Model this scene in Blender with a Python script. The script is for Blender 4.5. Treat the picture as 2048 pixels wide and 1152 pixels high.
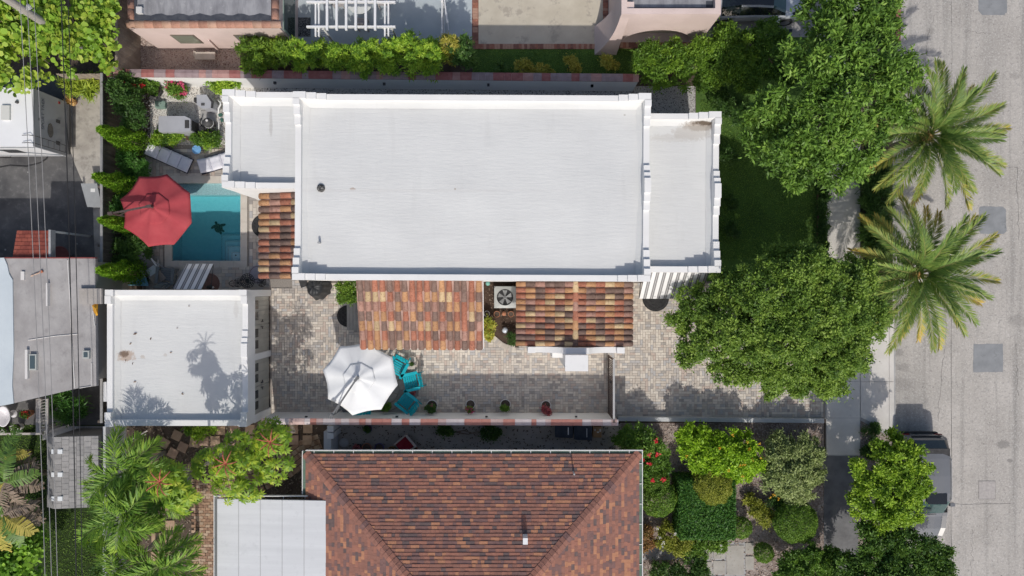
import bpy, bmesh, math, random
import numpy as np
from mathutils import Vector, Matrix

# ------------------------------------------------------------------ scene, camera, light
for o in list(bpy.data.objects):
    bpy.data.objects.remove(o)
SC = bpy.context.scene
COL = SC.collection
R = math.radians
H, S = 30.0, 46.0                      # camera height above ground, photo pixels per metre on the ground

cam = bpy.data.cameras.new('camera')
cam.sensor_width = 36.0
cam.lens = 36.0 * H / (2048 / S)
cam.clip_start = 0.5
cam.clip_end = 500
camo = bpy.data.objects.new('camera', cam)
camo.location = (0, 0, H)
COL.objects.link(camo)
SC.camera = camo

SUN_TO = Vector((-0.10, 0.97, -1.0)).normalized()     # way the sunlight travels
elev = math.asin(-SUN_TO.z)
world = bpy.data.worlds.new('World')
SC.world = world
world.use_nodes = True
wn = world.node_tree.nodes
sky = wn.new('ShaderNodeTexSky')
sky.sky_type = 'NISHITA'
sky.sun_disc = False
sky.sun_elevation = elev
sky.sun_rotation = R(180 - 5.9)
sky.air_density = 1.0
sky.dust_density = 3.0
sky.ozone_density = 1.0
wn['Background'].inputs[1].default_value = 0.115
world.node_tree.links.new(sky.outputs[0], wn['Background'].inputs[0])

sl = bpy.data.lights.new('sun', 'SUN')
sl.energy = 2.65
sl.angle = R(0.6)
sl.color = (1.0, 0.955, 0.89)
so = bpy.data.objects.new('sun', sl)
so.rotation_euler = SUN_TO.to_track_quat('-Z', 'Y').to_euler()
so.location = (5, -40, 40)
COL.objects.link(so)

SC.view_settings.view_transform = 'Standard'
SC.view_settings.look = 'None'
SC.view_settings.exposure = 0.0
SC.view_settings.gamma = 1.0
SC.render.resolution_x, SC.render.resolution_y = 1024, 576
SC.render.engine = 'CYCLES'
SC.cycles.transparent_max_bounces = 12
SC.cycles.max_bounces = 6

rng = random.Random(7)
nrg = np.random.default_rng(11)


def W(px, py, h=0.0):
    """photo pixel -> world point at height h"""
    k = (1 - h / H) / S
    return Vector(((px - 1024) * k, (576 - py) * k, h))


def WX(px, h=0.0):
    return (px - 1024) * (1 - h / H) / S


def WY(py, h=0.0):
    return (576 - py) * (1 - h / H) / S


# ------------------------------------------------------------------ materials
MATS = {}


def srgb(r, g, b):
    f = lambda c: (c / 255) / 12.92 if c / 255 <= 0.04045 else ((c / 255 + 0.055) / 1.055) ** 2.4
    return (f(r), f(g), f(b))


def c4(c):
    return (c[0], c[1], c[2], 1.0)


class NT:
    def __init__(s, name):
        s.m = bpy.data.materials.new(name)
        s.m.use_nodes = True
        s.t = s.m.node_tree
        s.n = s.t.nodes
        s.b = s.n['Principled BSDF']
        s.out = s.n['Material Output']
        g = s.n.new('ShaderNodeNewGeometry')
        s.pos = g.outputs['Position']
        MATS[name] = s.m

    def link(s, a, b):
        s.t.links.new(a, b)

    def mapping(s, scale=(1, 1, 1), rot=(0, 0, 0), loc=(0, 0, 0)):
        m = s.n.new('ShaderNodeMapping')
        m.inputs['Scale'].default_value = scale
        m.inputs['Rotation'].default_value = rot
        m.inputs['Location'].default_value = loc
        s.link(s.pos, m.inputs['Vector'])
        return m.outputs[0]

    def noise(s, scale, detail=5, rough=0.6, vec=None, dist=0):
        t = s.n.new('ShaderNodeTexNoise')
        t.inputs['Scale'].default_value = scale
        t.inputs['Detail'].default_value = detail
        t.inputs['Roughness'].default_value = rough
        t.inputs['Distortion'].default_value = dist
        s.link(vec if vec is not None else s.pos, t.inputs['Vector'])
        return t.outputs['Fac']

    def voro(s, scale, feature='F1', out='Distance', vec=None):
        t = s.n.new('ShaderNodeTexVoronoi')
        t.feature = feature
        t.inputs['Scale'].default_value = scale
        s.link(vec if vec is not None else s.pos, t.inputs['Vector'])
        return t.outputs[out]

    def ramp(s, fac, stops, interp='LINEAR'):
        r = s.n.new('ShaderNodeValToRGB')
        cr = r.color_ramp
        cr.interpolation = interp
        while len(cr.elements) > 1:
            cr.elements.remove(cr.elements[-1])
        cr.elements[0].position = stops[0][0]
        cr.elements[0].color = c4(stops[0][1]) if hasattr(stops[0][1], '__len__') else (stops[0][1],) * 3 + (1,)
        for p, c in stops[1:]:
            e = cr.elements.new(p)
            e.color = c4(c) if hasattr(c, '__len__') else (c, c, c, 1)
        s.link(fac, r.inputs[0])
        return r.outputs[0]

    def mix(s, fac, a, b, mode='MIX'):
        m = s.n.new('ShaderNodeMix')
        m.data_type = 'RGBA'
        m.blend_type = mode
        for i, v in ((0, fac), (6, a), (7, b)):
            if isinstance(v, (int, float)):
                m.inputs[i].default_value = v if i == 0 else (v, v, v, 1)
            elif isinstance(v, (tuple, list)):
                m.inputs[i].default_value = c4(v)
            else:
                s.link(v, m.inputs[i])
        return m.outputs[2]

    def math(s, op, a, b=None):
        m = s.n.new('ShaderNodeMath')
        m.operation = op
        for i, v in ((0, a), (1, b)):
            if v is None:
                continue
            if isinstance(v, (int, float)):
                m.inputs[i].default_value = v
            else:
                s.link(v, m.inputs[i])
        return m.outputs[0]

    def bump(s, hgt, strength=0.3, dist=0.02):
        b = s.n.new('ShaderNodeBump')
        b.inputs['Strength'].default_value = strength
        b.inputs['Distance'].default_value = dist
        s.link(hgt, b.inputs['Height'])
        s.link(b.outputs[0], s.b.inputs['Normal'])

    def color(s, c):
        if isinstance(c, (tuple, list)):
            s.b.inputs['Base Color'].default_value = c4(c)
        else:
            s.link(c, s.b.inputs['Base Color'])

    def attr(s, name):
        a = s.n.new('ShaderNodeAttribute')
        a.attribute_name = name
        return a.outputs['Fac']

    def objrand(s):
        return s.n.new('ShaderNodeObjectInfo').outputs['Random']

    def finish(s, rough=0.8, spec=0.3, metal=0.0):
        s.b.inputs['Roughness'].default_value = rough
        s.b.inputs['Specular IOR Level'].default_value = spec
        s.b.inputs['Metallic'].default_value = metal
        return s.m

    def ellipse(s, cx, cy, rx, ry, nscale=6, amp=0.9, soft=0.35):
        """mask of a stain with a ragged outline, fixed to a place on the surface"""
        sep = s.n.new('ShaderNodeSeparateXYZ')
        s.link(s.pos, sep.inputs[0])
        dx = s.math('DIVIDE', s.math('SUBTRACT', sep.outputs[0], cx), rx)
        dy = s.math('DIVIDE', s.math('SUBTRACT', sep.outputs[1], cy), ry)
        d = s.math('SQRT', s.math('ADD', s.math('MULTIPLY', dx, dx), s.math('MULTIPLY', dy, dy)))
        n = s.math('MULTIPLY', s.math('SUBTRACT', s.noise(nscale, 6, 0.7), 0.5), amp * 2)
        d = s.math('ADD', d, n)
        return s.ramp(d, [(1 - soft, 1.0), (1.0, 0.0)])


def M(name, a, b=None, sc=2.0, rough=0.8, spec=0.3, metal=0.0, bump=0.0, bsc=30, ov=0.0, lo=0.35, hi=0.65, detail=5,
      c=None, csc=12, clo=0.55, chi=0.75, stretch=None):
    """general two/three tone noisy material"""
    if name in MATS:
        return MATS[name]
    t = NT(name)
    vec = t.mapping(stretch) if stretch else None
    col = a
    if b is not None:
        col = t.ramp(t.noise(sc, detail, vec=vec), [(lo, a), (hi, b)])
    if c is not None:
        col = t.mix(t.ramp(t.noise(csc, 6, 0.7), [(clo, 0.0), (chi, 1.0)]), col, c)
    if ov:
        v = t.math('ADD', t.math('MULTIPLY', t.objrand(), 2 * ov), 1 - ov)
        hs = t.n.new('ShaderNodeHueSaturation')
        t.link(v, hs.inputs['Value'])
        if isinstance(col, (tuple, list)):
            hs.inputs['Color'].default_value = c4(col)
        else:
            t.link(col, hs.inputs['Color'])
        col = hs.outputs[0]
    t.color(col)
    if bump:
        t.bump(t.noise(bsc, 4, vec=vec), bump)
    return t.finish(rough, spec, metal)


def leafmat(name, cols, trans=0.3, rough=0.5, spec=0.35):
    """foliage: colours spread over the per-leaf attribute rnd"""
    if name in MATS:
        return MATS[name]
    t = NT(name)
    n = len(cols)
    if not name.startswith(('petal', 'litter')):
        cols = [(c[0] * 1.75, c[1] * 1.55, c[2] * 1.8) for c in cols]
    col = t.ramp(t.attr('rnd'), [(i / max(1, n - 1), c) for i, c in enumerate(cols)])
    t.color(col)
    t.finish(rough, spec)
    tr = t.n.new('ShaderNodeBsdfTranslucent')
    t.link(t.mix(0.30, col, (0.34, 0.44, 0.06)), tr.inputs[0])
    mx = t.n.new('ShaderNodeMixShader')
    mx.inputs[0].default_value = trans
    t.link(t.b.outputs[0], mx.inputs[1])
    t.link(tr.outputs[0], mx.inputs[2])
    t.link(mx.outputs[0], t.out.inputs[0])
    return t.m


def glassmat(name, col=(0.02, 0.03, 0.035), rough=0.06):
    return M(name, col, rough=rough, spec=0.8)


# ------------------------------------------------------------------ mesh building
class MB:
    def __init__(s):
        s.v, s.f, s.m = [], [], []

    def add(s, verts, faces, mi=0):
        o = len(s.v)
        s.v.extend([tuple(p) for p in verts])
        for f in faces:
            s.f.append(tuple(i + o for i in f))
            s.m.append(mi)
        return s

    def box(s, x0, x1, y0, y1, z0, z1, mi=0):
        if x0 > x1: x0, x1 = x1, x0
        if y0 > y1: y0, y1 = y1, y0
        v = [(x0, y0, z0), (x1, y0, z0), (x1, y1, z0), (x0, y1, z0), (x0, y0, z1), (x1, y0, z1), (x1, y1, z1), (x0, y1, z1)]
        return s.add(v, [(3, 2, 1, 0), (4, 5, 6, 7), (0, 1, 5, 4), (1, 2, 6, 5), (2, 3, 7, 6), (3, 0, 4, 7)], mi)

    def obox(s, c, half, rot=None, mi=0):
        """box from centre, half sizes and a Matrix (3x3) or z angle"""
        if rot is None: rot = Matrix.Identity(3)
        elif isinstance(rot, (int, float)): rot = Matrix.Rotation(rot, 3, 'Z')
        c = Vector(c)
        v = []
        for sz in (-1, 1):
            for sx, sy in ((-1, -1), (1, -1), (1, 1), (-1, 1)):
                v.append(c + rot @ Vector((sx * half[0], sy * half[1], sz * half[2])))
        return s.add(v, [(3, 2, 1, 0), (4, 5, 6, 7), (0, 1, 5, 4), (1, 2, 6, 5), (2, 3, 7, 6), (3, 0, 4, 7)], mi)

    def bar(s, a, b, w, h, mi=0):
        """rectangular bar from a to b"""
        a, b = Vector(a), Vector(b)
        d = (b - a)
        L = d.length
        z = Vector((0, 0, 1)) if abs(d.normalized().z) < 0.95 else Vector((1, 0, 0))
        x = d.normalized()
        y = z.cross(x).normalized()
        z = x.cross(y)
        rot = Matrix((x, y, z)).transposed()
        return s.obox((a + b) / 2, (L / 2, w / 2, h / 2), rot, mi)

    def prism(s, poly, z0, z1, mi=0, bottom=True):
        n = len(poly)
        area = sum(poly[i][0] * poly[(i + 1) % n][1] - poly[(i + 1) % n][0] * poly[i][1] for i in range(n))
        if area < 0: poly = list(reversed(poly))
        f0 = (lambda i: z0[i]) if hasattr(z0, '__len__') else (lambda i: z0)
        f1 = (lambda i: z1[i]) if hasattr(z1, '__len__') else (lambda i: z1)
        v = [(p[0], p[1], f0(i)) for i, p in enumerate(poly)] + [(p[0], p[1], f1(i)) for i, p in enumerate(poly)]
        fs = [tuple(range(n, 2 * n))] + [(i, (i + 1) % n, n + (i + 1) % n, n + i) for i in range(n)]
        if bottom: fs.append(tuple(reversed(range(n))))
        return s.add(v, fs, mi)

    def sheet(s, poly, z, mi=0):
        n = len(poly)
        area = sum(poly[i][0] * poly[(i + 1) % n][1] - poly[(i + 1) % n][0] * poly[i][1] for i in range(n))
        if area < 0: poly = list(reversed(poly))
        return s.add([(p[0], p[1], z) for p in poly], [tuple(range(n))], mi)

    def tube(s, pts, rad, n=6, mi=0, cap=True):
        pts = [Vector(p) for p in pts]
        if not hasattr(rad, '__len__'): rad = [rad] * len(pts)
        vs, fs = [], []
        up = Vector((0.01, 0.02, 1)).normalized()
        for i, p in enumerate(pts):
            d = (pts[min(i + 1, len(pts) - 1)] - pts[max(i - 1, 0)]).normalized()
            ref = up if abs(d.dot(up)) < 0.9 else Vector((1, 0, 0))
            x = d.cross(ref).normalized()
            y = d.cross(x)
            for k in range(n):
                a = 2 * math.pi * k / n
                vs.append(p + (x * math.cos(a) + y * math.sin(a)) * rad[i])
        for i in range(len(pts) - 1):
            for k in range(n):
                a, b = i * n + k, i * n + (k + 1) % n
                fs.append((a, a + n, b + n, b))
        if cap:
            fs.append(tuple(range(n)))
            fs.append(tuple(reversed(range((len(pts) - 1) * n, len(pts) * n))))
        return s.add(vs, fs, mi)

    def lathe(s, c, prof, n=16, mi=0, sx=1, sy=1, cap=True):
        vs, fs = [], []
        for r, z in prof:
            for k in range(n):
                a = 2 * math.pi * k / n
                vs.append((c[0] + r * math.cos(a) * sx, c[1] + r * math.sin(a) * sy, c[2] + z))
        for i in range(len(prof) - 1):
            for k in range(n):
                a, b = i * n + k, i * n + (k + 1) % n
                fs.append((a, b, b + n, a + n))
        if cap:
            if prof[-1][0] > 1e-4: fs.append(tuple(range((len(prof) - 1) * n, len(prof) * n)))
            if prof[0][0] > 1e-4: fs.append(tuple(reversed(range(n))))
        return s.add(vs, fs, mi)

    def grid(s, fn, nu, nv, mi=0, closed=False):
        vs = [fn(i / nu, j / nv) for j in range(nv + 1) for i in range(nu + 1)]
        fs = [(j * (nu + 1) + i, j * (nu + 1) + i + 1, (j + 1) * (nu + 1) + i + 1, (j + 1) * (nu + 1) + i) for j in range(nv) for i in range(nu)]
        return s.add(vs, fs, mi)

    def bounds(s):
        a = np.array(s.v)
        return a.min(0), a.max(0)

    def mesh(s, name, mats, org=(0, 0, 0), smooth=False):
        me = bpy.data.meshes.new(name)
        o = Vector(org)
        me.from_pydata([(p[0] - o.x, p[1] - o.y, p[2] - o.z) for p in s.v], [], s.f)
        if not isinstance(mats, (list, tuple)): mats = [mats]
        for m in mats: me.materials.append(m)
        if len(mats) > 1:
            me.polygons.foreach_set('material_index', s.m)
        if smooth:
            me.polygons.foreach_set('use_smooth', [True] * len(me.polygons))
        me.update()
        return me


ORG = {}                      # world origin of every object made here (no parent is turned before the end)


def link(o, parent, world_org):
    COL.objects.link(o)
    w = Vector(world_org)
    ORG[o] = w
    if parent is not None:
        o.parent = parent
        o.location = w - ORG[parent]
    else:
        o.location = w
    return o


def thing(name, label, cat, loc, group=None):
    o = bpy.data.objects.new(name, None)
    o.empty_display_size = 0.2
    o['label'] = label
    o['category'] = cat
    if group: o['group'] = group
    return link(o, None, loc)


def _centre(mb):
    lo, hi = mb.bounds()
    return Vector(((lo[0] + hi[0]) / 2, (lo[1] + hi[1]) / 2, lo[2]))


def part(name, mb, mats, parent, smooth=False, kind=None, label=None):
    c = _centre(mb)
    o = bpy.data.objects.new(name, mb.mesh(name, mats, c, smooth))
    if kind: o['kind'] = kind
    if label: o['label'] = label
    return link(o, parent, c)


def solo(name, mb, mats, label, cat, group=None, smooth=False):
    o = part(name, mb, mats, None, smooth)
    o['label'] = label
    o['category'] = cat
    if group: o['group'] = group
    return o


def struct(name, mb, mats, parent=None, smooth=False):
    o = part(name, mb, mats, parent, smooth)
    if parent is None: o['kind'] = 'structure'
    return o


def inst(name, me, parent, mat4):
    """a piece that shares its mesh with its alikes; mat4 is its world matrix"""
    o = bpy.data.objects.new(name, me)
    COL.objects.link(o)
    ORG[o] = mat4.translation.copy()
    if parent is not None:
        o.parent = parent
        o.matrix_local = Matrix.Translation(-ORG[parent]) @ mat4
    else:
        o.matrix_local = mat4
    return o


def TM(loc, rz=0.0, sc=1.0):
    if not hasattr(sc, '__len__'): sc = (sc, sc, sc)
    return Matrix.Translation(Vector(loc)) @ Matrix.Rotation(rz, 4, 'Z') @ Matrix.Diagonal((*sc, 1))


# ------------------------------------------------------------------ foliage
def norm(a):
    return a / np.maximum(np.linalg.norm(a, axis=1, keepdims=True), 1e-6)


def leaf_arrays(c, d, n, L, Wd, fold=0.12, rnd_=False):
    """diamond (or six sided round) leaves: centre c, length way d, face n -> verts"""
    d = norm(d)
    s = norm(np.cross(d, n))
    n2 = np.cross(s, d)
    L = np.asarray(L).reshape(-1, 1)
    Wd = np.asarray(Wd).reshape(-1, 1)
    if rnd_:
        v = np.empty((len(c), 6, 3))
        for k, (a, b, z) in enumerate(((-.5, 0, 0), (-.27, .46, .6), (.22, .46, .6), (.5, 0, -.3), (.22, -.46, .6), (-.27, -.46, .6))):
            v[:, k] = c + d * L * a + s * Wd * b + n2 * L * fold * z
        return v.reshape(-1, 3)
    v = np.empty((len(c), 4, 3))
    v[:, 0] = c - d * L / 2
    v[:, 1] = c + s * Wd / 2 + n2 * L * fold - d * L * 0.06
    v[:, 2] = c + d * L / 2 - n2 * L * fold * 0.7
    v[:, 3] = c - s * Wd / 2 + n2 * L * fold - d * L * 0.06
    return v.reshape(-1, 3)


def quads_mesh(name, v, rnd, mat, org=(0, 0, 0)):
    """mesh of loose leaves with the face attribute rnd"""
    n = len(rnd)
    K = len(v) // n
    me = bpy.data.meshes.new(name)
    me.vertices.add(K * n)
    me.vertices.foreach_set('co', (v - np.array(org)).astype(np.float32).ravel())
    me.loops.add(K * n)
    me.loops.foreach_set('vertex_index', np.arange(K * n, dtype=np.int32))
    me.polygons.add(n)
    me.polygons.foreach_set('loop_start', np.arange(0, K * n, K, dtype=np.int32))
    try:
        me.polygons.foreach_set('loop_total', np.full(n, K, dtype=np.int32))
    except Exception:
        pass
    me.materials.append(mat)
    a = me.attributes.new('rnd', 'FLOAT', 'FACE')
    a.data.foreach_set('value', np.clip(rnd, 0, 1).astype(np.float32))
    me.update(calc_edges=True)
    return me


def IB(px, py, h, rpx, rz=None, ry=None):
    """blob from photo pixels at height h"""
    c = W(px, py, h)
    k = (1 - h / H) / S
    r = rpx * k
    return (c.x, c.y, c.z, r, (ry * k if ry else r), rz if rz else r * 0.8)


def crown_leaves(blobs, dens, L, width=0.45, tuft=None, cover=1.9, lai=2.5, up=0.7, droop=0.15, low=0.15, jit=0.45, zmin=0.05, rnd_=False, ball=False, spray=0.16, **_):
    """leaves in tufts over the blobs (or an even clipped skin when ball), leaf count from leaf area"""
    C, D, N, LL, RR = [], [], [], [], []
    la = 0.5 * L * L * width * (1.5 if rnd_ else 1)
    for (cx, cy, cz, rx, ry, rz) in blobs:
        r = min(rx, ry)
        sc = np.array([rx, ry, rz])
        area = math.pi * rx * ry * (1 + 0.6 * rz / max(rx, ry))
        if ball:
            m = int(lai * 1.5 * area / la)
            u = norm(nrg.normal(size=(m, 3)))
            fl = (u[:, 2] < 0) & (nrg.random(m) > 0.4)
            u[fl, 2] *= -1
            rad = (0.86 + 0.14 * nrg.random((m, 1))) * (1 + 0.05 * np.sin(u[:, :1] * 9 + cx * 3) * np.cos(u[:, 1:2] * 8 + cy * 5) + 0.03 * np.sin(u[:, 2:] * 17 + u[:, :1] * 13))
            p = np.array([cx, cy, cz]) + u * rad * sc
            out = norm(u / sc)
            d = norm(out * 0.5 + nrg.normal(size=(m, 3)) * 0.7)
            nn = norm(out + np.array([0, 0, 0.4]) + nrg.normal(size=(m, 3)) * 0.5)
            rr = nrg.random(m) * 0.7 + 0.3 * (0.5 + 0.5 * np.sin(u[:, 0] * 6 + cx) * np.sin(u[:, 1] * 7 + cy))
        else:
            rt = min(tuft or min(max(2.2 * L, 0.15), 0.4), 0.62 * r)
            nt = max(4, int(cover * area / (math.pi * rt * rt)))
            u = norm(nrg.normal(size=(nt, 3)))
            fl = (u[:, 2] < 0) & (nrg.random(nt) > low)
            u[fl, 2] *= -1
            rad = (0.35 + 0.65 * nrg.random((nt, 1)) ** 0.6) * (1 - 0.4 * rt / r) * (1 + 0.12 * np.sin(u[:, :1] * 7 + cx * 3) * np.cos(u[:, 1:2] * 8 + cy * 5))
            tc = np.array([cx, cy, cz]) + u * rad * sc
            axis = norm(norm(u / sc) * 0.7 + np.array([0, 0, 0.75]))
            trt = rt * nrg.uniform(0.55, 1.3, (nt, 1))
            nl = max(6, int(lai * math.pi * rt * rt / la))
            idx = np.repeat(np.arange(nt), nl)
            m = len(idx)
            w = norm(axis[idx] * 0.85 + nrg.normal(size=(m, 3)) * 0.7)
            far = np.where(nrg.random((m, 1)) < spray, nrg.uniform(1.0, 1.9, (m, 1)), 1.0)
            p = tc[idx] + w * trt[idx] * far * (0.2 + 0.8 * np.sqrt(nrg.random((m, 1)))) * np.array([1, 1, 0.85])
            d = norm(w + nrg.normal(size=(m, 3)) * 0.45 + np.array([0, 0, -droop]))
            nn = norm(w * 0.5 + axis[idx] * 0.5 + np.array([0, 0, up * 0.6]) + nrg.normal(size=(m, 3)) * 0.4)
            rr = nrg.random(nt)[idx] * (1 - jit) + nrg.random(m) * jit
        C.append(p); D.append(d); N.append(nn)
        LL.append(L * (0.7 + 0.6 * nrg.random(m)))
        RR.append(rr)
    C, D, N = np.concatenate(C), np.concatenate(D), np.concatenate(N)
    LL, RR = np.concatenate(LL), np.concatenate(RR)
    keep = C[:, 2] > zmin
    C, D, N, LL, RR = C[keep], D[keep], N[keep], LL[keep], RR[keep]
    return leaf_arrays(C, D, N, LL, LL * width, rnd_=rnd_), RR


def leaf_part(name, v, rnd, mat, parent, kind=None):
    c = Vector(((v[:, 0].min() + v[:, 0].max()) / 2, (v[:, 1].min() + v[:, 1].max()) / 2, float(v[:, 2].min())))
    o = bpy.data.objects.new(name, quads_mesh(name, v, rnd, mat, c))
    if kind: o['kind'] = kind
    return link(o, parent, c)


BARK = M('bark', (0.16, 0.12, 0.085), (0.26, 0.215, 0.165), sc=9, bump=0.5, bsc=25)
BARK_PALE = M('bark_pale', (0.30, 0.26, 0.21), (0.42, 0.38, 0.32), sc=7, bump=0.4, bsc=20)


def limb(a, b, sag=0.0, n=5, wob=0.08):
    a, b = Vector(a), Vector(b)
    L = (b - a).length
    pts = []
    for i in range(n + 1):
        t = i / n
        p = a.lerp(b, t)
        w = math.sin(math.pi * t) * L * wob
        p += Vector((rng.uniform(-w, w), rng.uniform(-w, w), sag * math.sin(math.pi * t) * L))
        pts.append(p)
    return pts


def tree(name, label, base, blobs, mat, dens=420, L=0.16, trunk_r=0.12, bark=None, cat='tree', group=None, fork=None, branches=True, **kw):
    """tree: trunk, a branch to every clump of the crown, and the crown"""
    bark = bark or BARK
    base = Vector(base)
    t = thing(name, label, cat, base, group)
    cz = sum(b[2] for b in blobs) / len(blobs)
    cx = sum(b[0] for b in blobs) / len(blobs)
    cy = sum(b[1] for b in blobs) / len(blobs)
    fk = Vector(fork) if fork else base.lerp(Vector((cx, cy, cz)), 0.5)
    mb = MB()
    pts = limb(base + Vector((0, 0, -0.05)), fk, n=5, wob=0.05)
    mb.tube(pts, [trunk_r * (1.25 - 0.6 * i / 5) for i in range(6)], 8)
    part('trunk', mb, bark, t, smooth=True)
    if branches:
        for b in blobs:
            e = Vector((b[0], b[1], b[2] + 0.3 * b[5]))
            mb = MB()
            pts = limb(fk, e, sag=0.06, n=5, wob=0.07)
            mb.tube(pts, [trunk_r * (0.6 - 0.095 * i) for i in range(6)], 6)
            for k in range(3):
                i0 = 2 + k
                tip = pts[i0] + Vector((rng.uniform(-1, 1) * b[3] * 0.7, rng.uniform(-1, 1) * b[4] * 0.7, rng.uniform(0.1, 0.6) * b[5]))
                q = limb(pts[i0], tip, n=3)
                mb.tube(q, [trunk_r * 0.22, trunk_r * 0.16, trunk_r * 0.11, 0.006], 5)
            part('branch', mb, bark, t, smooth=True)
    v, r = crown_leaves(blobs, dens, L, **kw)
    leaf_part('crown', v, r, mat, t)
    return t


def shrub(name, label, base, blobs, mat, dens=420, L=0.1, group=None, cat='shrub', stem_r=0.025, **kw):
    base = Vector(base)
    t = thing(name, label, cat, base, group)
    mb = MB()
    for b in blobs[:5]:
        for k in range(2):
            e = Vector((b[0] + rng.uniform(-.4, .4) * b[3], b[1] + rng.uniform(-.4, .4) * b[4], max(b[2], 0.12)))
            mb.tube(limb(base + Vector((rng.uniform(-.04, .04), rng.uniform(-.04, .04), -0.02)), e, n=3), [stem_r, stem_r * 0.8, stem_r * 0.6, stem_r * 0.3], 5)
    part('stem', mb, BARK, t, smooth=True)
    v, r = crown_leaves(blobs, dens, L, **kw)
    leaf_part('foliage', v, r, mat, t)
    return t


def flowers(parent, pts, mat, size=0.07, n=7, name='blossom', spread=0.05):
    """small flower heads: loose petals around each point, one part"""
    C, D, N = [], [], []
    for p in pts:
        for k in range(n):
            a = nrg.random() * 6.28
            d = np.array([math.cos(a), math.sin(a), 0.2])
            C.append(np.array(p) + d * size * 0.4 + nrg.normal(size=3) * spread * 0.5)
            D.append(d); N.append(np.array([0, 0, 1]) + nrg.normal(size=3) * 0.4)
    C, D, N = np.array(C), np.array(D), np.array(N)
    v = leaf_arrays(C, D, N, np.full(len(C), size), np.full(len(C), size * 0.75))
    return leaf_part(name, v, nrg.random(len(C)), mat, parent)


def frond_verts(length, n, ll, e0, droop, wid=0.045, vee=0.35, ang0=R(75), ang1=R(30), tip=0.0, curl=0.0, both=1, jit=0.06):
    """one pinnate palm frond in local space growing along +x; returns leaflet verts, rnd, rachis points"""
    ts = np.linspace(0, 1, 16)
    pts = [np.zeros(3)]
    for i in range(1, 16):
        a = e0 - droop * ts[i] ** 1.3
        b = curl * ts[i]
        pts.append(pts[-1] + np.array([math.cos(a) * math.cos(b), math.cos(a) * math.sin(b), math.sin(a)]) * length / 15)
    pts = np.array(pts)
    C, D, N, LL, RR = [], [], [], [], []
    for k in range(n):
        t = 0.10 + 0.90 * (k + nrg.random() * 0.5) / n
        f = t * 15
        i = min(int(f), 14)
        p = pts[i] + (pts[i + 1] - pts[i]) * (f - i)
        tg = pts[i + 1] - pts[i]
        tg = tg / np.linalg.norm(tg)
        side = np.cross([0, 0, 1], tg)
        side = side / np.linalg.norm(side)
        upv = np.cross(tg, side)
        for sg in (-1, 1):
            ang = ang0 + (ang1 - ang0) * t + nrg.normal() * 0.09
            d = tg * math.cos(ang) + side * sg * math.sin(ang) * math.cos(vee) + upv * math.sin(vee) * math.sin(ang) + nrg.normal(size=3) * jit
            lf = ll * (0.45 + 0.75 * math.sin(math.pi * min(1, 0.15 + 0.80 * t))) * (0.9 + 0.2 * nrg.random())
            C.append(p + d * lf / 2)
            D.append(d)
            N.append(upv + side * sg * -0.5 + nrg.normal(size=3) * 0.15)
            LL.append(lf)
            RR.append(0.5 * nrg.random() + tip * max(0, t - 0.35) / 0.65 + 0.05)
    C, D, N = np.array(C), np.array(D), np.array(N)
    LL = np.array(LL)
    v = leaf_arrays(C, D, N, LL, np.full(len(LL), wid), fold=0.03)
    return v, np.array(RR), pts


def frond_mesh(name, lm, rm, wr=0.03, **kw):
    v, r, pts = frond_verts(**kw)
    me = quads_mesh(name, v, r, lm)
    me.materials.append(rm)
    bm = bmesh.new()
    bm.from_mesh(me)
    n = 5
    prev = None
    for i, p in enumerate(pts):
        rr = wr * (1 - 0.85 * i / 15)
        ring = [bm.verts.new((p[0], p[1] + rr * math.cos(2 * math.pi * k / n), p[2] + rr * math.sin(2 * math.pi * k / n))) for k in range(n)]
        if prev:
            for k in range(n):
                f = bm.faces.new((prev[k], prev[(k + 1) % n], ring[(k + 1) % n], ring[k]))
                f.material_index = 1
        prev = ring
    bm.to_mesh(me)
    bm.free()
    return me

# ================================================================== SETTING
def rectpx(x0, y0, x1, y1, h=0.0):
    return [(WX(x0, h), WY(y1, h)), (WX(x1, h), WY(y1, h)), (WX(x1, h), WY(y0, h)), (WX(x0, h), WY(y0, h))]


def polypx(pts, h=0.0):
    return [(WX(x, h), WY(y, h)) for x, y in pts]


def soil_mat(name, a, b, c, sc=1.6, csc=26, clo=0.5, chi=0.7, fine=60, bump=0.6):
    t = NT(name)
    col = t.ramp(t.noise(sc, 6, 0.65), [(0.35, a), (0.66, b)])
    col = t.mix(t.ramp(t.noise(csc, 6, 0.75), [(clo, 0.0), (chi, 1.0)]), col, c)
    t.color(col)
    t.bump(t.noise(fine, 5, 0.7), bump, 0.03)
    return t.finish(0.95, 0.15)


SOIL = soil_mat('soil', (0.075, 0.055, 0.042), (0.13, 0.10, 0.08), (0.23, 0.19, 0.16), clo=0.56, chi=0.75)
MULCH = soil_mat('mulch', (0.17, 0.125, 0.105), (0.34, 0.28, 0.25), (0.56, 0.50, 0.46), sc=0.9, csc=14, clo=0.48, chi=0.68)
DIRT = soil_mat('sandy_dirt', (0.40, 0.37, 0.325), (0.52, 0.48, 0.43), (0.13, 0.11, 0.09), sc=1.2, csc=7, clo=0.60, chi=0.72)
LAWN = soil_mat('lawn_soil', (0.06, 0.12, 0.03), (0.10, 0.19, 0.04), (0.14, 0.22, 0.055), sc=0.9, csc=30)
PINKGRAV = soil_mat('pinkish_gravel', (0.44, 0.35, 0.31), (0.56, 0.46, 0.41), (0.24, 0.17, 0.15), sc=1.5, csc=34, clo=0.5, chi=0.62)


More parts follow.
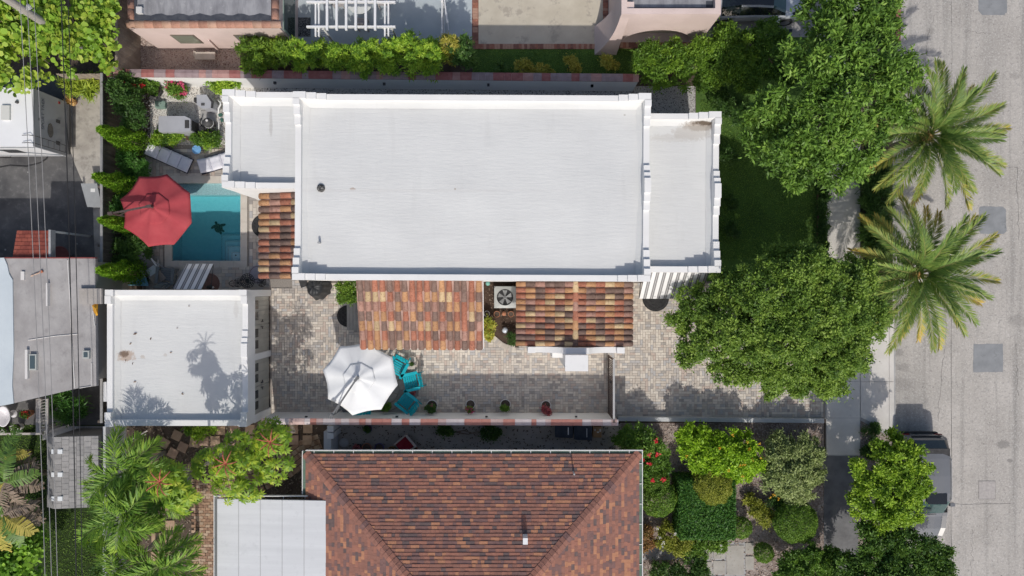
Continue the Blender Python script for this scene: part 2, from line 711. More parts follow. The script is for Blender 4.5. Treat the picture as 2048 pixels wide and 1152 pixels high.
def gravel_mat(name, a, b, d):
    t = NT(name)
    v = t.voro(34, out='Color')
    sep = t.n.new('ShaderNodeSeparateColor')
    t.link(v, sep.inputs[0])
    col = t.ramp(sep.outputs[0], [(0.0, d), (0.18, a), (0.6, b), (1.0, b)])
    t.color(col)
    t.bump(t.voro(34), 0.9, 0.03)
    return t.finish(0.9, 0.2)


GRAVEL = gravel_mat('white_gravel', (0.62, 0.60, 0.56), (0.78, 0.76, 0.72), (0.25, 0.23, 0.21))
GRAVEL_SHADED = gravel_mat('shaded_white_gravel', (0.42, 0.41, 0.40), (0.58, 0.57, 0.55), (0.16, 0.15, 0.15))  # same white gravel, with the passage shade put into its greys

# --- ground: lots either side of the street, with the pool pit left open
PX0, PX1 = WX(343), WX(483)
PY0, PY1 = WY(523), WY(365)
CURBX = WX(1784)
RX1 = WX(2230)
mb = MB()
for (x0, x1, y0, y1) in ((-160, PX0, -160, 160), (PX1, CURBX, -160, 160), (PX0, PX1, -160, PY0), (PX0, PX1, PY1, 160)):
    mb.box(x0, x1, y0, y1, -0.6, -0.03)
mb.box(RX1, 200, -160, 160, -0.6, -0.03)
struct('ground', mb, SOIL)


# --- street: pale worn concrete with cracks, streaks and tar spots
def road_mat():
    t = NT('street_concrete')
    base = t.ramp(t.noise(0.5, 6, 0.6), [(0.35, (0.39, 0.365, 0.335)), (0.65, (0.485, 0.455, 0.42))])
    st = t.noise(1.0, 5, 0.6, vec=t.mapping((2.4, 0.10, 1)))
    base = t.mix(t.ramp(st, [(0.52, 0.0), (0.72, 0.75)]), base, (0.24, 0.23, 0.215))
    st2 = t.noise(1.0, 4, 0.6, vec=t.mapping((0.9, 0.05, 1), loc=(31, 5, 0)))
    base = t.mix(t.ramp(st2, [(0.48, 0.0), (0.68, 0.5)]), base, (0.31, 0.295, 0.275))
    sp = t.voro(2.6)
    base = t.mix(t.ramp(sp, [(0.05, 0.75), (0.085, 0.0)]), base, (0.12, 0.115, 0.11))
    sp2 = t.noise(11, 5, 0.8)
    base = t.mix(t.ramp(sp2, [(0.36, 0.75), (0.48, 0.0)]), base, (0.24, 0.23, 0.22))
    sp3 = t.noise(14, 4, 0.8)
    base = t.mix(t.ramp(sp3, [(0.52, 0.0), (0.66, 0.7)]), base, (0.62, 0.60, 0.57))
    for cx, cy, r_, a_ in ((2010, 890, .35, .8), (2024, 923, .15, .8), (1800, 705, .3, .6), (1810, 735, .35, .5), (1805, 770, .6, .35), (2040, 640, .5, .4), (1865, 60, .25, .5), (2035, 150, .3, .5)):
        base = t.mix(t.math('MULTIPLY', t.ellipse(WX(cx), WY(cy), r_, r_ * .6, 9), a_ * .6), base, (0.14, 0.135, 0.13))
    t.color(base)
    t.bump(t.noise(55, 4, 0.7), 0.35, 0.01)
    return t.finish(0.9, 0.2)


ROADM = road_mat()
RZ = -0.13
mb = MB()
mb.sheet([(CURBX - 0.02, -160), (RX1 + 0.02, -160), (RX1 + 0.02, 160), (CURBX - 0.02, 160)], RZ)
street = struct('street', mb, ROADM)
CRK = M('crack_tar', (0.10, 0.097, 0.095), (0.18, 0.175, 0.17), sc=14, rough=0.95)
PATCH = M('patch_asphalt', (0.225, 0.235, 0.245), (0.28, 0.29, 0.30), sc=2.5, bump=0.3, bsc=70, c=(0.17, 0.175, 0.18), csc=3, clo=0.6, chi=0.7)


def ribbon(pts, w, z):
    mb = MB()
    L = []
    for i, p in enumerate(pts):
        a = Vector(pts[max(i - 1, 0)][:2]); b = Vector(pts[min(i + 1, len(pts) - 1)][:2])
        d = (b - a).normalized()
        n = Vector((-d.y, d.x)) * w * rng.uniform(0.5, 1.3) / 2
        L.append(((p[0] + n.x, p[1] + n.y, z), (p[0] - n.x, p[1] - n.y, z)))
    for i in range(len(L) - 1):
        mb.add([L[i][0], L[i][1], L[i + 1][1], L[i + 1][0]], [(0, 1, 2, 3)])
    return mb


def crackline(a, b, n, wob, w, z=RZ + 0.004):
    pts = []
    for i in range(n + 1):
        t = i / n
        pts.append((WX(a[0] + (b[0] - a[0]) * t + rng.uniform(-wob, wob)), WY(a[1] + (b[1] - a[1]) * t + rng.uniform(-wob, wob))))
    return ribbon(pts, w, z)


for a, b, wob, w in (((1907, 560), (1906, 1200), 0.8, 0.022), ((1906, -40), (1909, 300), 0.8, 0.012), ((1870, 30), (1852, 120), 3, 0.012), ((1852, 120), (1846, 260), 3, 0.010),
                     ((1893, 690), (1880, 840), 3, 0.014), ((1893, 600), (1896, 690), 2, 0.012), ((1906, 1010), (2030, 1010), 1, 0.016), ((1980, 330), (2044, 336), 2, 0.012),
                     ((2038, 330), (2042, 480), 2, 0.02), ((1935, 60), (1985, 66), 2, 0.012), ((2036, 690), (2040, 790), 2, 0.02), ((1950, 1060), (1946, 1160), 3, 0.014)):
    part('crack', crackline(a, b, 18, wob, w), CRK, street)
for poly in ([(1962, 415), (1966, 412), (2010, 413), (2016, 418), (2017, 462), (2011, 468), (1966, 467), (1961, 461)],
             [(1951, 689), (2010, 688), (2010, 745), (1950, 745)],
             [(1960, -30), (2018, -30), (2018, 22), (2012, 28), (1968, 28), (1961, 20)]):
    q = []
    for a, b in zip(poly, poly[1:] + poly[:1]):
        for k in range(6):
            q.append((a[0] + (b[0] - a[0]) * k / 6 + rng.uniform(-.6, .6), a[1] + (b[1] - a[1]) * k / 6 + rng.uniform(-.6, .6)))
    part('asphalt_patch', MB().sheet(polypx(q), RZ + 0.006), PATCH, street)
# square survey cover set in the street
cv = MB()
cv.prism(polypx([(1962, 964), (1994, 964), (1994, 999), (1962, 999)]), RZ - 0.02, RZ + 0.012)
cvm = M('cover_concrete', (0.36, 0.335, 0.32), (0.46, 0.43, 0.41), sc=9, bump=0.4, bsc=60)
part('utility_cover', cv, cvm, street)
CVJ = M('joint_grey', (0.20, 0.19, 0.18), (0.32, 0.31, 0.30), sc=12)
for (x0, y0, x1, y1) in ((1961, 963, 1995, 964), (1961, 999, 1995, 1000.2), (1961, 964, 1962, 999), (1994, 964, 1995, 999)):
    part('cover_joint', MB().sheet(rectpx(x0, y0, x1, y1), RZ + 0.005), CVJ, street)

# --- concrete kerb, sidewalk panels, driveway panels
CONC = M('sidewalk_concrete', (0.60, 0.57, 0.53), (0.68, 0.65, 0.61), sc=1.3, bump=0.25, bsc=60, c=(0.50, 0.47, 0.43), csc=5, clo=0.58, chi=0.8)
CONC2 = M('old_concrete', (0.34, 0.335, 0.33), (0.43, 0.425, 0.42), sc=1.6, bump=0.3, bsc=50, c=(0.24, 0.235, 0.23), csc=6, clo=0.55, chi=0.75)
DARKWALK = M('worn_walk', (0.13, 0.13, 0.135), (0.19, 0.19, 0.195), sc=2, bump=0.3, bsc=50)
REDKERB = M('red_kerb_brick', (0.26, 0.105, 0.075), (0.36, 0.17, 0.13), sc=7, bump=0.4, bsc=30, c=(0.16, 0.10, 0.085), csc=6)
mb = MB()
mb.prism([(WX(1786), -60), (WX(1791), -60), (WX(1791), WY(690)), (WX(1786), WY(690))], -0.25, 0.0)
struct('kerb', mb, CONC2)
mb = MB()
for i in range(30):
    y0 = WY(85) + i * 0.24
    mb.prism([(WX(1792), y0), (WX(1801), y0), (WX(1801), y0 + 0.23), (WX(1792), y0 + 0.23)], -0.2, 0.012 + rng.uniform(0, 0.01))
struct('brick_kerb', mb, REDKERB)

sidewalk = struct('sidewalk', MB().prism(rectpx(1652, -300, 1721, 912), -0.2, -0.012), CONC2)
ys = [-300, -232, -165, -97, -30, 38, 105, 172, 240, 308, 378, 446, 516, 586, 630, 696, 763, 836, 910]
for a, b in zip(ys[:-1], ys[1:]):
    part('walk_panel', MB().prism(rectpx(1653, a + 0.35, 1719.5, b - 0.35), -0.02, rng.uniform(0.0, 0.004)), CONC, sidewalk)
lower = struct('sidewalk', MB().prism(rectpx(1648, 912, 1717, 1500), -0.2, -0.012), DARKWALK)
drive = struct('driveway', MB().prism(polypx([(1650, 656), (1784, 640), (1784, 876), (1716, 838), (1650, 838)]), -0.2, -0.02), CONC2)
for poly in ([(1721.5, 640), (1778, 640), (1778, 763), (1721.5, 763)], [(1721.5, 764), (1778, 764), (1778, 864), (1721.5, 834)],
             [(1778.8, 640), (1787, 640), (1788, 763), (1778.8, 763)], [(1778.8, 764), (1788, 764), (1788, 872), (1778.8, 865)]):
    part('drive_panel', MB().prism(polypx(poly), -0.16, 0.002), CONC, drive)

# --- beds, lawns and yards, each a sheet a little above the last
LZ = [-0.03]


def sheet(name, poly, m, z=None, kind=True):
    LZ[0] += 0.0
    mb = MB().sheet(poly, z)
    return struct(name, mb, m)


sheet('lawn', polypx([(1392, 150), (1560, 60), (1653, 60), (1653, 660), (1400, 600), (1392, 560)]), LAWN, -0.022)
sheet('planting_strip', rectpx(1721, -300, 1786, 645), soil_mat('strip_soil', (0.05, 0.055, 0.025), (0.09, 0.085, 0.05), (0.16, 0.13, 0.10)), -0.022)
sheet('verge', polypx([(1717, 839), (1786, 878), (1786, 1500), (1717, 1500)]), MULCH, -0.022)
sheet('garden_bed', rectpx(1240, 846, 1648, 1500), MULCH, -0.022)
sheet('garden_bed', rectpx(247, 846, 660, 1500), SOIL, -0.022)
sheet('side_yard', rectpx(676, 848, 1242, 930), DIRT, -0.018)
sheet('gravel_yard', rectpx(284, 160, 540, 297), GRAVEL, -0.020)
sheet('gravel_path', rectpx(530, 172, 1391, 262), GRAVEL_SHADED, -0.022)
sheet('fence_bed', rectpx(249, 150, 300, 580), SOIL, -0.016)
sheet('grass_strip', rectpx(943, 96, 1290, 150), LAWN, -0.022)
sheet('rear_gravel', rectpx(276, -60, 486, 142), PINKGRAV, -0.022)
sheet('hedge_bed', rectpx(480, 84, 945, 146), SOIL, -0.018)
sheet('back_lawn', rectpx(-160, 850, 207, 1500), soil_mat('back_lawn_shaded_soil', (0.02, 0.03, 0.012), (0.035, 0.06, 0.018), (0.06, 0.10, 0.03), sc=1.4), -0.022)  # tree shade over this yard is put into its dark colours


def asphalt_mat():
    t = NT('yard_asphalt')
    base = t.ramp(t.noise(0.8, 6, 0.65), [(0.34, (0.075, 0.075, 0.078)), (0.66, (0.155, 0.152, 0.15))])
    base = t.mix(t.ramp(t.noise(3.2, 6, 0.7), [(0.55, 0.0), (0.75, 0.6)]), base, (0.24, 0.235, 0.23))
    base = t.mix(t.ramp(t.voro(1.2), [(0.03, 0.8), (0.06, 0.0)]), base, (0.4, 0.4, 0.4))
    t.color(base)
    t.bump(t.noise(60, 4), 0.3, 0.01)
    return t.finish(0.85, 0.3)


sheet('asphalt_yard', rectpx(-900, 150, 249, 850), asphalt_mat(), -0.022)
sheet('concrete_pad', polypx([(138, 178), (249, 178), (249, 560), (192, 560), (187, 470), (186, 415), (150, 330), (140, 300)]),
      M('pad_concrete', (0.36, 0.335, 0.30), (0.52, 0.49, 0.44), sc=1.0, bump=0.3, bsc=40, c=(0.20, 0.185, 0.165), csc=2.4, clo=0.5, chi=0.75), -0.016)
sheet('neighbour_deck', rectpx(594, -260, 944, 89), M('deck_paint', (0.42, 0.47, 0.49), (0.50, 0.55, 0.57), sc=0.8, rough=0.6, bump=0.08), -0.012)
sheet('neighbour_drive', rectpx(957, -260, 1206, 88), M('tan_concrete', (0.50, 0.45, 0.36), (0.60, 0.55, 0.45), sc=0.9, bump=0.2, c=(0.42, 0.375, 0.31), csc=1.3, clo=0.55, chi=0.62), -0.012)
sheet('front_drive', rectpx(1390, -300, 1654, 74), M('grey_drive', (0.27, 0.255, 0.245), (0.36, 0.345, 0.335), sc=1.2, bump=0.3), -0.018)
BRK = [M('brick_red', (0.30, 0.12, 0.08), (0.40, 0.19, 0.13), sc=9, bump=0.3), M('brick_dark', (0.22, 0.10, 0.075), (0.30, 0.15, 0.11), sc=9, bump=0.3),
       M('brick_pale', (0.42, 0.24, 0.17), (0.48, 0.30, 0.22), sc=9, bump=0.3)]
# brick borders of the neighbour's drive: each brick by itself
bb = struct('brick_border', MB().sheet(polypx([(944, -60), (957, -60), (957, 88), (1207, 88), (1207, -60), (1216, -60), (1216, 98), (944, 98)]), -0.015), BRK[1])
bme = [MB().box(-0.055, 0.055, -0.11, 0.11, 0, 0.03).mesh('brick', m) for m in BRK]
n = 0
x = WX(945.5)
while x < WX(1206):
    inst('brick', rng.choice(bme), bb, TM((x + 0.06, WY(93), -0.012), rng.uniform(-.02, .02)))
    x += 0.118
y = WY(87)
while y < WY(-16):
    for cx in (WX(950.5), WX(1211)):
        inst('brick', rng.choice(bme), bb, TM((cx, y + 0.06, -0.012), R(90) + rng.uniform(-.02, .02)))
    y += 0.118

# --- patio and pool deck pavers
PAVM = [M('paver_pale', (0.594, 0.540, 0.468), (0.656, 0.598, 0.521), sc=6, bump=0.2, ov=0.06), M('paver_sand', (0.524, 0.462, 0.397), (0.579, 0.517, 0.445), sc=6, bump=0.2),
        M('paver_grey', (0.450, 0.416, 0.381), (0.501, 0.462, 0.423), sc=6, bump=0.2), M('paver_charcoal', (0.358, 0.327, 0.299), (0.408, 0.373, 0.340), sc=6, bump=0.2),
        M('paver_rose', (0.493, 0.404, 0.348), (0.548, 0.455, 0.389), sc=6, bump=0.2), M('paver_blue', (0.439, 0.423, 0.412), (0.493, 0.478, 0.461), sc=6, bump=0.2)]
PW = [30, 26, 18, 9, 10, 7]
patio = struct('patio', MB().sheet(polypx([(540, 405), (660, 405), (660, 563), (1650, 563), (1650, 838), (540, 838)]), -0.004),
               M('paver_sand_joint', (0.24, 0.215, 0.19), (0.31, 0.28, 0.25), sc=20))
deck = struct('pool_deck', MB().sheet(rectpx(284, 290, 345, 582), -0.006).sheet(rectpx(481.5, 290, 541, 582), -0.006)
              .sheet(rectpx(345, 290, 481.5, 366), -0.006).sheet(rectpx(345, 522, 481.5, 582), -0.006), MATS['paver_sand_joint'])
BED = polypx([(966, 555), (1036, 555), (1036, 694), (1020, 693), (1004, 686), (990, 674), (978, 667), (966, 666)])


def inpoly(x, y, poly):
    c = False
    n = len(poly)
    for i in range(n):
        x0, y0 = poly[i]; x1, y1 = poly[(i + 1) % n]
        if (y0 > y) != (y1 > y) and x < (x1 - x0) * (y - y0) / (y1 - y0) + x0: c = not c
    return c


STC = (WX(768), WY(778), 1.48)


def patio_in(x, y):
    if not (WX(543.5) < x < WX(1649) and WY(834) < y < WY(405)): return False
    if x > WX(1236) and y < WY(834): return False
    if y > 0.27 and x > -7.97: return False
    if y > 0.62: return x < -7.97
    if -5.82 < x < -1.25 and y > -2.2: return False         # under the tiled rooms
    if 0.35 < x < 4.6 and y > -2.25: return False
    if x < -9.6 and y > 0: return False
    if inpoly(x, y, BED): return False
    if (x - STC[0]) ** 2 + (y - STC[1]) ** 2 < STC[2] ** 2: return False
    if x < -10.45: return False
    return True


def deck_in(x, y):
    if not (WX(292) < x < WX(543) and WY(581) < y < WY(297)): return False
    if x > -10.72 and y > 3.72: return False
    if WX(329.5) < x < WX(496) and WY(536) < y < WY(351.5): return False
    if y < -0.05 and x < -10.45: return False
    return True


def tile_region(inside, x0, x1, y0, y1, cell, gap):
    nx, ny = int((x1 - x0) / cell), int((y1 - y0) / cell)
    used = np.zeros((nx + 2, ny + 2), bool)
    out = []
    ok = lambda i, j: i < nx and j < ny and not used[i, j] and inside(x0 + (i + .5) * cell, y0 + (j + .5) * cell)
    for j in range(ny):
        for i in range(nx):
            if not ok(i, j): continue
            r = rng.random()
            w, h = 1, 1
            if r < 0.62 and ok(i + 1, j): w = 2
            elif r < 0.86 and ok(i, j + 1): h = 2
            for a in range(w):
                for b in range(h): used[i + a, j + b] = True
            out.append((x0 + (i + w / 2) * cell, y0 + (j + h / 2) * cell, w, h))
    return out


def lay(region, parent, prefer, cell, z0=-0.004, top=0.03, npart=300):
    gap = 0.010
    cache = {}
    near = sorted(range(len(region)), key=lambda i: prefer(region[i]))[:npart]
    ns = set(near)
    rest = MB()
    for i, (x, y, w, h) in enumerate(region):
        mi = rng.choices(range(6), PW)[0]
        zt = top + rng.uniform(-0.004, 0.004)
        if i in ns:
            k = (w, h, mi)
            if k not in cache:
                cache[k] = MB().box(-w * cell / 2 + gap / 2, w * cell / 2 - gap / 2, -h * cell / 2 + gap / 2, h * cell / 2 - gap / 2, 0, top - z0).mesh('paver', PAVM[mi])
            inst('paver', cache[k], parent, TM((x, y, z0 + rng.uniform(-0.003, 0.003)), rng.uniform(-.012, .012)))
        else:
            a, b = w * cell / 2 - gap / 2, h * cell / 2 - gap / 2
            rest.add([(x - a, y - b, z0), (x + a, y - b, z0), (x + a, y + b, z0), (x - a, y + b, z0), (x - a, y - b, zt), (x + a, y - b, zt), (x + a, y + b, zt), (x - a, y + b, zt)],
                     [(4, 5, 6, 7), (0, 1, 5, 4), (1, 2, 6, 5), (2, 3, 7, 6), (3, 0, 4, 7)], mi)
    part('pavers', rest, PAVM, parent, kind='stuff')


pc = (WX(1040), WY(730))
lay(tile_region(patio_in, WX(543.5), WX(1649), WY(834), WY(405), 0.112, 0.01), patio, lambda r: abs(r[0] - pc[0]) * 0.35 + abs(r[1] - pc[1]), 0.112)
dc = (WX(508), WY(440))
lay(tile_region(deck_in, WX(292), WX(543), WY(581), WY(297), 0.15, 0.01), deck, lambda r: math.hypot(r[0] - dc[0], r[1] - dc[1]), 0.15)

# planting pocket between the two tiled roofs, edged with a curved row of pavers
sheet('planting_pocket', BED, soil_mat('dark_mulch', (0.06, 0.04, 0.03), (0.11, 0.075, 0.058), (0.20, 0.15, 0.12), csc=30, clo=0.55), 0.004)
edge = [(966, 668), (974, 669.5), (982, 673), (989, 678), (996, 684), (1003, 689.5), (1011, 693.5), (1020, 695.5), (1029, 696)]
pm = [MB().box(-0.06, 0.06, -0.115, 0.115, -0.004, 0.045).mesh('edging_paver', PAVM[k]) for k in (0, 1, 2)]
for (a, b) in zip(edge[:-1], edge[1:]):
    for t in (0.25, 0.75):
        px, py = a[0] + (b[0] - a[0]) * t, a[1] + (b[1] - a[1]) * t
        inst('edging_paver', rng.choice(pm), patio, TM((WX(px), WY(py), 0.004), math.atan2(-(b[1] - a[1]), b[0] - a[0])))

# round flagstone sitting circle under the white umbrella
circ = struct('stone_circle', MB().lathe((STC[0], STC[1], -0.004), [(STC[2], 0), (STC[2], 0.016), (0, 0.016)], 40), M('circle_mortar', (0.20, 0.19, 0.17), (0.26, 0.245, 0.22), sc=6))
FLAG = [M('flagstone_a', (0.30, 0.285, 0.26), (0.37, 0.35, 0.32), sc=4, bump=0.3), M('flagstone_b', (0.255, 0.25, 0.235), (0.32, 0.31, 0.29), sc=4, bump=0.3)]
for r0, r1, n in ((0, 0.33, 1), (0.33, 0.66, 6), (0.66, 0.98, 10), (0.98, 1.27, 15)):
    offs = rng.random()
    cuts = [(i + offs + rng.uniform(-.22, .22)) * 2 * math.pi / n for i in range(n)]
    for i in range(n):
        a0 = cuts[i] + 0.012 / max(r0, .2)
        a1 = (cuts[(i + 1) % n] + (2 * math.pi if i == n - 1 else 0)) - 0.012 / max(r0, .2)
        if n == 1: a0, a1 = 0, 2 * math.pi * 0.999
        k = 7 if n == 1 else 3
        pts = []
        for j in range(k + 1):
            a = a0 + (a1 - a0) * j / k
            rr = r1 - 0.02 + rng.uniform(-.02, .012)
            pts.append((STC[0] + rr * math.cos(a), STC[1] + rr * math.sin(a)))
        if r0 > 0:
            for j in reversed(range(k + 1)):
                a = a0 + (a1 - a0) * j / k
                rr = r0 + 0.02 + rng.uniform(-.012, .02)
                pts.append((STC[0] + rr * math.cos(a), STC[1] + rr * math.sin(a)))
        part('flagstone', MB().prism(pts, 0.0, 0.03 + rng.uniform(-.003, .004)), rng.choice(FLAG), circ)
rim = MB()
part('stone_rim', MB().lathe((STC[0], STC[1], -0.004), [(1.28, 0), (1.28, 0.036), (STC[2] - .01, 0.036), (STC[2] - .01, 0)], 48, cap=False),
     M('smooth_rim', (0.29, 0.285, 0.27), (0.34, 0.33, 0.315), sc=3), circ)


# --- grass blades and pebbles that nobody could count
def blades(name, label, polys, dens, hgt, cols, cat='grass'):
    C = []
    for poly in polys:
        xs = [p[0] for p in poly]; ys = [p[1] for p in poly]
        n = int((max(xs) - min(xs)) * (max(ys) - min(ys)) * dens)
        p = np.column_stack([nrg.uniform(min(xs), max(xs), n), nrg.uniform(min(ys), max(ys), n)])
        C.append(p)
    C = np.concatenate(C)
    c = np.column_stack([C, np.full(len(C), hgt * 0.4 - 0.02)])
    d = np.column_stack([nrg.normal(size=(len(c), 2)) * 0.7, np.full(len(c), 0.8)])
    v = leaf_arrays(c, d, nrg.normal(size=(len(c), 3)), hgt * (0.7 + 0.6 * nrg.random(len(c))), np.full(len(c), 0.022))
    o = leaf_part(name, v, nrg.random(len(c)), leafmat(name + '_blades', cols), None, 'stuff')
    o['label'] = label
    o['category'] = cat
    return o


blades('grass', 'dark shaded lawn grass between white house and sidewalk', [rectpx(1400, 200, 1632, 520)], 620, 0.07, [(0.06, 0.13, 0.02), (0.12, 0.24, 0.035), (0.20, 0.34, 0.06)])
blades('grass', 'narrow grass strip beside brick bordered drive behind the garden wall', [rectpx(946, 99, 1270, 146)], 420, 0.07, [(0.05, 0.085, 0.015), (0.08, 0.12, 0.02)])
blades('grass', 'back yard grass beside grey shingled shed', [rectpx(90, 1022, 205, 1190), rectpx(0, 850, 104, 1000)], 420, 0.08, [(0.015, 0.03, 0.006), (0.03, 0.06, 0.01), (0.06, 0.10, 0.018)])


def pebbles(name, label, poly, n, size, mats_, z=-0.01, avoid=None):
    xs = [p[0] for p in poly]; ys = [p[1] for p in poly]
    mb = MB()
    for i in range(n):
        x, y = rng.uniform(min(xs), max(xs)), rng.uniform(min(ys), max(ys))
        r = size * rng.uniform(0.5, 1.3)
        a = rng.uniform(0, 3)
        ca, sa = math.cos(a) * r, math.sin(a) * r * 1.2
        mb.add([(x + ca, y + sa, z), (x - sa, y + ca, z), (x - ca, y - sa, z), (x + sa, y - ca, z), (x, y, z + r * 0.9)], [(0, 1, 4), (1, 2, 4), (2, 3, 4), (3, 0, 4)], rng.randrange(len(mats_)))
    o = part(name, mb, mats_, None, kind='stuff')
    o['label'] = label
    o['category'] = 'gravel'
    return o


pebbles('gravel', 'loose white gravel around the pool equipment', rectpx(284, 162, 535, 296), 5200, 0.022,
        [M('pebble_white', (0.74, 0.72, 0.68)), M('pebble_cream', (0.62, 0.57, 0.50)), M('pebble_dark', (0.30, 0.27, 0.25))], -0.018)
pebbles('gravel', 'brown and pink gravel behind the wooden fence', rectpx(279, 60, 480, 136), 2600, 0.025,
        [M('pebble_pink', (0.52, 0.42, 0.37)), M('pebble_brown', (0.27, 0.18, 0.15)), M('pebble_tan', (0.62, 0.54, 0.48))], -0.02)
pebbles('gravel', 'white gravel coloured grey for shade along the narrow passage behind the white house', rectpx(530, 176, 1390, 232), 4200, 0.024,
        [M('pebble_shaded_white', (0.45, 0.44, 0.43)), M('pebble_black', (0.10, 0.095, 0.09)), M('pebble_pale', (0.6, 0.59, 0.57))], -0.02)  # white stones toned down to carry the shade of the passage


def litter(name, label, poly, n, size, cols, z=-0.01):
    xs = [p[0] for p in poly]; ys = [p[1] for p in poly]
    c = np.column_stack([nrg.uniform(min(xs), max(xs), n), nrg.uniform(min(ys), max(ys), n), np.full(n, z) + nrg.random(n) * 0.02])
    d = nrg.normal(size=(n, 3)) * np.array([1, 1, 0.15])
    nn = np.column_stack([nrg.normal(size=(n, 2)) * 0.3, np.ones(n)])
    L = size * (0.5 + nrg.random(n))
    o = leaf_part(name, leaf_arrays(c, d, nn, L, L * 0.45), nrg.random(n), leafmat('litter_' + str(len(MATS)), cols, trans=0.05), None, 'stuff')
    o['label'] = label
    o['category'] = 'leaf litter'
    return o


litter('leaf_litter', 'dry leaves scattered over mulch between the garden shrubs', rectpx(1245, 850, 1645, 1160), 5000, 0.09, [(0.13, 0.08, 0.055), (0.38, 0.29, 0.23), (0.56, 0.48, 0.42), (0.25, 0.15, 0.1)])
litter('leaf_litter', 'dry leaves on sandy ground beside the shingled house', rectpx(680, 852, 1240, 915), 700, 0.09, [(0.05, 0.04, 0.03), (0.12, 0.08, 0.05), (0.2, 0.17, 0.12)])
litter('leaf_litter', 'dry leaves and twigs around the stepping stones', rectpx(250, 852, 640, 1180), 4200, 0.10, [(0.10, 0.075, 0.055), (0.22, 0.17, 0.13), (0.32, 0.26, 0.2), (0.13, 0.07, 0.05)])

# ================================================================== BUILDINGS
STUCCO = M('white_stucco', (0.74, 0.735, 0.72), (0.79, 0.785, 0.77), sc=0.7, bump=0.25, bsc=24, rough=0.9, c=(0.66, 0.655, 0.64), csc=2.2, clo=0.62, chi=0.85)


def white_roof_mat(name, stains):
    t = NT(name)
    base = t.ramp(t.noise(0.45, 6, 0.6), [(0.32, (0.615, 0.62, 0.61)), (0.68, (0.675, 0.68, 0.665))])
    st = t.noise(1.0, 6, 0.65, vec=t.mapping((0.35, 3.2, 1)))
    base = t.mix(t.ramp(st, [(0.50, 0.0), (0.75, 0.4)]), base, (0.58, 0.582, 0.572))
    sm = t.noise(1.0, 5, 0.6, vec=t.mapping((2.6, 0.4, 1), loc=(9, 3, 0)))
    base = t.mix(t.ramp(sm, [(0.58, 0.0), (0.80, 0.40)]), base, (0.54, 0.54, 0.525))
    fine = t.noise(9, 6, 0.75)
    base = t.mix(t.ramp(fine, [(0.63, 0.0), (0.78, 0.35)]), base, (0.50, 0.495, 0.475))
    for (cx, cy, rx, ry, ns, colr, amt) in stains:
        m = t.ellipse(cx, cy, rx, ry, ns)
        base = t.mix(t.math('MULTIPLY', m, amt), base, colr)
    t.color(base)
    h = t.math('ADD', t.noise(5, 5, 0.6, vec=t.mapping((0.4, 2.2, 1))), t.math('MULTIPLY', t.noise(30, 4), 0.25))
    t.bump(h, 0.22, 0.05)
    return t.finish(0.85, 0.25)


def stain(px, py, h, rx, ry, ns, col, amt):
    return (WX(px, h), WY(py, h), rx, ry, ns, col, amt)


# ---- main white house -------------------------------------------------------
hMain, hWest, hEast = 4.40, 4.02, 3.92
mX0, mX1, mY0, mY1 = WX(590, hMain), WX(1298.5, hMain), WY(561, hMain), WY(189.5, hMain)
wX0, wY0, wY1 = WX(450, hWest), WY(379, hWest), WY(186, hWest)
eX1, eY0, eY1 = WX(1437.5, hEast), WY(542.5, hEast), WY(225, hEast)
house = thing('white_house', 'large white stucco house with flat white roof and stepped parapets', 'house', ((mX0 + mX1) / 2, (mY0 + mY1) / 2, 0))
DK = (0.10, 0.075, 0.055)
ROOFM = white_roof_mat('white_roof_coat', [
    stain(1400, 252, 3.7, 0.75, 0.20, 5, (0.30, 0.26, 0.22), 0.9), stain(1405, 247, 3.7, 0.42, 0.10, 8, DK, 0.95), stain(1385, 265, 3.7, 0.9, 0.35, 7, (0.45, 0.42, 0.38), 0.55),
    stain(1345, 275, 3.7, 1.0, 0.18, 8, (0.50, 0.48, 0.45), 0.45), stain(541, 245, 3.8, 0.07, 0.75, 3, (0.47, 0.46, 0.44), 0.7), stain(705, 378, 4.2, 0.12, 0.06, 9, (0.42, 0.33, 0.27), 0.8),
    stain(910, 378, 4.2, 0.05, 0.05, 9, (0.40, 0.35, 0.30), 0.8), stain(800, 381, 4.2, 6.0, 0.07, 4, (0.60, 0.595, 0.58), 0.5), stain(1250, 229, 4.2, 0.05, 0.04, 9, (0.4, 0.38, 0.35), 0.7)])
part('wall', MB().box(mX0, mX1, mY0, mY1, -0.05, hMain - 0.30), STUCCO, house)
part('wall', MB().box(wX0, mX0, wY0, wY1, -0.05, hWest - 0.30), STUCCO, house)
part('wall', MB().box(mX1, eX1, eY0, eY1, -0.05, hEast - 0.30), STUCCO, house)


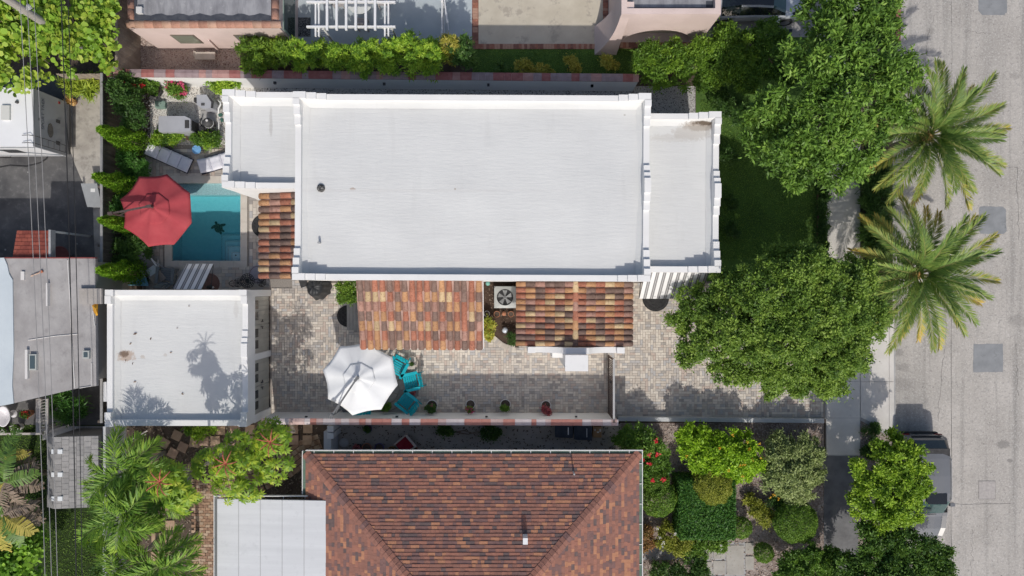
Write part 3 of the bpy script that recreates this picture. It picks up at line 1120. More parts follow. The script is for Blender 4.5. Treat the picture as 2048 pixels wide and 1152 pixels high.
def parapet(parent, axis, fixed, a0, a1, t, zb, zl, inward, ends=(True, True), rise=0.10, pier=0.46, step=0.35, bump=None, name='parapet', corner=0.0):
    """one side of a stepped parapet. axis 'x': runs along x at y=fixed (inward +1/-1 gives thickness way)"""
    runs = []
    s0, s1 = a0 + corner, a1 - corner
    lo, hi = s0, s1
    if ends[0]:
        e = a0 + pier
        runs.append((s0, e, 3)); runs.append((e, e + step, 2)); runs.append((e + step, e + 2 * step, 1)); lo = e + 2 * step
    if ends[1]:
        e = a1 - pier
        runs.append((e, s1, 3)); runs.append((e - step, e, 2)); runs.append((e - 2 * step, e - step, 1)); hi = e - 2 * step
    if bump is not None:
        b0, b1 = bump - 0.27, bump + 0.27
        runs += [(b0, b1, 3), (b0 - .3, b0, 2), (b1, b1 + .22, 2), (b0 - .62, b0 - .3, 1), (b1 + .22, b1 + .5, 1), (lo, b0 - .62, 0), (b1 + .5, hi, 0)]
    else:
        runs.append((lo, hi, 0))
    mb = MB()
    f0, f1 = fixed, fixed + inward * t
    for u0, u1, k in runs:
        if u1 - u0 < 0.01: continue
        g = 0.0 + 0.004 * k
        if axis == 'x': mb.box(u0, u1, f0 - inward * g, f1 + inward * g, zb, zl + k * rise)
        else: mb.box(f0 - inward * g, f1 + inward * g, u0, u1, zb, zl + k * rise)
    return part(name, mb, STUCCO, parent)


T = 0.22


def roof_deck(parent, x0, x1, y0, y1, z, m, ridge=None):
    nx, ny = max(6, int((x1 - x0) / 0.5)), max(6, int((y1 - y0) / 0.5))
    f = lambda u, v: (x0 + (x1 - x0) * u, y0 + (y1 - y0) * v, z + 0.012 * math.sin(u * 17 + v * 9) * math.sin(v * 13 - u * 5) + (0.05 * (1 - abs(v - ridge) * 2.2) if ridge else 0))
    return part('roof_deck', MB().grid(f, nx, ny), m, parent, smooth=True)


def cants(parent, x0, x1, y0, y1, z, m, w=0.24, h=0.13, sides='NSEW'):
    """sloped fillets where roof deck meets the parapet"""
    for sd in sides:
        if sd == 'N': v = [(x0, y1 - w, z), (x1, y1 - w, z), (x1, y1, z + h), (x0, y1, z + h)]
        if sd == 'S': v = [(x0, y0, z + h), (x1, y0, z + h), (x1, y0 + w, z), (x0, y0 + w, z)]
        if sd == 'W': v = [(x0, y0, z + h), (x0 + w, y0, z), (x0 + w, y1, z), (x0, y1, z + h)]
        if sd == 'E': v = [(x1 - w, y0, z), (x1, y0, z + h), (x1, y1, z + h), (x1 - w, y1, z)]
        part('roof_fillet', MB().add(v, [(0, 1, 2, 3)]), m, parent)


zb = hMain - 0.30
parapet(house, 'x', mY0, mX0, mX1, T, zb, hMain, 1)
parapet(house, 'x', mY1, mX0, mX1, T, zb, hMain, -1)
parapet(house, 'y', mX0, mY0, mY1, T, zb, hMain, 1, corner=T)
parapet(house, 'y', mX1, mY0, mY1, T, zb, hMain, -1, corner=T, bump=WY(371, hMain))
roof_deck(house, mX0 + T, mX1 - T, mY0 + T, mY1 - T, hMain - 0.27, ROOFM, ridge=0.5)
cants(house, mX0 + T, mX1 - T, mY0 + T, mY1 - T, hMain - 0.262, ROOFM, sides='NEW', w=0.24, h=0.10)
zb = hWest - 0.30
parapet(house, 'x', wY0, wX0, mX0 - 0.005, T, zb, hWest, 1, ends=(True, False))
parapet(house, 'x', wY1, wX0, mX0 - 0.005, T, zb, hWest, -1, ends=(True, False))
parapet(house, 'y', wX0, wY0, wY1, T, zb, hWest, 1, corner=T)
roof_deck(house, wX0 + T, mX0, wY0 + T, wY1 - T, hWest - 0.27, ROOFM)
cants(house, wX0 + T, mX0, wY0 + T, wY1 - T, hWest - 0.262, ROOFM, sides='NW', w=0.25)
zb = hEast - 0.30
parapet(house, 'x', eY0, mX1 + 0.005, eX1, T, zb, hEast, 1, ends=(False, True))
parapet(house, 'x', eY1, mX1 + 0.005, eX1, T, zb, hEast, -1, ends=(False, True))
parapet(house, 'y', eX1, eY0, eY1, T, zb, hEast, -1, corner=T, bump=WY(381, hEast))
roof_deck(house, mX1, eX1 - T, eY0 + T, eY1 - T, hEast - 0.27, ROOFM)
cants(house, mX1, eX1 - T, eY0 + T, eY1 - T, hEast - 0.262, ROOFM, sides='NE', w=0.2)

DARKM = M('dark_metal', (0.05, 0.05, 0.052), (0.09, 0.09, 0.092), sc=30, rough=0.6)
GREYM = M('grey_metal', (0.33, 0.335, 0.34), (0.42, 0.425, 0.43), sc=6, rough=0.5)
c = W(642, 378, 4.2)
part('roof_vent', MB().lathe((c.x, c.y, hMain - 0.28), [(0.12, 0), (0.13, 0.03), (0.15, 0.05), (0.15, 0.11), (0.10, 0.17), (0.03, 0.19), (0, 0.19)], 14),
     M('mesh_dome', (0.04, 0.04, 0.04), (0.32, 0.31, 0.29), sc=22, lo=0.5, hi=0.62), house, smooth=True)
c = W(640, 487, 4.2)
part('vent_pipe', MB().tube([(c.x, c.y, hMain - 0.3), (c.x, c.y, hMain - 0.02)], 0.045, 10), GREYM, house)
for px, py, h in ((541, 209, hWest), (1411, 244, hEast)):
    c = W(px, py, h - .25)
    part('roof_drain', MB().lathe((c.x, c.y, h - 0.29), [(0.085, 0), (0.085, 0.035), (0.06, 0.05), (0.045, 0.03), (0, 0.025)], 12), GREYM, house, smooth=True)
c = W(540, 182, 0.5)
part('wall_grille', MB().box(c.x - .25, c.x + .25, wY1, wY1 + .18, 0.4, 0.62), DARKM, house)

# ---- clay barrel tiles -----------------------------------------------------
def tile_mat(name, a, b, spot):
    t = NT(name)
    col = t.ramp(t.noise(7, 5, 0.6), [(0.35, a), (0.65, b)])
    col = t.mix(t.ramp(t.noise(16, 4, 0.6), [(0.54, 0.0), (0.68, 0.85)]), col, spot)
    v = t.math('ADD', t.math('MULTIPLY', t.objrand(), 0.3), 0.85)
    hs = t.n.new('ShaderNodeHueSaturation')
    t.link(v, hs.inputs['Value'])
    t.link(col, hs.inputs['Color'])
    t.color(hs.outputs[0])
    t.bump(t.noise(50, 4), 0.3, 0.01)
    return t.finish(0.85, 0.25)


TILEM = [tile_mat('clay_red', (0.32, 0.125, 0.08), (0.40, 0.175, 0.115), (0.15, 0.07, 0.05)), tile_mat('clay_orange', (0.40, 0.215, 0.11), (0.46, 0.265, 0.14), (0.21, 0.10, 0.065)),
         tile_mat('clay_buff', (0.46, 0.335, 0.19), (0.52, 0.395, 0.24), (0.24, 0.14, 0.085)), tile_mat('clay_brown', (0.165, 0.11, 0.09), (0.22, 0.15, 0.125), (0.11, 0.07, 0.055)),
         tile_mat('clay_rose', (0.34, 0.19, 0.15), (0.40, 0.24, 0.19), (0.19, 0.10, 0.08))]
PANM = [M('pan_rose', (0.27, 0.155, 0.125), (0.35, 0.215, 0.18), sc=8), M('pan_pink', (0.38, 0.25, 0.21), (0.45, 0.31, 0.265), sc=8), M('pan_brown', (0.20, 0.12, 0.095), (0.26, 0.16, 0.13), sc=8)]


def barrel_mesh(length, r0, r1, mat, n=7):
    """cover tile: half tube tapering up-slope, closed at its lower end; local y runs down the slope"""
    mb = MB()
    vs = []
    for (y, r, dz) in ((0, r0, 0.0), (length, r1, 0.022), (length, r1 * 0.82, 0.016)):
        for k in range(n + 1):
            a = math.pi * k / n
            vs.append((math.cos(a) * r, y, math.sin(a) * r * 0.85 + dz))
    m = n + 1
    fs = [(k, k + 1, m + k + 1, m + k) for k in range(n)] + [(m + k, m + k + 1, 2 * m + k + 1, 2 * m + k) for k in range(n)]
    mb.add(vs, fs)
    return mb.mesh('tile', mat, smooth=True)


def tile_roof(parent, top, u, down, ncol, pitch, nrow, expo, rc=0.36, name='tile_roof', seq=None, label=None, phase=0.0):
    """barrel tile slope: top corner, u = unit across, down = unit down the slope"""
    top, u, down = Vector(top), Vector(u).normalized(), Vector(down).normalized()
    nrm = u.cross(down)
    if nrm.z < 0: nrm = -nrm
    wid, ln = ncol * pitch, nrow * expo
    slab = MB()
    a, b, cc, d = top, top + u * wid, top + u * wid + down * ln, top + down * ln
    lowv = Vector((0, 0, -0.09))
    slab.add([a, b, cc, d, a + lowv, b + lowv, cc + lowv, d + lowv], [(0, 1, 2, 3), (7, 6, 5, 4), (0, 4, 5, 1), (1, 5, 6, 2), (2, 6, 7, 3), (3, 7, 4, 0)])
    roof = part(name, slab, PANM[2], parent, label=label)
    rr = pitch * rc
    pans = MB()
    for i in range(ncol + 1):
        for j in range(nrow):
            c0 = top + u * (i * pitch) + down * (j * expo) + nrm * 0.004
            hw = pitch * 0.19
            if i == 0: lo_, hi_ = 0.0, hw
            elif i == ncol: lo_, hi_ = -hw, 0.0
            else: lo_, hi_ = -hw, hw
            up = nrm * (0.012 + 0.02)
            dn = nrm * 0.012
            m_ = rng.randrange(3)
            c1 = c0 + down * expo
            pans.add([c0 + u * lo_ + up, c0 + dn, c0 + u * hi_ + up, c1 + u * lo_ + up + nrm * .012, c1 + dn + nrm * .012, c1 + u * hi_ + up + nrm * .012],
                     [(0, 3, 4, 1), (1, 4, 5, 2)], m_)
    part('pan_tiles', pans, PANM, roof, kind='stuff')
    meshes = [barrel_mesh(expo + 0.05, rr * 0.86, rr * 1.08, m_) for m_ in TILEM]
    rot = Matrix((u, down, nrm)).transposed()
    if rot.determinant() < 0: rot = Matrix((-u, down, nrm)).transposed()
    last = -1
    for i in range(ncol):
        for j in range(nrow):
            k = rng.choices(range(5), (25, 24, 11, 31, 9))[0]
            if k == last: k = rng.choices(range(5), (25, 24, 11, 31, 9))[0]
            last = k
            c0 = top + u * ((i + 0.5) * pitch) + down * (j * expo - 0.03) + nrm * (0.028 + rng.uniform(-.004, .004))
            m4 = Matrix.Translation(c0) @ rot.to_4x4() @ Matrix.Rotation(rng.uniform(-.012, .012), 4, 'Z')
            inst('tile', meshes[k], roof, m4)
    return roof


# room roof on the south side: falls to the south
pX0, pX1 = WX(713, 3.5), WX(967, 3.0)
topz, eavez = 3.48, 2.72
pYe = WY(697, eavez)
pn = 17
dvec = Vector((0, pYe - mY0, eavez - topz))
tile_roof(house, (pX0, mY0 - 0.003, topz), (1, 0, 0), dvec, pn, (pX1 - pX0) / pn, 7, dvec.length / 7, rc=0.385, label='long tiled roof of the south room')
part('wall', MB().prism([(pX0 + .15, mY0 - .004), (pX1 - .15, mY0 - .004), (pX1 - .15, pYe + .15), (pX0 + .15, pYe + .15)], -0.05, [2.66, 2.66, 3.33, 3.33]), STUCCO, house)
part('fascia', MB().box(pX0 - .0, pX1, pYe - .03, pYe - .004, eavez - .14, eavez - .02), M('white_trim', (0.76, 0.755, 0.74), rough=0.6), house)
part('fascia', MB().add([(pX1 + .004, mY0 - .01, topz - .03), (pX1 + .03, mY0 - .01, topz - .03), (pX1 + .03, pYe, eavez - .03), (pX1 + .004, pYe, eavez - .03),
                         (pX1 + .004, mY0 - .01, topz + .03), (pX1 + .03, mY0 - .01, topz + .03), (pX1 + .03, pYe, eavez + .03), (pX1 + .004, pYe, eavez + .03)],
                        [(4, 5, 6, 7), (0, 1, 5, 4), (1, 2, 6, 5), (2, 3, 7, 6), (3, 0, 4, 7), (3, 2, 1, 0)]), MATS['white_trim'], house)
# carport roof: ridge runs north-south, falls east and west, stucco gable wall and chimney at its south end
cX0, cX1, cR = WX(1035, 2.65), WX(1265, 2.65), WX(1152, 3.0)
cYe = WY(692, 2.75)
cw = mY0 - 0.003 - cYe
for sx, xe in ((-1, cX0), (1, cX1)):
    dv = Vector((xe - cR, 0, 2.62 - 2.98))
    if sx < 0: tile_roof(house, (cR, mY0 - 0.003, 2.98), (0, -1, 0), dv, 11, cw / 11, 6, dv.length / 6, rc=0.43, label='west slope of the tiled carport roof')
    else: tile_roof(house, (cR, mY0 - 0.003, 2.98), (0, -1, 0), dv, 11, cw / 11, 6, dv.length / 6, rc=0.43, label='east slope of the tiled carport roof')
rid = [barrel_mesh(0.42, 0.10, 0.125, m_) for m_ in TILEM]
for k in range(7):
    inst('ridge_tile', rng.choice(rid), house, Matrix.Translation((cR, mY0 - 0.01 - k * (cw / 7), 3.02)) @ Matrix.Rotation(math.pi, 4, 'Z'))
part('wall', MB().prism([(cX0 + .2, cYe + .02), (cX1 - .2, cYe + .02), (cX1 - .2, mY0 - .004), (cX0 + .2, mY0 - .004)], -0.05, 2.45), STUCCO, house)
# gable wall with curved shoulders and small end piers
gx0, gx1 = WX(1057, 2.9), WX(1250, 2.9)
gm = (gx0 + gx1) / 2
prof = [(gx0, -0.05), (gx1, -0.05), (gx1, 3.02), (gx1 - .30, 3.02), (gx1 - .30, 2.82)]
for k in range(7):
    a = k / 6
    prof.append((gx1 - .42 - a * 0.85, 2.80 + 0.34 * a ** 2.2))
prof += [(gm + .45, 3.36), (gm - .45, 3.36)]
for k in range(7):
    a = 1 - k / 6
    prof.append((gx0 + .42 + a * 0.85, 2.80 + 0.34 * a ** 2.2))
prof += [(gx0 + .30, 2.82), (gx0 + .30, 3.02), (gx0, 3.02)]
mbg = MB()
ya, yb = cYe - 0.24, cYe - 0.006
n = len(prof)
mbg.add([(p[0], ya, p[1]) for p in prof] + [(p[0], yb, p[1]) for p in prof],
        [tuple(range(n)), tuple(reversed(range(n, 2 * n)))] + [(i, i + n, (i + 1) % n + n, (i + 1) % n) for i in range(n)])
part('gable_wall', mbg, STUCCO, house)
chx0, chx1 = WX(1132, 3.7), WX(1178, 3.7)
part('chimney', MB().box(chx0 + .04, chx1 - .04, cYe - .82, cYe - .243, -0.05, 3.62).box(chx0, chx1, cYe - .86, cYe - .246, 3.62, 3.72), STUCCO, house)
part('chimney_shoulder', MB().box(WX(1106, 2.4), chx0 + .036, cYe - .48, cYe - .244, -0.05, 2.45), STUCCO, house)
# poolside roof: falls to the west
tx0, tx1 = WX(522, 2.7), mX0 - 0.004
dv = Vector((tx0 - tx1, 0, 2.68 - 3.22))
tile_roof(house, (tx1, wY0 - 0.004, 3.22), (0, -1, 0), dv, 13, (wY0 - 0.004 - WY(560, 3.0)) / 13, 4, dv.length / 4, rc=0.43, label='small tiled roof beside the pool')
part('wall', MB().box(tx0 + .9, tx1, 0.5, wY0 - .006, -0.05, 2.75), STUCCO, house)
WINM = glassmat('window_glass')
for (x, y0, y1, z0, z1, nx) in ((tx0 + .9, 1.2, 2.2, 0.05, 2.05, -1), (wX0, 4.6, 6.0, 0.9, 2.0, -1), (eX1, 2.6, 4.4, 0.8, 2.2, 1)):
    w = part('window', MB().box(x - .03, x + .03, y0, y1, z0, z1), MATS['white_trim'], house)
    part('pane', MB().box(x + nx * .032, x + nx * .04, y0 + .08, y1 - .08, z0 + .08, z1 - .08), WINM, w)

for (x0, x1, y, z0, z1) in ((pX0 + .7, pX0 + 1.9, pYe + .15, .9, 2.0), (pX0 + 2.8, pX0 + 4.0, pYe + .15, .9, 2.0)):
    w = part('window', MB().box(x0, x1, y - .03, y + .02, z0, z1), MATS['white_trim'], house)
    part('pane', MB().box(x0 + .08, x1 - .08, y - .042, y - .032, z0 + .08, z1 - .08), WINM, w)
DRK = M('door_brown', (0.12, 0.075, 0.05), (0.17, 0.11, 0.075), sc=4, rough=.5)
d = part('door', MB().box(6.0, 6.9, eY0 - .04, eY0 + .02, 0.02, 2.05), DRK, house)
part('handle', MB().box(6.08, 6.12, eY0 - .09, eY0 - .042, .95, 1.1), DARKM, d)
d = part('door', MB().box(pX0 + .11, pX0 + .17, WY(655), WY(612), 0.18, 2.1), DRK, house)
part('handle', MB().box(pX0 + .06, pX0 + .108, WY(652), WY(652) + .04, 1.0, 1.15), DARKM, d)


# ---- striped awnings
def stripe_awning(name, label, a, b, c, d, n, valance=0.12):
    """a,b = high edge, c,d = low edge (d under a)"""
    a, b, c, d = map(Vector, (a, b, c, d))
    t = thing(name, label, 'awning', (a + b + c + d) / 4)
    cols = [M('awning_white', (0.72, 0.715, 0.70), rough=0.9), M('awning_grey', (0.20, 0.195, 0.195), rough=0.9), M('awning_mid', (0.40, 0.395, 0.385), rough=0.9)]
    pat = [0, 1, 2, 1]
    wds = [0.46, 0.14, 0.12, 0.14]
    mbs = [MB(), MB(), MB()]
    x = 0.0
    tot = n * sum(wds)
    nr = (b - a).cross(d - a).normalized()
    if nr.z < 0: nr = -nr
    for i in range(n):
        for k, wd in zip(pat, wds):
            t0, t1 = x / tot, (x + wd) / tot
            p = [a.lerp(b, t0), a.lerp(b, t1), d.lerp(c, t1), d.lerp(c, t0)]
            mbs[k].add([q + nr * 0.012 for q in p] + p, [(0, 1, 2, 3), (7, 6, 5, 4)])
            q = [d.lerp(c, t0) + nr * .006, d.lerp(c, t1) + nr * .006]
            mbs[k].add([q[0], q[1], q[1] - Vector((0, 0, valance)), q[0] - Vector((0, 0, valance))], [(0, 1, 2, 3)])
            x += wd
    part('canvas', mbs[0], cols[0], t)
    part('dark_stripes', mbs[1], cols[1], t)
    part('grey_stripes', mbs[2], cols[2], t)
    fr = MB()
    for e0, e1 in ((a, d), (b, c)):
        fr.tube([e0 - nr * .03, e1 - nr * .03], 0.014, 6)
        fr.tube([e1 - nr * .03, Vector((e0.x, e0.y, e0.z - 0.9))], 0.014, 6)
    fr.tube([d - nr * .03, c - nr * .03], 0.014, 6)
    part('frame', fr, DARKM, t)
    return t


ax0, ax1 = 5.15, WX(1404, 2.4)
stripe_awning('striped_awning', 'grey and white striped awning over the front door of the white house', (ax0, eY0 - 0.004, 3.40), (ax1, eY0 - .004, 3.40), (ax1, WY(597, 2.1), 2.1), (ax0, WY(597, 2.1), 2.1), 9)
bx0, bx1 = WX(345, 2.4), WX(402, 2.4)
stripe_awning('striped_awning', 'small grey and white striped awning on white garage beside the pool', (bx1, WY(579.5, 2.4) + .02, 2.38), (bx0, WY(579.5, 2.4) + .02, 2.38), (bx0 + .12, WY(528, 1.55), 1.55), (bx1 + .12, WY(528, 1.55), 1.55), 4)

# ---- white garage ----------------------------------------------------------
hG = 2.62
gX0, gX1, gY0, gY1 = WX(214, hG), WX(496, hG), WY(851.7, hG), WY(580, hG)
garage = thing('white_garage', 'white flat roofed garage with beige plank doors by the pool', 'garage', ((gX0 + gX1) / 2, (gY0 + gY1) / 2, 0))
GROOF = white_roof_mat('garage_roof_coat', [stain(252, 712, 2.4, 0.36, 0.28, 6, (0.45, 0.35, 0.28), 0.85), stain(248, 708, 2.4, 0.22, 0.14, 11, (0.14, 0.09, 0.06), 0.8), stain(285, 714, 2.4, 0.1, 0.1, 9, (0.48, 0.42, 0.36), 0.6),
                                            stain(330, 710, 2.4, 0.09, 0.08, 9, (0.5, 0.45, 0.4), 0.5), stain(472, 620, 2.4, 0.12, 0.4, 9, (0.55, 0.54, 0.52), 0.6)])
part('wall', MB().box(gX0, gX1 - 0.14, gY0, gY1, -0.05, hG - 0.28), STUCCO, garage)
part('lintel', MB().box(gX1 - 0.138, gX1, gY0, gY1, 1.86, hG - 0.28), STUCCO, garage)
zb = hG - 0.28
parapet(garage, 'x', gY0, gX0, gX1, T, zb, hG, 1, rise=0.05, pier=0.32, step=0.0)
parapet(garage, 'x', gY1, gX0, gX1, T, zb, hG, -1, rise=0.05, pier=0.32, step=0.0)
parapet(garage, 'y', gX0, gY0, gY1, T, zb, hG, 1, corner=T, rise=0.05, pier=0.55, step=0.0)
parapet(garage, 'y', gX1, gY0, gY1, T, zb, hG, -1, corner=T, rise=0.05, pier=0.55, step=0.0, bump=WY(700, hG))
roof_deck(garage, gX0 + T, gX1 - T, gY0 + T, gY1 - T, hG - 0.24, GROOF)
cants(garage, gX0 + T, gX1 - T, gY0 + T, gY1 - T, hG - 0.232, GROOF, sides='NW', w=0.2, h=0.1)
yb_ = [WY(p) for p in (579.5, 592, 700, 712, 815, 829)]
for a, b in ((0, 1), (2, 3), (4, 5)):
    part('pilaster', MB().box(gX1 - 0.138, gX1 - 0.002, yb_[b], yb_[a], -0.03, 1.858), STUCCO, garage)
DOORM = M('greige_paint', (0.40, 0.385, 0.34), (0.45, 0.435, 0.385), sc=2, rough=0.6)
for a, b in ((1, 2), (3, 4)):
    ym = (yb_[a] + yb_[b]) / 2
    for y0, y1, sd in ((yb_[b], ym, 1), (ym, yb_[a], -1)):
        mb = MB()
        npl = 6
        for k in range(npl):
            q0 = y0 + .01 + (y1 - y0 - .02) * k / npl
            mb.box(gX1 - 0.136, gX1 - 0.085 - 0.004 * (k % 2), q0 + .004, q0 + (y1 - y0 - .02) / npl - .004, 0.0, 1.84)
        d = part('door', mb, DOORM, garage)
        for q in (0.16, 0.56):
            yy = y0 + (y1 - y0) * q
            part('pane', MB().box(gX1 - 0.088, gX1 - 0.078, yy, yy + (y1 - y0) * 0.3, 1.28, 1.72), glassmat('garage_glass', (0.02, 0.03, 0.03)), d)
        yy = ym + (-.1 if sd > 0 else .1)
        part('handle', MB().box(gX1 - 0.08, gX1 - 0.02, yy - .015, yy + .015, 0.85, 1.02).box(gX1 - .05, gX1 - .02, yy - .05 * sd - .05, yy - .05 * sd + .05, 0.9, 0.93), DARKM, d)
part('meter_cabinet', MB().box(gX0 - .30, gX0 - .002, WY(802, 2.2), WY(763, 2.2), 1.9, 2.35), STUCCO, garage)
o = litter('leaf_litter', 'brown leaves fallen on white garage roof', [(gX0 + .4, gY0 + 1.2), (gX0 + 3.4, gY1 - .5)], 10, 0.12, [(0.16, 0.10, 0.07), (0.3, 0.22, 0.16)], hG - 0.215)

# ---- brown shingled house --------------------------------------------------
eZ = 2.70
sX0, sX1, sYn = WX(612, eZ), WX(1278, eZ), WY(908, eZ)
pit = 0.375
sp_ = math.atan(pit)
half = (sX1 - sX0) / 2
sYs = -24.0
shouse = thing('shingled_house', 'house with brown and orange shingled hip roof and green lined gutters', 'house', ((sX0 + sX1) / 2, (sYn + sYs) / 2, 0))
SHW = M('house_cream', (0.55, 0.50, 0.42), (0.6, 0.55, 0.47), sc=1)
part('wall', MB().box(sX0 + .5, sX1 - .5, sYs + .5, sYn - .5, -0.05, eZ - 0.06), SHW, shouse)
rz = eZ + half * pit
xm = (sX0 + sX1) / 2
SHM = [M('shingle_brown', (0.254, 0.122, 0.092), (0.312, 0.152, 0.115), sc=8, bump=0.3, bsc=80), M('shingle_rust', (0.403, 0.189, 0.109), (0.481, 0.232, 0.138), sc=8, bump=0.3, bsc=80),
       M('shingle_plum', (0.182, 0.104, 0.094), (0.227, 0.128, 0.115), sc=8, bump=0.3, bsc=80), M('shingle_dark', (0.124, 0.088, 0.085), (0.163, 0.116, 0.109), sc=8, bump=0.3, bsc=80),
       M('shingle_red', (0.312, 0.140, 0.101), (0.370, 0.171, 0.121), sc=8, bump=0.3, bsc=80)]
rb = MB()
A, B_, C_, D_ = (sX0, sYn, eZ), (sX1, sYn, eZ), (sX1, sYs, eZ), (sX0, sYs, eZ)
E, F = (xm, sYn - half, rz), (xm, sYs + half, rz)
rb.add([A, B_, C_, D_, E, F] + [(p[0], p[1], p[2] - .08) for p in (A, B_, C_, D_)], [(1, 0, 4), (2, 1, 4, 5), (3, 2, 5), (0, 3, 5, 4), (6, 7, 8, 9), (0, 1, 7, 6), (1, 2, 8, 7), (2, 3, 9, 8), (3, 0, 6, 9)])
hiproof = part('roof', rb, SHM[0], shouse)
expo = 0.135
tabs = []          # (4 corner points low-left, low-right, up-right, up-left) in slope coords
ca, sa_ = math.cos(sp_), math.sin(sp_)


def slope_rows(kind):
    out = []
    i = 0
    while True:
        s0, s1 = i * expo, (i + 1) * expo + 0.02
        a0, a1 = s0 * ca, s1 * ca
        if a1 > half - 0.05: break
        if kind == 'N': lo, hi = sX0 + a0 + .02, sX1 - a0 - .02
        else: lo, hi = -14.2, sYn - a0 - .02
        q = lo - rng.random() * 0.2
        while q < hi:
            w = rng.choice((0.13, 0.17, 0.22, 0.27, 0.33))
            q0, q1 = max(q, lo), min(q + w, hi)
            if q1 - q0 > 0.03:
                out.append((kind, q0 + .002, q1 - .002, s0, s1, i))
            q += w
        i += 1
    return out


rows = slope_rows('N') + slope_rows('E') + slope_rows('W')


def tab_frame(kind, q, s):
    a = s * ca
    z = eZ + s * sa_
    if kind == 'N': return Vector((q, sYn - a, z)), Vector((0, sa_, ca))
    if kind == 'E': return Vector((sX1 - a, q, z)), Vector((sa_, 0, ca))
    return Vector((sX0 + a, q, z)), Vector((-sa_, 0, ca))


def tab_add(mb, t, mi, org=Vector((0, 0, 0))):
    kind, q0, q1, s0, s1, i = t
    vs = []
    lift = rng.uniform(0.022, 0.034)
    for q, s, hgt in ((q0, s0, lift), (q1, s0, lift), (q1, s1, 0.003), (q0, s1, 0.003)):
        p, nv = tab_frame(kind, q, s)
        vs.append(p + nv * hgt - org)
    for q, s in ((q0, s0), (q1, s0), (q1, s1), (q0, s1)):
        p, nv = tab_frame(kind, q, s)
        vs.append(p + nv * 0.001 - org)
    fs = [(0, 1, 2, 3), (4, 5, 1, 0), (5, 6, 2, 1), (7, 4, 0, 3)]
    if kind in ('N',): fs = [tuple(reversed(f)) for f in fs]
    if kind == 'W': fs = [tuple(reversed(f)) for f in fs]
    mb.add(vs, fs, mi)


vis = sorted([k for k, t in enumerate(rows) if t[0] == 'N'], key=lambda k: -(rows[k][3] + 0.8 * (rows[k][2] - rows[k][1])) if sYn - rows[k][3] * ca > -12.1 else 1e3)
sel = set(vis[:300])
rest = MB()
for k, t in enumerate(rows):
    mi = rng.choices(range(5), (36, 13, 21, 10, 20))[0]
    if k in sel:
        m1 = MB(); tab_add(m1, t, 0)
        part('shingle', m1, SHM[mi], hiproof)
    else:
        tab_add(rest, t, mi)
part('shingles', rest, SHM, hiproof, kind='stuff')
capm = {}
for sx, x0 in ((1, sX0), (-1, sX1)):
    for k in range(46):
        a = 0.05 + k * 0.137
        dirv = Vector((sx, -1, pit)).normalized()
        p = Vector((x0 + sx * a, sYn - a, eZ + a * pit + 0.03 + 0.004 * (k % 2)))
        up = Vector((0, 0, 1))
        side = dirv.cross(up).normalized()
        nz = side.cross(dirv)
        key = (sx, rng.choice((0, 0, 2, 4)))
        if key not in capm:
            mbc = MB()
            L2, w2 = 0.13, 0.19
            pts = []
            for (l, lift) in ((-L2, 0.02), (L2, 0.0)):
                for wv in (-w2, 0, w2):
                    pts.append(dirv * l + side * wv + nz * (lift - 0.045 * abs(wv) / w2 * 1.25))
            mbc.add(pts, [(0, 3, 4, 1), (1, 4, 5, 2)])
            mbc.add([pts[0], pts[1], pts[2], pts[0] - nz * .025, pts[1] - nz * .025, pts[2] - nz * .025], [(0, 1, 4, 3), (1, 2, 5, 4)])
            capm[key] = mbc.mesh('hip_cap', SHM[key[1]])
        inst('hip_cap', capm[key], hiproof, Matrix.Translation(p))
GUTG = M('gutter_green', (0.10, 0.165, 0.125), (0.16, 0.23, 0.18), sc=3, c=(0.07, 0.08, 0.06), csc=9, clo=0.6)
GUTW = M('gutter_white', (0.70, 0.70, 0.68), rough=0.5)
gt = part('gutter', MB().box(sX0 - .02, sX1 + .13, sYn + .002, sYn + .12, eZ - .13, eZ - .06), GUTG, shouse)
part('gutter_lip', MB().box(sX0 - .02, sX1 + .16, sYn + .12, sYn + .15, eZ - .13, eZ + .005), GUTW, gt)
x = sX0 + .3
while x < sX1:
    part('strap', MB().box(x, x + .025, sYn + .002, sYn + .119, eZ - .03, eZ - .018), GUTW, gt)
    x += 0.78
gt = part('gutter', MB().box(sX1 + .002, sX1 + .12, sYs, sYn, eZ - .13, eZ - .06), GUTG, shouse)
part('gutter_lip', MB().box(sX1 + .12, sX1 + .15, sYs, sYn + .12, eZ - .13, eZ + .005), GUTW, gt)
for k in range(9):
    y = sYn - .4 - k * .8
    part('strap', MB().box(sX1 + .002, sX1 + .119, y, y + .025, eZ - .03, eZ - .018), GUTW, gt)
gt = part('gutter', MB().box(sX0 - .13, sX0 - .002, sYn - 1.6, sYn + .1, eZ - .13, eZ - .06), GUTG, shouse)
part('gutter_lip', MB().box(sX0 - .16, sX0 - .13, sYn - 1.6, sYn + .12, eZ - .13, eZ + .005), GUTW, gt)
pv, nv = tab_frame('N', WX(1147, 3.0), (sYn - WY(944, 3.0)) / ca)
part('vent_pipe', MB().tube([pv, pv + Vector((0, 0, .42))], 0.035, 8), GREYM, shouse)
pv, nv = tab_frame('N', WX(1050, 3.5), (sYn - WY(1073, 3.7)) / ca)
part('vent_box', MB().box(pv.x - .09, pv.x + .09, pv.y - .12, pv.y + .12, pv.z - .1, pv.z + .42), M('galvanised', (0.72, 0.73, 0.74), rough=0.45), shouse)

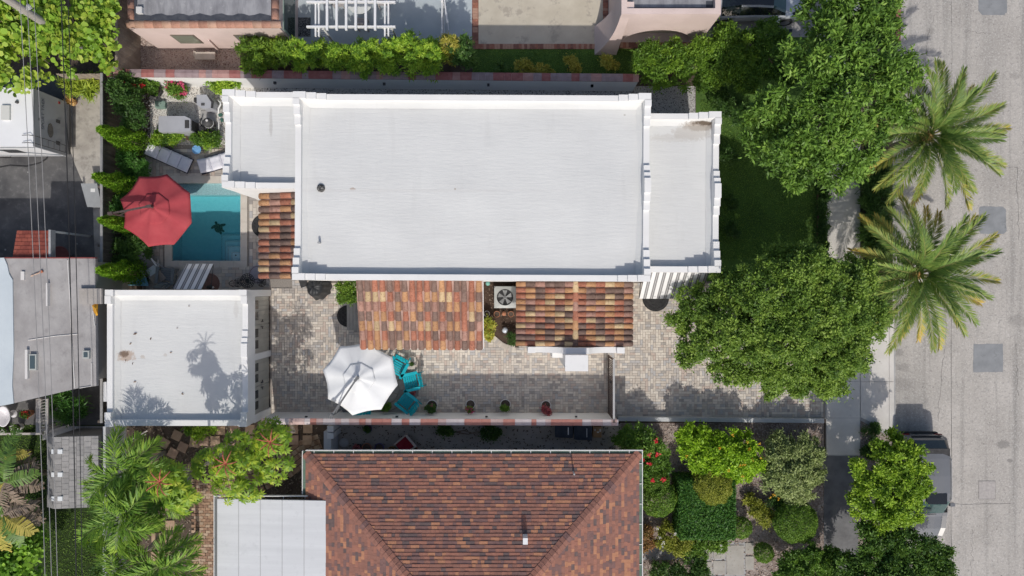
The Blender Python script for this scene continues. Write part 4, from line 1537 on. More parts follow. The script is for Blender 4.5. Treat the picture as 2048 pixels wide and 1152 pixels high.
# ---- white panel roof porch
ph0, ph1 = 2.82, 3.06
qx0, qx1, qy1 = WX(434, ph0), WX(652, ph1), WY(1000, 2.95)
porch = thing('panel_roof_porch', 'porch with pale grey metal panel roof beside the shingled house', 'porch', ((qx0 + qx1) / 2, -12, 0))
PANEL = M('panel_white', (0.58, 0.595, 0.61), (0.64, 0.655, 0.67), sc=0.9, rough=0.55, bump=0.12, bsc=5, c=(0.54, 0.555, 0.57), csc=3, stretch=(0.3, 4, 1))
npn = 5
for k in range(npn):
    xa, xb = qx0 + (qx1 - qx0) * k / npn, qx0 + (qx1 - qx0) * (k + 1) / npn
    za, zc = ph0 + (ph1 - ph0) * k / npn, ph0 + (ph1 - ph0) * (k + 1) / npn
    mb = MB()
    mb.add([(xa + .008, -22, za), (xb - .008, -22, zc), (xb - .008, qy1, zc), (xa + .008, qy1, za), (xa + .008, -22, za - .09), (xb - .008, -22, zc - .09), (xb - .008, qy1, zc - .09), (xa + .008, qy1, za - .09)],
           [(0, 1, 2, 3), (7, 6, 5, 4), (0, 4, 5, 1), (1, 5, 6, 2), (2, 6, 7, 3), (3, 7, 4, 0)])
    part('roof_panel', mb, PANEL, porch)
    if k: part('seam', MB().box(xa - .012, xa + .012, -22, qy1 - .01, za - .085, za + .010), M('seam_grey', (0.42, 0.43, 0.44)), porch)
part('gutter', MB().box(qx0 - .10, qx0 - .002, -22, qy1 + .12, ph0 - .12, ph0 - .06), M('gutter_dark', (0.16, 0.17, 0.17)), porch)
part('gutter_lip', MB().box(qx0 - .13, qx0 - .10, -22, qy1 + .15, ph0 - .12, ph0 + .01), GUTW, porch)
part('gutter_lip', MB().box(qx0 - .10, WX(614, 2.9), qy1 + .10, qy1 + .13, ph0 - .10, ph0 + .03), GUTW, porch)
for k in range(4):
    xx = qx0 + .9 + k * .85
    part('strap', MB().box(xx, xx + .02, qy1 + .001, qy1 + .10, ph0 - .03, ph0 - .015), GUTW, porch)
for (x, y) in ((qx0 + .2, qy1 - .2), (qx0 + .2, -14), (qx0 + .2, -20)):
    part('post', MB().box(x - .06, x + .06, y - .06, y + .06, -0.05, ph0 - .09), GUTW, porch)

# ---- neighbours to the north -----------------------------------------------
PINK = M('pink_stucco', (0.62, 0.50, 0.46), (0.70, 0.57, 0.53), sc=0.8, bump=0.3, bsc=22, c=(0.56, 0.44, 0.40), csc=4, clo=0.62, chi=0.8)
GREYROOF = M('grey_roof_felt', (0.21, 0.21, 0.225), (0.34, 0.34, 0.355), sc=2.2, bump=0.4, bsc=9, stretch=(1.6, 0.45, 1), c=(0.42, 0.42, 0.43), csc=5, clo=0.58)
TARM = M('roof_tar', (0.045, 0.05, 0.065), (0.075, 0.08, 0.095), sc=4)
hP = 2.58
kx0, kx1, ky0 = WX(252, hP), WX(556, hP), WY(53, hP)
pinkh = thing('pink_house', 'pale pink stucco house with grey flat roof edged in clay tiles', 'house', ((kx0 + kx1) / 2, ky0 + 4, 0))
part('wall', MB().box(kx0, kx1, ky0, ky0 + 9, -0.05, hP - 0.14), PINK, pinkh)
part('roof_deck', MB().box(kx0 + .3, kx1 - .3, ky0 + .26, ky0 + 8.8, hP - 0.139, hP - 0.06), GREYROOF, pinkh)
edge = MB()
xs = np.linspace(kx0 + .3, kx1 - .3, 26)
for i in range(25):
    w0, w1 = 0.24 + 0.05 * math.sin(i * 1.7), 0.24 + 0.05 * math.sin((i + 1) * 1.7)
    edge.add([(xs[i], ky0 + .26, hP - .054), (xs[i + 1], ky0 + .26, hP - .054), (xs[i + 1], ky0 + .26 + w1, hP - .054), (xs[i], ky0 + .26 + w0, hP - .054)], [(0, 1, 2, 3)])
part('tar_edge', edge, TARM, pinkh)
part('tar_edge', MB().box(kx0 + .3, kx0 + .42, ky0 + .5, ky0 + 8.8, hP - .06, hP - .05), TARM, pinkh)
capm = [barrel_mesh(0.40, 0.145, 0.16, m_) for m_ in (tile_mat('cap_salmon', (0.42, 0.22, 0.155), (0.48, 0.27, 0.2), (0.3, 0.16, 0.12)), tile_mat('cap_tan', (0.46, 0.28, 0.2), (0.5, 0.32, 0.24), (0.33, 0.2, 0.15)))]
x = kx0
while x < kx1 - .1:
    inst('cap_tile', rng.choice(capm), pinkh, Matrix.Translation((x + .38, ky0 + .13, hP - .14)) @ Matrix.Rotation(R(90), 4, 'Z'))
    x += 0.36
for xx in (kx0 + .15, kx1 - .15):
    y = ky0 + .3
    while y < ky0 + 3:
        inst('cap_tile', rng.choice(capm), pinkh, Matrix.Translation((xx, y, hP - .14)))
        y += 0.36
for px0, px1 in ((349, 396), (474, 500)):
    xa, xb = WX(px0, 1.3), WX(px1, 1.3)
    w = part('window', MB().box(xa, xb, ky0 - .03, ky0 + .02, 0.75, 1.70), M('brown_frame', (0.16, 0.135, 0.11)), pinkh)
    part('pane', MB().box(xa + .06, xb - .06, ky0 - .045, ky0 - .032, 0.82, 1.2), glassmat('pane_green', (0.20, 0.22, 0.17)), w)
    part('pane', MB().box(xa + .06, xb - .06, ky0 - .045, ky0 - .032, 1.24, 1.64), MATS['pane_green'], w)
w = part('window', MB().box(kx1 - .02, kx1 + .03, ky0 + .1, ky0 + 1.9, 0.5, 2.0), M('green_frame', (0.30, 0.38, 0.34)), pinkh)
part('pane', MB().box(kx1 + .032, kx1 + .045, ky0 + .18, ky0 + 1.8, 0.58, 1.92), glassmat('pane_dark', (0.04, 0.06, 0.05)), w)
part('roof_vent', MB().box(kx0 + .45, kx0 + .68, ky0 + .5, ky0 + .75, hP - .05, hP + .1), M('vent_white', (0.62, 0.62, 0.62)), pinkh)
part('downpipe', MB().bar((WX(417, 1.2), ky0 - .05, 1.2), (WX(436, 0.1), ky0 - .08, 0.05), 0.07, 0.07), PINK, pinkh)

# second pink house with arch
hQ = 3.6
rx0, rx1, ry0 = WX(1243, hQ), WX(1442, hQ), WY(28, hQ)
parch = thing('pink_arch_house', 'pink stucco house with flared corner and shallow arched niche', 'house', ((rx0 + rx1) / 2, ry0 + 4, 0))
axc, ar, azb, azt = WX(1316, 1.2), 1.48, 0.55, 1.95
# south wall with arched hole (built as strips round the arch) and recessed back
mbw = MB()
N = 14
top = hQ - .3
for i in range(N):
    a0, a1 = math.pi * i / N, math.pi * (i + 1) / N
    xa, za = axc - ar * math.cos(a0), azb + (azt - azb) * math.sin(a0)
    xb, zb2 = axc - ar * math.cos(a1), azb + (azt - azb) * math.sin(a1)
    mbw.add([(xa, ry0, za), (xb, ry0, zb2), (xb, ry0, top), (xa, ry0, top)], [(0, 1, 2, 3)])
    mbw.add([(xa, ry0, za), (xa, ry0 + .45, za), (xb, ry0 + .45, zb2), (xb, ry0, zb2)], [(0, 1, 2, 3)])
mbw.add([(rx0, ry0, -.05), (axc - ar, ry0, -.05), (axc - ar, ry0, top), (rx0, ry0, top)], [(0, 1, 2, 3)])
mbw.add([(axc + ar, ry0, -.05), (rx1, ry0, -.05), (rx1, ry0, top), (axc + ar, ry0, top)], [(0, 1, 2, 3)])
mbw.add([(axc - ar, ry0, -.05), (axc + ar, ry0, -.05), (axc + ar, ry0, azb), (axc - ar, ry0, azb)], [(0, 1, 2, 3)])
mbw.add([(axc - ar, ry0, azb), (axc + ar, ry0, azb), (axc + ar, ry0 + .45, azb), (axc - ar, ry0 + .45, azb)], [(0, 1, 2, 3)])
mbw.box(rx0, rx1, ry0 + .46, ry0 + 9, -.05, top)
mbw.add([(rx0, ry0, -.05), (rx0, ry0 + .46, -.05), (rx0, ry0 + .46, top), (rx0, ry0, top)], [(3, 2, 1, 0)])
mbw.add([(rx1, ry0, -.05), (rx1, ry0 + .46, -.05), (rx1, ry0 + .46, top), (rx1, ry0, top)], [(0, 1, 2, 3)])
part('wall', mbw, PINK, parch)
part('niche_back', MB().box(axc - ar, axc + ar, ry0 + .40, ry0 + .455, azb, azt), M('tan_niche', (0.50, 0.44, 0.35), (0.56, 0.5, 0.4), sc=1.5), parch)
sill = part('brick_sill', MB().box(axc - ar - .02, axc + ar + .02, ry0 - .20, ry0 - .002, 0.36, 0.54), BRK[1], parch)
k = 0
x = axc - ar
while x < axc + ar - .05:
    inst('brick', rng.choice(bme), sill, TM((x + .06, ry0 - .105, 0.53), 0))
    x += .122
part('parapet', MB().box(rx0, rx1, ry0, ry0 + .22, top, hQ).box(rx0, rx0 + .22, ry0 + .22, ry0 + 9, top, hQ).box(rx1 - .22, rx1, ry0 + .22, ry0 + 9, top, hQ)
     .box(rx0 + .22, rx0 + .5, ry0 + .22, ry0 + .5, top, hQ - .08), PINK, parch)
part('roof_deck', MB().box(rx0 + .225, rx1 - .225, ry0 + .225, ry0 + 9, top, top + .03), GREYROOF, parch)
part('tar_edge', MB().box(rx0 + .5, rx1 - .5, ry0 + .23, ry0 + .36, top + .028, top + .04).box(rx1 - .5, rx1 - .23, ry0 + .23, ry0 + .6, top + .03, top + .042), TARM, parch)
fl = MB()
npt = 10
for i in range(npt):
    t0, t1 = i / npt, (i + 1) / npt
    fx = lambda t: rx0 - 0.62 * (1 - t) ** 2.4
    z0_, z1_ = -0.05 + t0 * top, -0.05 + t1 * top
    y0_, y1_ = ry0 - .35, ry0 + .9
    fl.add([(fx(t0), y0_ + .35 * t0, z0_), (fx(t0), y1_, z0_), (fx(t1), y1_, z1_), (fx(t1), y0_ + .35 * t1, z1_)], [(3, 2, 1, 0)])
    fl.add([(fx(t0), y0_ + .35 * t0, z0_), (rx0 + .35, y0_ + .35 * t0, z0_), (rx0 + .35, y0_ + .35 * t1, z1_), (fx(t1), y0_ + .35 * t1, z1_)], [(0, 1, 2, 3)])
part('flared_corner', fl, PINK, parch)

# ---- grey roofed building to the west --------------------------------------
hN = 2.75
nbx1 = WX(190, hN)
WROOF = M('weathered_roof', (0.30, 0.285, 0.28), (0.41, 0.395, 0.385), sc=1.2, bump=0.7, bsc=7, c=(0.24, 0.225, 0.22), csc=2.5, clo=0.56, chi=0.8, stretch=(1.0, 0.7, 1))
nb = thing('grey_roof_building', 'low building with weathered grey flat roof and pale blue section', 'building', (WX(60, 0), WY(660), 0))
outline = polypx([(-700, 516), (190, 517), (190, 600), (192, 772), (158, 776), (30, 806), (-700, 960)], hN)
part('roof', MB().prism(outline, hN - .18, hN - .02), WROOF, nb)
inner = polypx([(-690, 523), (180, 523), (182, 762), (150, 768), (20, 798), (-690, 940)], hN)
part('wall', MB().prism(inner, -.05, hN - .182), M('drab_wall', (0.42, 0.40, 0.37), (0.48, 0.46, 0.43), sc=1), nb)
part('pale_roof', MB().prism(polypx([(-700, 515.5), (8, 515.5), (14, 530), (18, 548), (25, 560), (26, 640), (27, 700), (24, 770), (27, 807), (-700, 945)], hN + .03), hN - .018, hN + .03),
     M('pale_blue_coat', (0.50, 0.56, 0.60), (0.57, 0.63, 0.66), sc=0.8, bump=0.3, bsc=6), nb)
part('edge_strip', MB().box(outline[0][0], nbx1, outline[1][1] + .003, outline[1][1] + .05, hN - .16, hN), M('oxide_red', (0.22, 0.06, 0.055)), nb)
part('lean_to_roof', MB().prism(polypx([(158, 577), (202, 577), (202, 608), (158, 608)], 2.9), hN - .019, 2.88), M('lean_roof', (0.36, 0.33, 0.30), (0.42, 0.39, 0.36), sc=2, bump=0.3), nb)
whm = M('roof_bar_white', (0.66, 0.64, 0.62))
part('roof_bar', MB().box(WX(96.5, hN), WX(99.5, hN), WY(612, hN), WY(566, hN), hN - .02, hN + .14), whm, nb)
part('roof_bar', MB().box(WX(54, hN), WX(59, hN), WY(757, hN), WY(699, hN), hN - .02, hN + .12), whm, nb)
part('roof_hatch', MB().box(WX(43, hN), WX(50, hN), WY(560, hN), WY(543, hN), hN - .02, hN + .05), whm, nb)
for (x0, y0, x1, y1, nm) in ((61, 708, 76, 740, 'skylight'), (168, 701, 181, 717, 'skylight')):
    s_ = part(nm, MB().box(WX(x0, hN), WX(x1, hN), WY(y1, hN), WY(y0, hN), hN - .02, hN + .10), M('skylight_curb', (0.42, 0.44, 0.42)), nb)
    part('pane', MB().box(WX(x0 + 2.5, hN), WX(x1 - 2.5, hN), WY(y1 - 3, hN), WY(y0 + 3, hN), hN + .101, hN + .112), glassmat('skylight_glass', (0.07, 0.10, 0.11)), s_)
part('conduit', MB().tube([W(135, 520, hN) + Vector((0, 0, 0)), W(140, 600, hN), W(142, 650, hN), W(146, 720, hN), W(150, 776, hN)], 0.022, 5), whm, nb)
part('conduit', MB().tube([W(57, 680, hN), W(110, 672, hN), W(156, 668, hN)], 0.016, 5), whm, nb)
part('conduit', MB().tube([W(159, 776, hN), W(183, 772, hN), W(183, 726, hN)], 0.018, 5), whm, nb)
# red shingled canopy on its north side
rc = thing('red_canopy', 'small red shingled canopy with white post on the grey roofed building', 'canopy', W(66, 490, 0))
ca0, ca1 = WX(30, 2.5), WX(100, 2.5)
RSH = [M('red_shingle_a', (0.26, 0.065, 0.045), (0.33, 0.095, 0.065), sc=6, bump=0.2), M('red_shingle_b', (0.20, 0.05, 0.038), (0.26, 0.07, 0.05), sc=6, bump=0.2)]
yA, yB = WY(461, 2.45), outline[1][1] + .055
rcs = part('roof', MB().prism([(ca0, yB), (ca1, yB), (ca1, yA), (ca0, yA)], [2.56, 2.56, 2.32, 2.32], [2.62, 2.62, 2.38, 2.38]), RSH[1], rc)
for i in range(7):
    y0_, y1_ = yA - (yA - yB) * i / 7, yA - (yA - yB) * (i + 1) / 7
    z0_, z1_ = 2.385 + .24 * i / 7, 2.385 + .24 * (i + 1) / 7
    q = ca0 + (0.12 if i % 2 else 0)
    if i % 2: part('shingle', MB().add([(ca0, y0_, z0_ + .02), (q, y0_, z0_ + .02), (q, y1_, z1_), (ca0, y1_, z1_)], [(3, 2, 1, 0)]), RSH[0], rcs)
    while q < ca1 - .02:
        w = min(0.24, ca1 - q)
        mb = MB().add([(q + .004, y0_, z0_ + .02), (q + w - .004, y0_, z0_ + .02), (q + w - .004, y1_, z1_ + .002), (q + .004, y1_, z1_ + .002), (q + .004, y0_, z0_), (q + w - .004, y0_, z0_)], [(3, 2, 1, 0), (4, 0, 1, 5)])
        part('shingle', mb, rng.choice(RSH), rcs)
        q += w
part('post', MB().box(ca1 + .005, ca1 + .09, yB, yA + .02, 2.3, 2.60), GREYM, rc)
part('post', MB().box(ca1 + .01, ca1 + .08, yA - .08, yA, -0.05, 2.3).bar((ca1 + .05, yB, 1.9), (ca1 + .45, yB + .0, 0.0), .06, .06), GUTW, rc)

# ---- grey shingled shed ----------------------------------------------------
hS = 2.15
shx0, shx1, shy0, shy1 = WX(108, hS), WX(197, hS - .25), WY(1018, hS), WY(874, hS)
shed = thing('shingled_shed', 'small shed with grey shingles and white square roof lights', 'shed', ((shx0 + shx1) / 2, (shy0 + shy1) / 2, 0))
part('wall', MB().box(shx0 - .35, shx1 - .1, shy0 + .08, shy1 - .08, -.05, 1.8), M('shed_wall', (0.22, 0.215, 0.21), (0.27, 0.265, 0.26), sc=2), shed)
SG = [M('shed_shingle_a', (0.30, 0.295, 0.29), (0.36, 0.35, 0.345), sc=5, bump=0.2), M('shed_shingle_b', (0.255, 0.25, 0.25), (0.31, 0.305, 0.30), sc=5, bump=0.2)]
sr = part('roof', MB().prism([(shx0, shy0), (shx1, shy0), (shx1, shy1), (shx0, shy1)], [2.08, 1.84, 1.84, 2.08], [2.14, 1.90, 1.90, 2.14])
          .prism([(shx0 - .45, shy0), (shx0 - .004, shy0), (shx0 - .004, shy1), (shx0 - .45, shy1)], [1.84, 2.08, 2.08, 1.84], [1.90, 2.14, 2.14, 1.90]), SG[1], shed)
nco, nro = 6, 13
for i in range(nco):
    for j in range(nro + 1):
        xa, xb = shx0 + (shx1 - shx0) * i / nco, shx0 + (shx1 - shx0) * (i + 1) / nco
        za, zb2 = 2.145 - .24 * i / nco, 2.145 - .24 * (i + 1) / nco
        ya = shy0 + (shy1 - shy0) * (j - (0.5 if i % 2 else 0)) / nro
        yb2 = ya + (shy1 - shy0) / nro
        ya, yb2 = max(ya, shy0), min(yb2, shy1)
        if yb2 - ya < .03: continue
        part('shingle', MB().add([(xa, ya + .006, za), (xb + .005, ya + .006, zb2 + .018), (xb + .005, yb2 - .006, zb2 + .018), (xa, yb2 - .006, za), (xb + .005, ya + .006, zb2), (xb + .005, yb2 - .006, zb2)],
                                 [(0, 1, 2, 3), (1, 4, 5, 2)]), rng.choice(SG), sr)
for py in (903, 949, 997):
    for px, s_ in ((121, 5), (106.5, 3)):
        c = W(px, py, 2.12)
        zz = 2.15 - .24 * max(0, (c.x - shx0)) / (shx1 - shx0) + .012
        if c.x < shx0: zz = 2.15 - .24 * (shx0 - c.x) / .45
        part('roof_light', MB().box(c.x - s_ * .019, c.x + s_ * .019, c.y - .09, c.y + .09, zz - .04, zz + .03), M('roof_light_white', (0.75, 0.78, 0.80), rough=0.3), shed)
part('paving', MB().box(WX(85), WX(207), WY(880), WY(852), -.05, 0.02).box(WX(196), WX(207), WY(1000), WY(880.2), -.05, 0.02), CONC2, shed)

# ================================================================== WALLS, FENCES, POOL
def capped_wall(name, label, a, b, t, h, pal, pmin, pmax, outward, wts=None, cw=0.04):
    """stucco garden wall from a to b (inner face line), thickness t to the 'outward' side, capped with brick pieces"""
    a, b = Vector((a[0], a[1], 0)), Vector((b[0], b[1], 0))
    L = (b - a).length
    u = (b - a).normalized()
    nv = Vector((-u.y, u.x, 0)) * outward
    o = thing(name, label, 'wall', (a + b) / 2)
    rot = Matrix((u, nv, Vector((0, 0, 1)))).transposed()
    mid = (a + b) / 2 + nv * t / 2
    part('wall_body', MB().obox(mid + Vector((0, 0, h / 2 - .05)), (L / 2, t / 2, h / 2 - .03), rot), STUCCO, o)
    q = 0.0
    cache = {}
    while q < L - .02:
        w = min(rng.uniform(pmin, pmax), L - q)
        mi = rng.choices(range(len(pal)), wts)[0] if wts else rng.randrange(len(pal))
        c = a + u * (q + w / 2) + nv * t / 2
        z0 = h - .079
        vs = []
        for uu in (-w / 2 + .003, w / 2 - .003):
            for (s_, z) in ((-t / 2 - cw, 0), (-t / 2 - cw, .05), (0, .085), (t / 2 + cw, .05), (t / 2 + cw, 0)):
                vs.append(c + u * uu + nv * s_ + Vector((0, 0, z0 + z)))
        fs = [(i, i + 5, i + 6, i + 1) for i in range(4)] + [(0, 1, 2, 3, 4), (9, 8, 7, 6, 5)]
        if outward > 0: fs = [tuple(reversed(f)) for f in fs]
        part('cap_brick', MB().add(vs, fs), pal[mi], o)
        q += w
    return o


CAPN = [M('cap_dusty_red', (0.30, 0.11, 0.10), (0.37, 0.16, 0.145), sc=5, bump=0.2), M('cap_mauve', (0.28, 0.21, 0.215), (0.35, 0.27, 0.275), sc=5, bump=0.2), M('cap_rose', (0.40, 0.22, 0.20), (0.46, 0.28, 0.25), sc=5, bump=0.2)]
CAPS = [M('cap_white_pink', (0.58, 0.50, 0.49), (0.66, 0.59, 0.58), sc=4, bump=0.2), M('cap_brick_red', (0.48, 0.20, 0.16), (0.54, 0.26, 0.21), sc=4, bump=0.2), M('cap_pale_rose', (0.52, 0.36, 0.33), (0.60, 0.45, 0.42), sc=4, bump=0.2)]
nw0, nw1 = (WX(213, 1.55), WY(151, 1.55)), (WX(1278, 1.55), WY(161, 1.55))
nwall = capped_wall('garden_wall', 'white garden wall capped with dusky red bricks behind the white house', nw0, nw1, 0.24, 1.55, CAPN, 0.22, 0.5, 1, (4, 5, 2))
sw0, sw1 = (WX(522, 1.75), WY(839, 1.75)), (WX(1237, 1.75), WY(841.5, 1.75))
swall = capped_wall('garden_wall', 'white garden wall capped with red and whitish bricks along the patio', sw0, sw1, 0.17, 1.75, CAPS, 0.2, 0.5, -1, (6, 4, 4))
for px in (613, 794, 973, 1152):
    part('wall_light', MB().box(WX(px, 1.2) - .05, WX(px, 1.2) + .05, sw0[1] - .006 + .0, sw0[1] + .05, 1.2, 1.28), DARKM, swall)
for px in (553, 770, 977, 1183, 1457 - 274):
    c = W(px, 172, 0.7)
    part('wall_light', MB().box(c.x - .05, c.x + .05, nw1[1] - .10 + (nw0[1] - nw1[1]) * (5.2 - c.x) / 22, nw1[1] + .05 + (nw0[1] - nw1[1]) * (5.2 - c.x) / 22, 0.85, 0.95), DARKM, nwall)

LOWM = M('low_wall_render', (0.50, 0.51, 0.51), (0.58, 0.59, 0.59), sc=1.5, bump=0.2)
mb = MB().prism(polypx([(1236, 834), (1648, 837.5), (1648, 846), (1236, 842)], .3), -.05, 0.32)
solo('low_wall', mb, LOWM, 'low pale grey kerb wall between driveway pavers and flower garden', 'wall')
mb = MB().box(WX(206, 1.5) + .0, WX(206, 1.5) + .12, -16, WY(853, 1.5), -.05, 1.52)
solo('boundary_wall', mb, M('grey_white_wall', (0.55, 0.56, 0.58), (0.62, 0.63, 0.65), sc=1, bump=0.2), 'tall plain pale wall running between shed and palm garden', 'wall')
# short white wall with two little piers beside the sandy yard
mb = MB().box(WX(662), WX(676), WY(906), WY(852), -.05, 1.15)
t = thing('side_wall', 'short white wall with two small piers beside stepping stones', 'wall', W(668, 880))
part('wall_body', mb, MATS['grey_white_wall'], t)
for py in (857, 871):
    part('pier', MB().box(WX(661, 1.2) - .12, WX(661, 1.2) + .14, WY(py, 1.2) - .12, WY(py, 1.2) + .12, -.05, 1.28), STUCCO, t)

# ---- fences
FWOOD = [M('fence_wood_a', (0.115, 0.095, 0.078), (0.165, 0.14, 0.115), sc=3, bump=0.4, stretch=(1, 1, .3)), M('fence_wood_b', (0.09, 0.076, 0.064), (0.135, 0.112, 0.092), sc=3, bump=0.4, stretch=(1, 1, .3))]
FPALE = [M('fence_pale_a', (0.30, 0.25, 0.20), (0.38, 0.32, 0.26), sc=3, bump=0.4), M('fence_pale_b', (0.25, 0.21, 0.17), (0.33, 0.275, 0.225), sc=3, bump=0.4)]


def plank_fence(name, label, x, y0, y1, h, pal, cap, bw=0.145):
    t = thing(name, label, 'fence', (x, (y0 + y1) / 2, 0))
    ms = [MB().box(-.011, .011, -bw / 2 + .003, bw / 2 - .003, 0, h).mesh('board', m) for m in pal]
    y = y0 + bw / 2
    while y < y1:
        inst('board', rng.choice(ms), t, TM((x + rng.uniform(-.004, .004), y, -.02 + rng.uniform(-.015, .01)), rng.uniform(-.02, .02)))
        y += bw
    for z in (0.3, h - .3):
        part('rail', MB().box(x - .06, x - .013, y0, y1, z, z + .09), pal[1], t)
    part('top_rail', MB().box(x - .055, x + .05, y0, y1, h - .012, h + .035), cap, t)
    y = y0
    while y < y1:
        part('post', MB().box(x - .16, x - .062, y, y + .1, -.05, h + .02), pal[1], t)
        y += 2.4
    return t


FCAP = M('fence_cap_grey', (0.26, 0.255, 0.25), (0.32, 0.315, 0.31), sc=4)
plank_fence('board_fence', 'long dark wooden board fence behind the pool shrubs', WX(203, 1.8), WY(846, 1.8), WY(146, 1.8), 1.78, FWOOD, FCAP)
plank_fence('board_fence', 'weathered brown board fence beside the pinkish gravel', WX(233, 1.8), WY(137, 1.8), WY(-60, 1.8), 1.78, FPALE, FPALE[1])
t = thing('board_fence', 'short wooden fence standing below the utility pole', 'fence', W(158, 150))
for i in range(16):
    part('board', MB().box(WX(112, 1.6) + i * .145 + .003, WX(112, 1.6) + (i + 1) * .145 - .003, WY(148, 1.6) - .012, WY(148, 1.6) + .012, -.05, 1.6 + rng.uniform(-.02, .02)), rng.choice(FPALE), t)
part('rail', MB().box(WX(112, 1.6), WX(112, 1.6) + 2.32, WY(148, 1.6) + .014, WY(148, 1.6) + .06, 1.2, 1.3), FPALE[0], t)

# ---- driveway gate
gt = thing('picket_gate', 'dark brown picket gate across the patio driveway', 'gate', (4.18, -4.1, 0))
GBR = M('gate_brown', (0.085, 0.06, 0.05), (0.13, 0.095, 0.08), sc=6, rough=0.6)
gya, gyb = WY(826), WY(710)
part('frame', MB().box(4.155, 4.205, gya, gya + .08, 0.03, 1.66).box(4.155, 4.205, gyb - .08, gyb, 0.03, 1.66).box(4.158, 4.202, gya + .08, gyb - .08, 1.58, 1.66).box(4.158, 4.202, gya + .08, gyb - .08, .05, .15)
     .box(4.158, 4.202, -3.98, -3.88, .15, 1.58), GBR, gt)
y = gya + .1
while y < gyb - .1:
    part('picket', MB().box(4.168, 4.192, y, y + .032, .148, 1.585), GBR, gt)
    y += .075
part('cap_rail', MB().box(4.14, 4.22, gya, gyb, 1.662, 1.70), M('gate_grey', (0.40, 0.40, 0.40)), gt)
part('latch', MB().box(4.10, 4.154, -3.97, -3.90, .95, 1.15), DARKM, gt)
part('hinge_post', MB().box(4.13, 4.23, gya - .0, gya - .08, -.03, 1.76), GBR, gt)

# ---- swimming pool
pool = thing('swimming_pool', 'small rectangular pool with teal water and corner steps', 'pool', ((PX0 + PX1) / 2, (PY0 + PY1) / 2, 0))
PD = -0.98


def plaster():
    t = NT('pool_plaster')
    t.color(t.ramp(t.noise(6, 4), [(0.35, (0.70, 0.84, 0.86)), (0.65, (0.77, 0.89, 0.90))]))
    t.bump(t.noise(7, 3, 0.5, dist=1.0), 0.5, 0.05)
    return t.finish(0.8, 0.3)


PLAS = plaster()
w = .03
sh = MB()
sh.box(PX0 - .2, PX1 + .2, PY0 - .2, PY1 + .2, PD - .15, PD)
for (x0, x1, y0, y1) in ((PX0 - .2, PX0, PY0 - .2, PY1 + .2), (PX1, PX1 + .2, PY0 - .2, PY1 + .2), (PX0, PX1, PY0 - .2, PY0), (PX0, PX1, PY1, PY1 + .2)):
    sh.box(x0, x1, y0, y1, PD, -0.04)
part('shell', sh, PLAS, pool)
SHELF = M('shelf_mosaic', (0.50, 0.58, 0.58), (0.70, 0.78, 0.78), sc=26, lo=0.4, hi=0.6, rough=0.5)
part('sun_shelf', MB().box(PX0 + .002, PX1 - .002, WY(388), PY1 - .002, PD + .002, -0.30), SHELF, pool)
for px, py, z in ((427, 466, -.80), (438, 479, -.62), (447, 491, -.44), (458, 503, -.26)):
    st = part('step', MB().box(WX(px), PX1 - .003, PY0 + .003, WY(py), PD + .003, z), PLAS, pool)
    part('nosing', MB().box(WX(px) + .001, WX(px) + .05, PY0 + .004, WY(py) - .001, z + .001, z + .006).box(WX(px) + .05, PX1 - .004, WY(py) - .05, WY(py) - .001, z + .001, z + .006), SHELF, st)
part('drain', MB().lathe((WX(467), WY(510), -.259), [(.035, 0), (.035, .008), (0, .008)], 10), DARKM, pool)
# turtle mosaic on the pool floor
tb = MB()
tc = Vector((WX(418) - .01, WY(452), PD + .004))


def ell(cx, cy, rx, ry, ang, n=14, pointed=0):
    pts = []
    for k in range(n):
        a = 2 * math.pi * k / n
        x, y = math.cos(a) * rx, math.sin(a) * ry * (1 - pointed * math.cos(a))
        pts.append((tc.x + cx + x * math.cos(ang) - y * math.sin(ang), tc.y + cy + x * math.sin(ang) + y * math.cos(ang)))
    return pts


tb.prism(ell(0, 0, .21, .18, R(115), 16, .18), tc.z, tc.z + .014)
tb.prism(ell(-.10, .23, .07, .055, R(115)), tc.z, tc.z + .010)
for cx, cy, rx, ry, an in ((.17, .12, .17, .065, R(15)), (-.20, .06, .15, .06, R(215)), (.10, -.20, .10, .055, R(-70)), (.20, -.12, .09, .05, R(-35))):
    tb.prism(ell(cx, cy, rx, ry, an), tc.z, tc.z + .008)
part('turtle_mosaic', tb, M('mosaic_dark', (0.09, 0.12, 0.10), (0.26, 0.28, 0.2), sc=22, lo=.45, hi=.6), pool)
COPE = M('coping_stone', (0.58, 0.53, 0.46), (0.65, 0.60, 0.53), sc=2.5, bump=0.2, bsc=30)
cxo0, cxo1, cyo0, cyo1 = WX(330), WX(495), WY(535), WY(352)
k = 0


def cope_run(ax, f0, f1, s0, s1, n):
    for i in range(n):
        a, b = s0 + (s1 - s0) * i / n + .0025, s0 + (s1 - s0) * (i + 1) / n - .0025
        if ax == 'x': part('coping', MB().box(a, b, f0, f1, -.055, .045), COPE, pool)
        else: part('coping', MB().box(f0, f1, a, b, -.055, .045), COPE, pool)


cope_run('x', cyo0, PY0 + .03, cxo0, cxo1, 6)
cope_run('x', PY1 - .03, cyo1, cxo0, cxo1, 6)
cope_run('y', cxo0, PX0 + .03, PY0 + .033, PY1 - .033, 6)
cope_run('y', PX1 - .03, cxo1, PY0 + .033, PY1 - .033, 6)


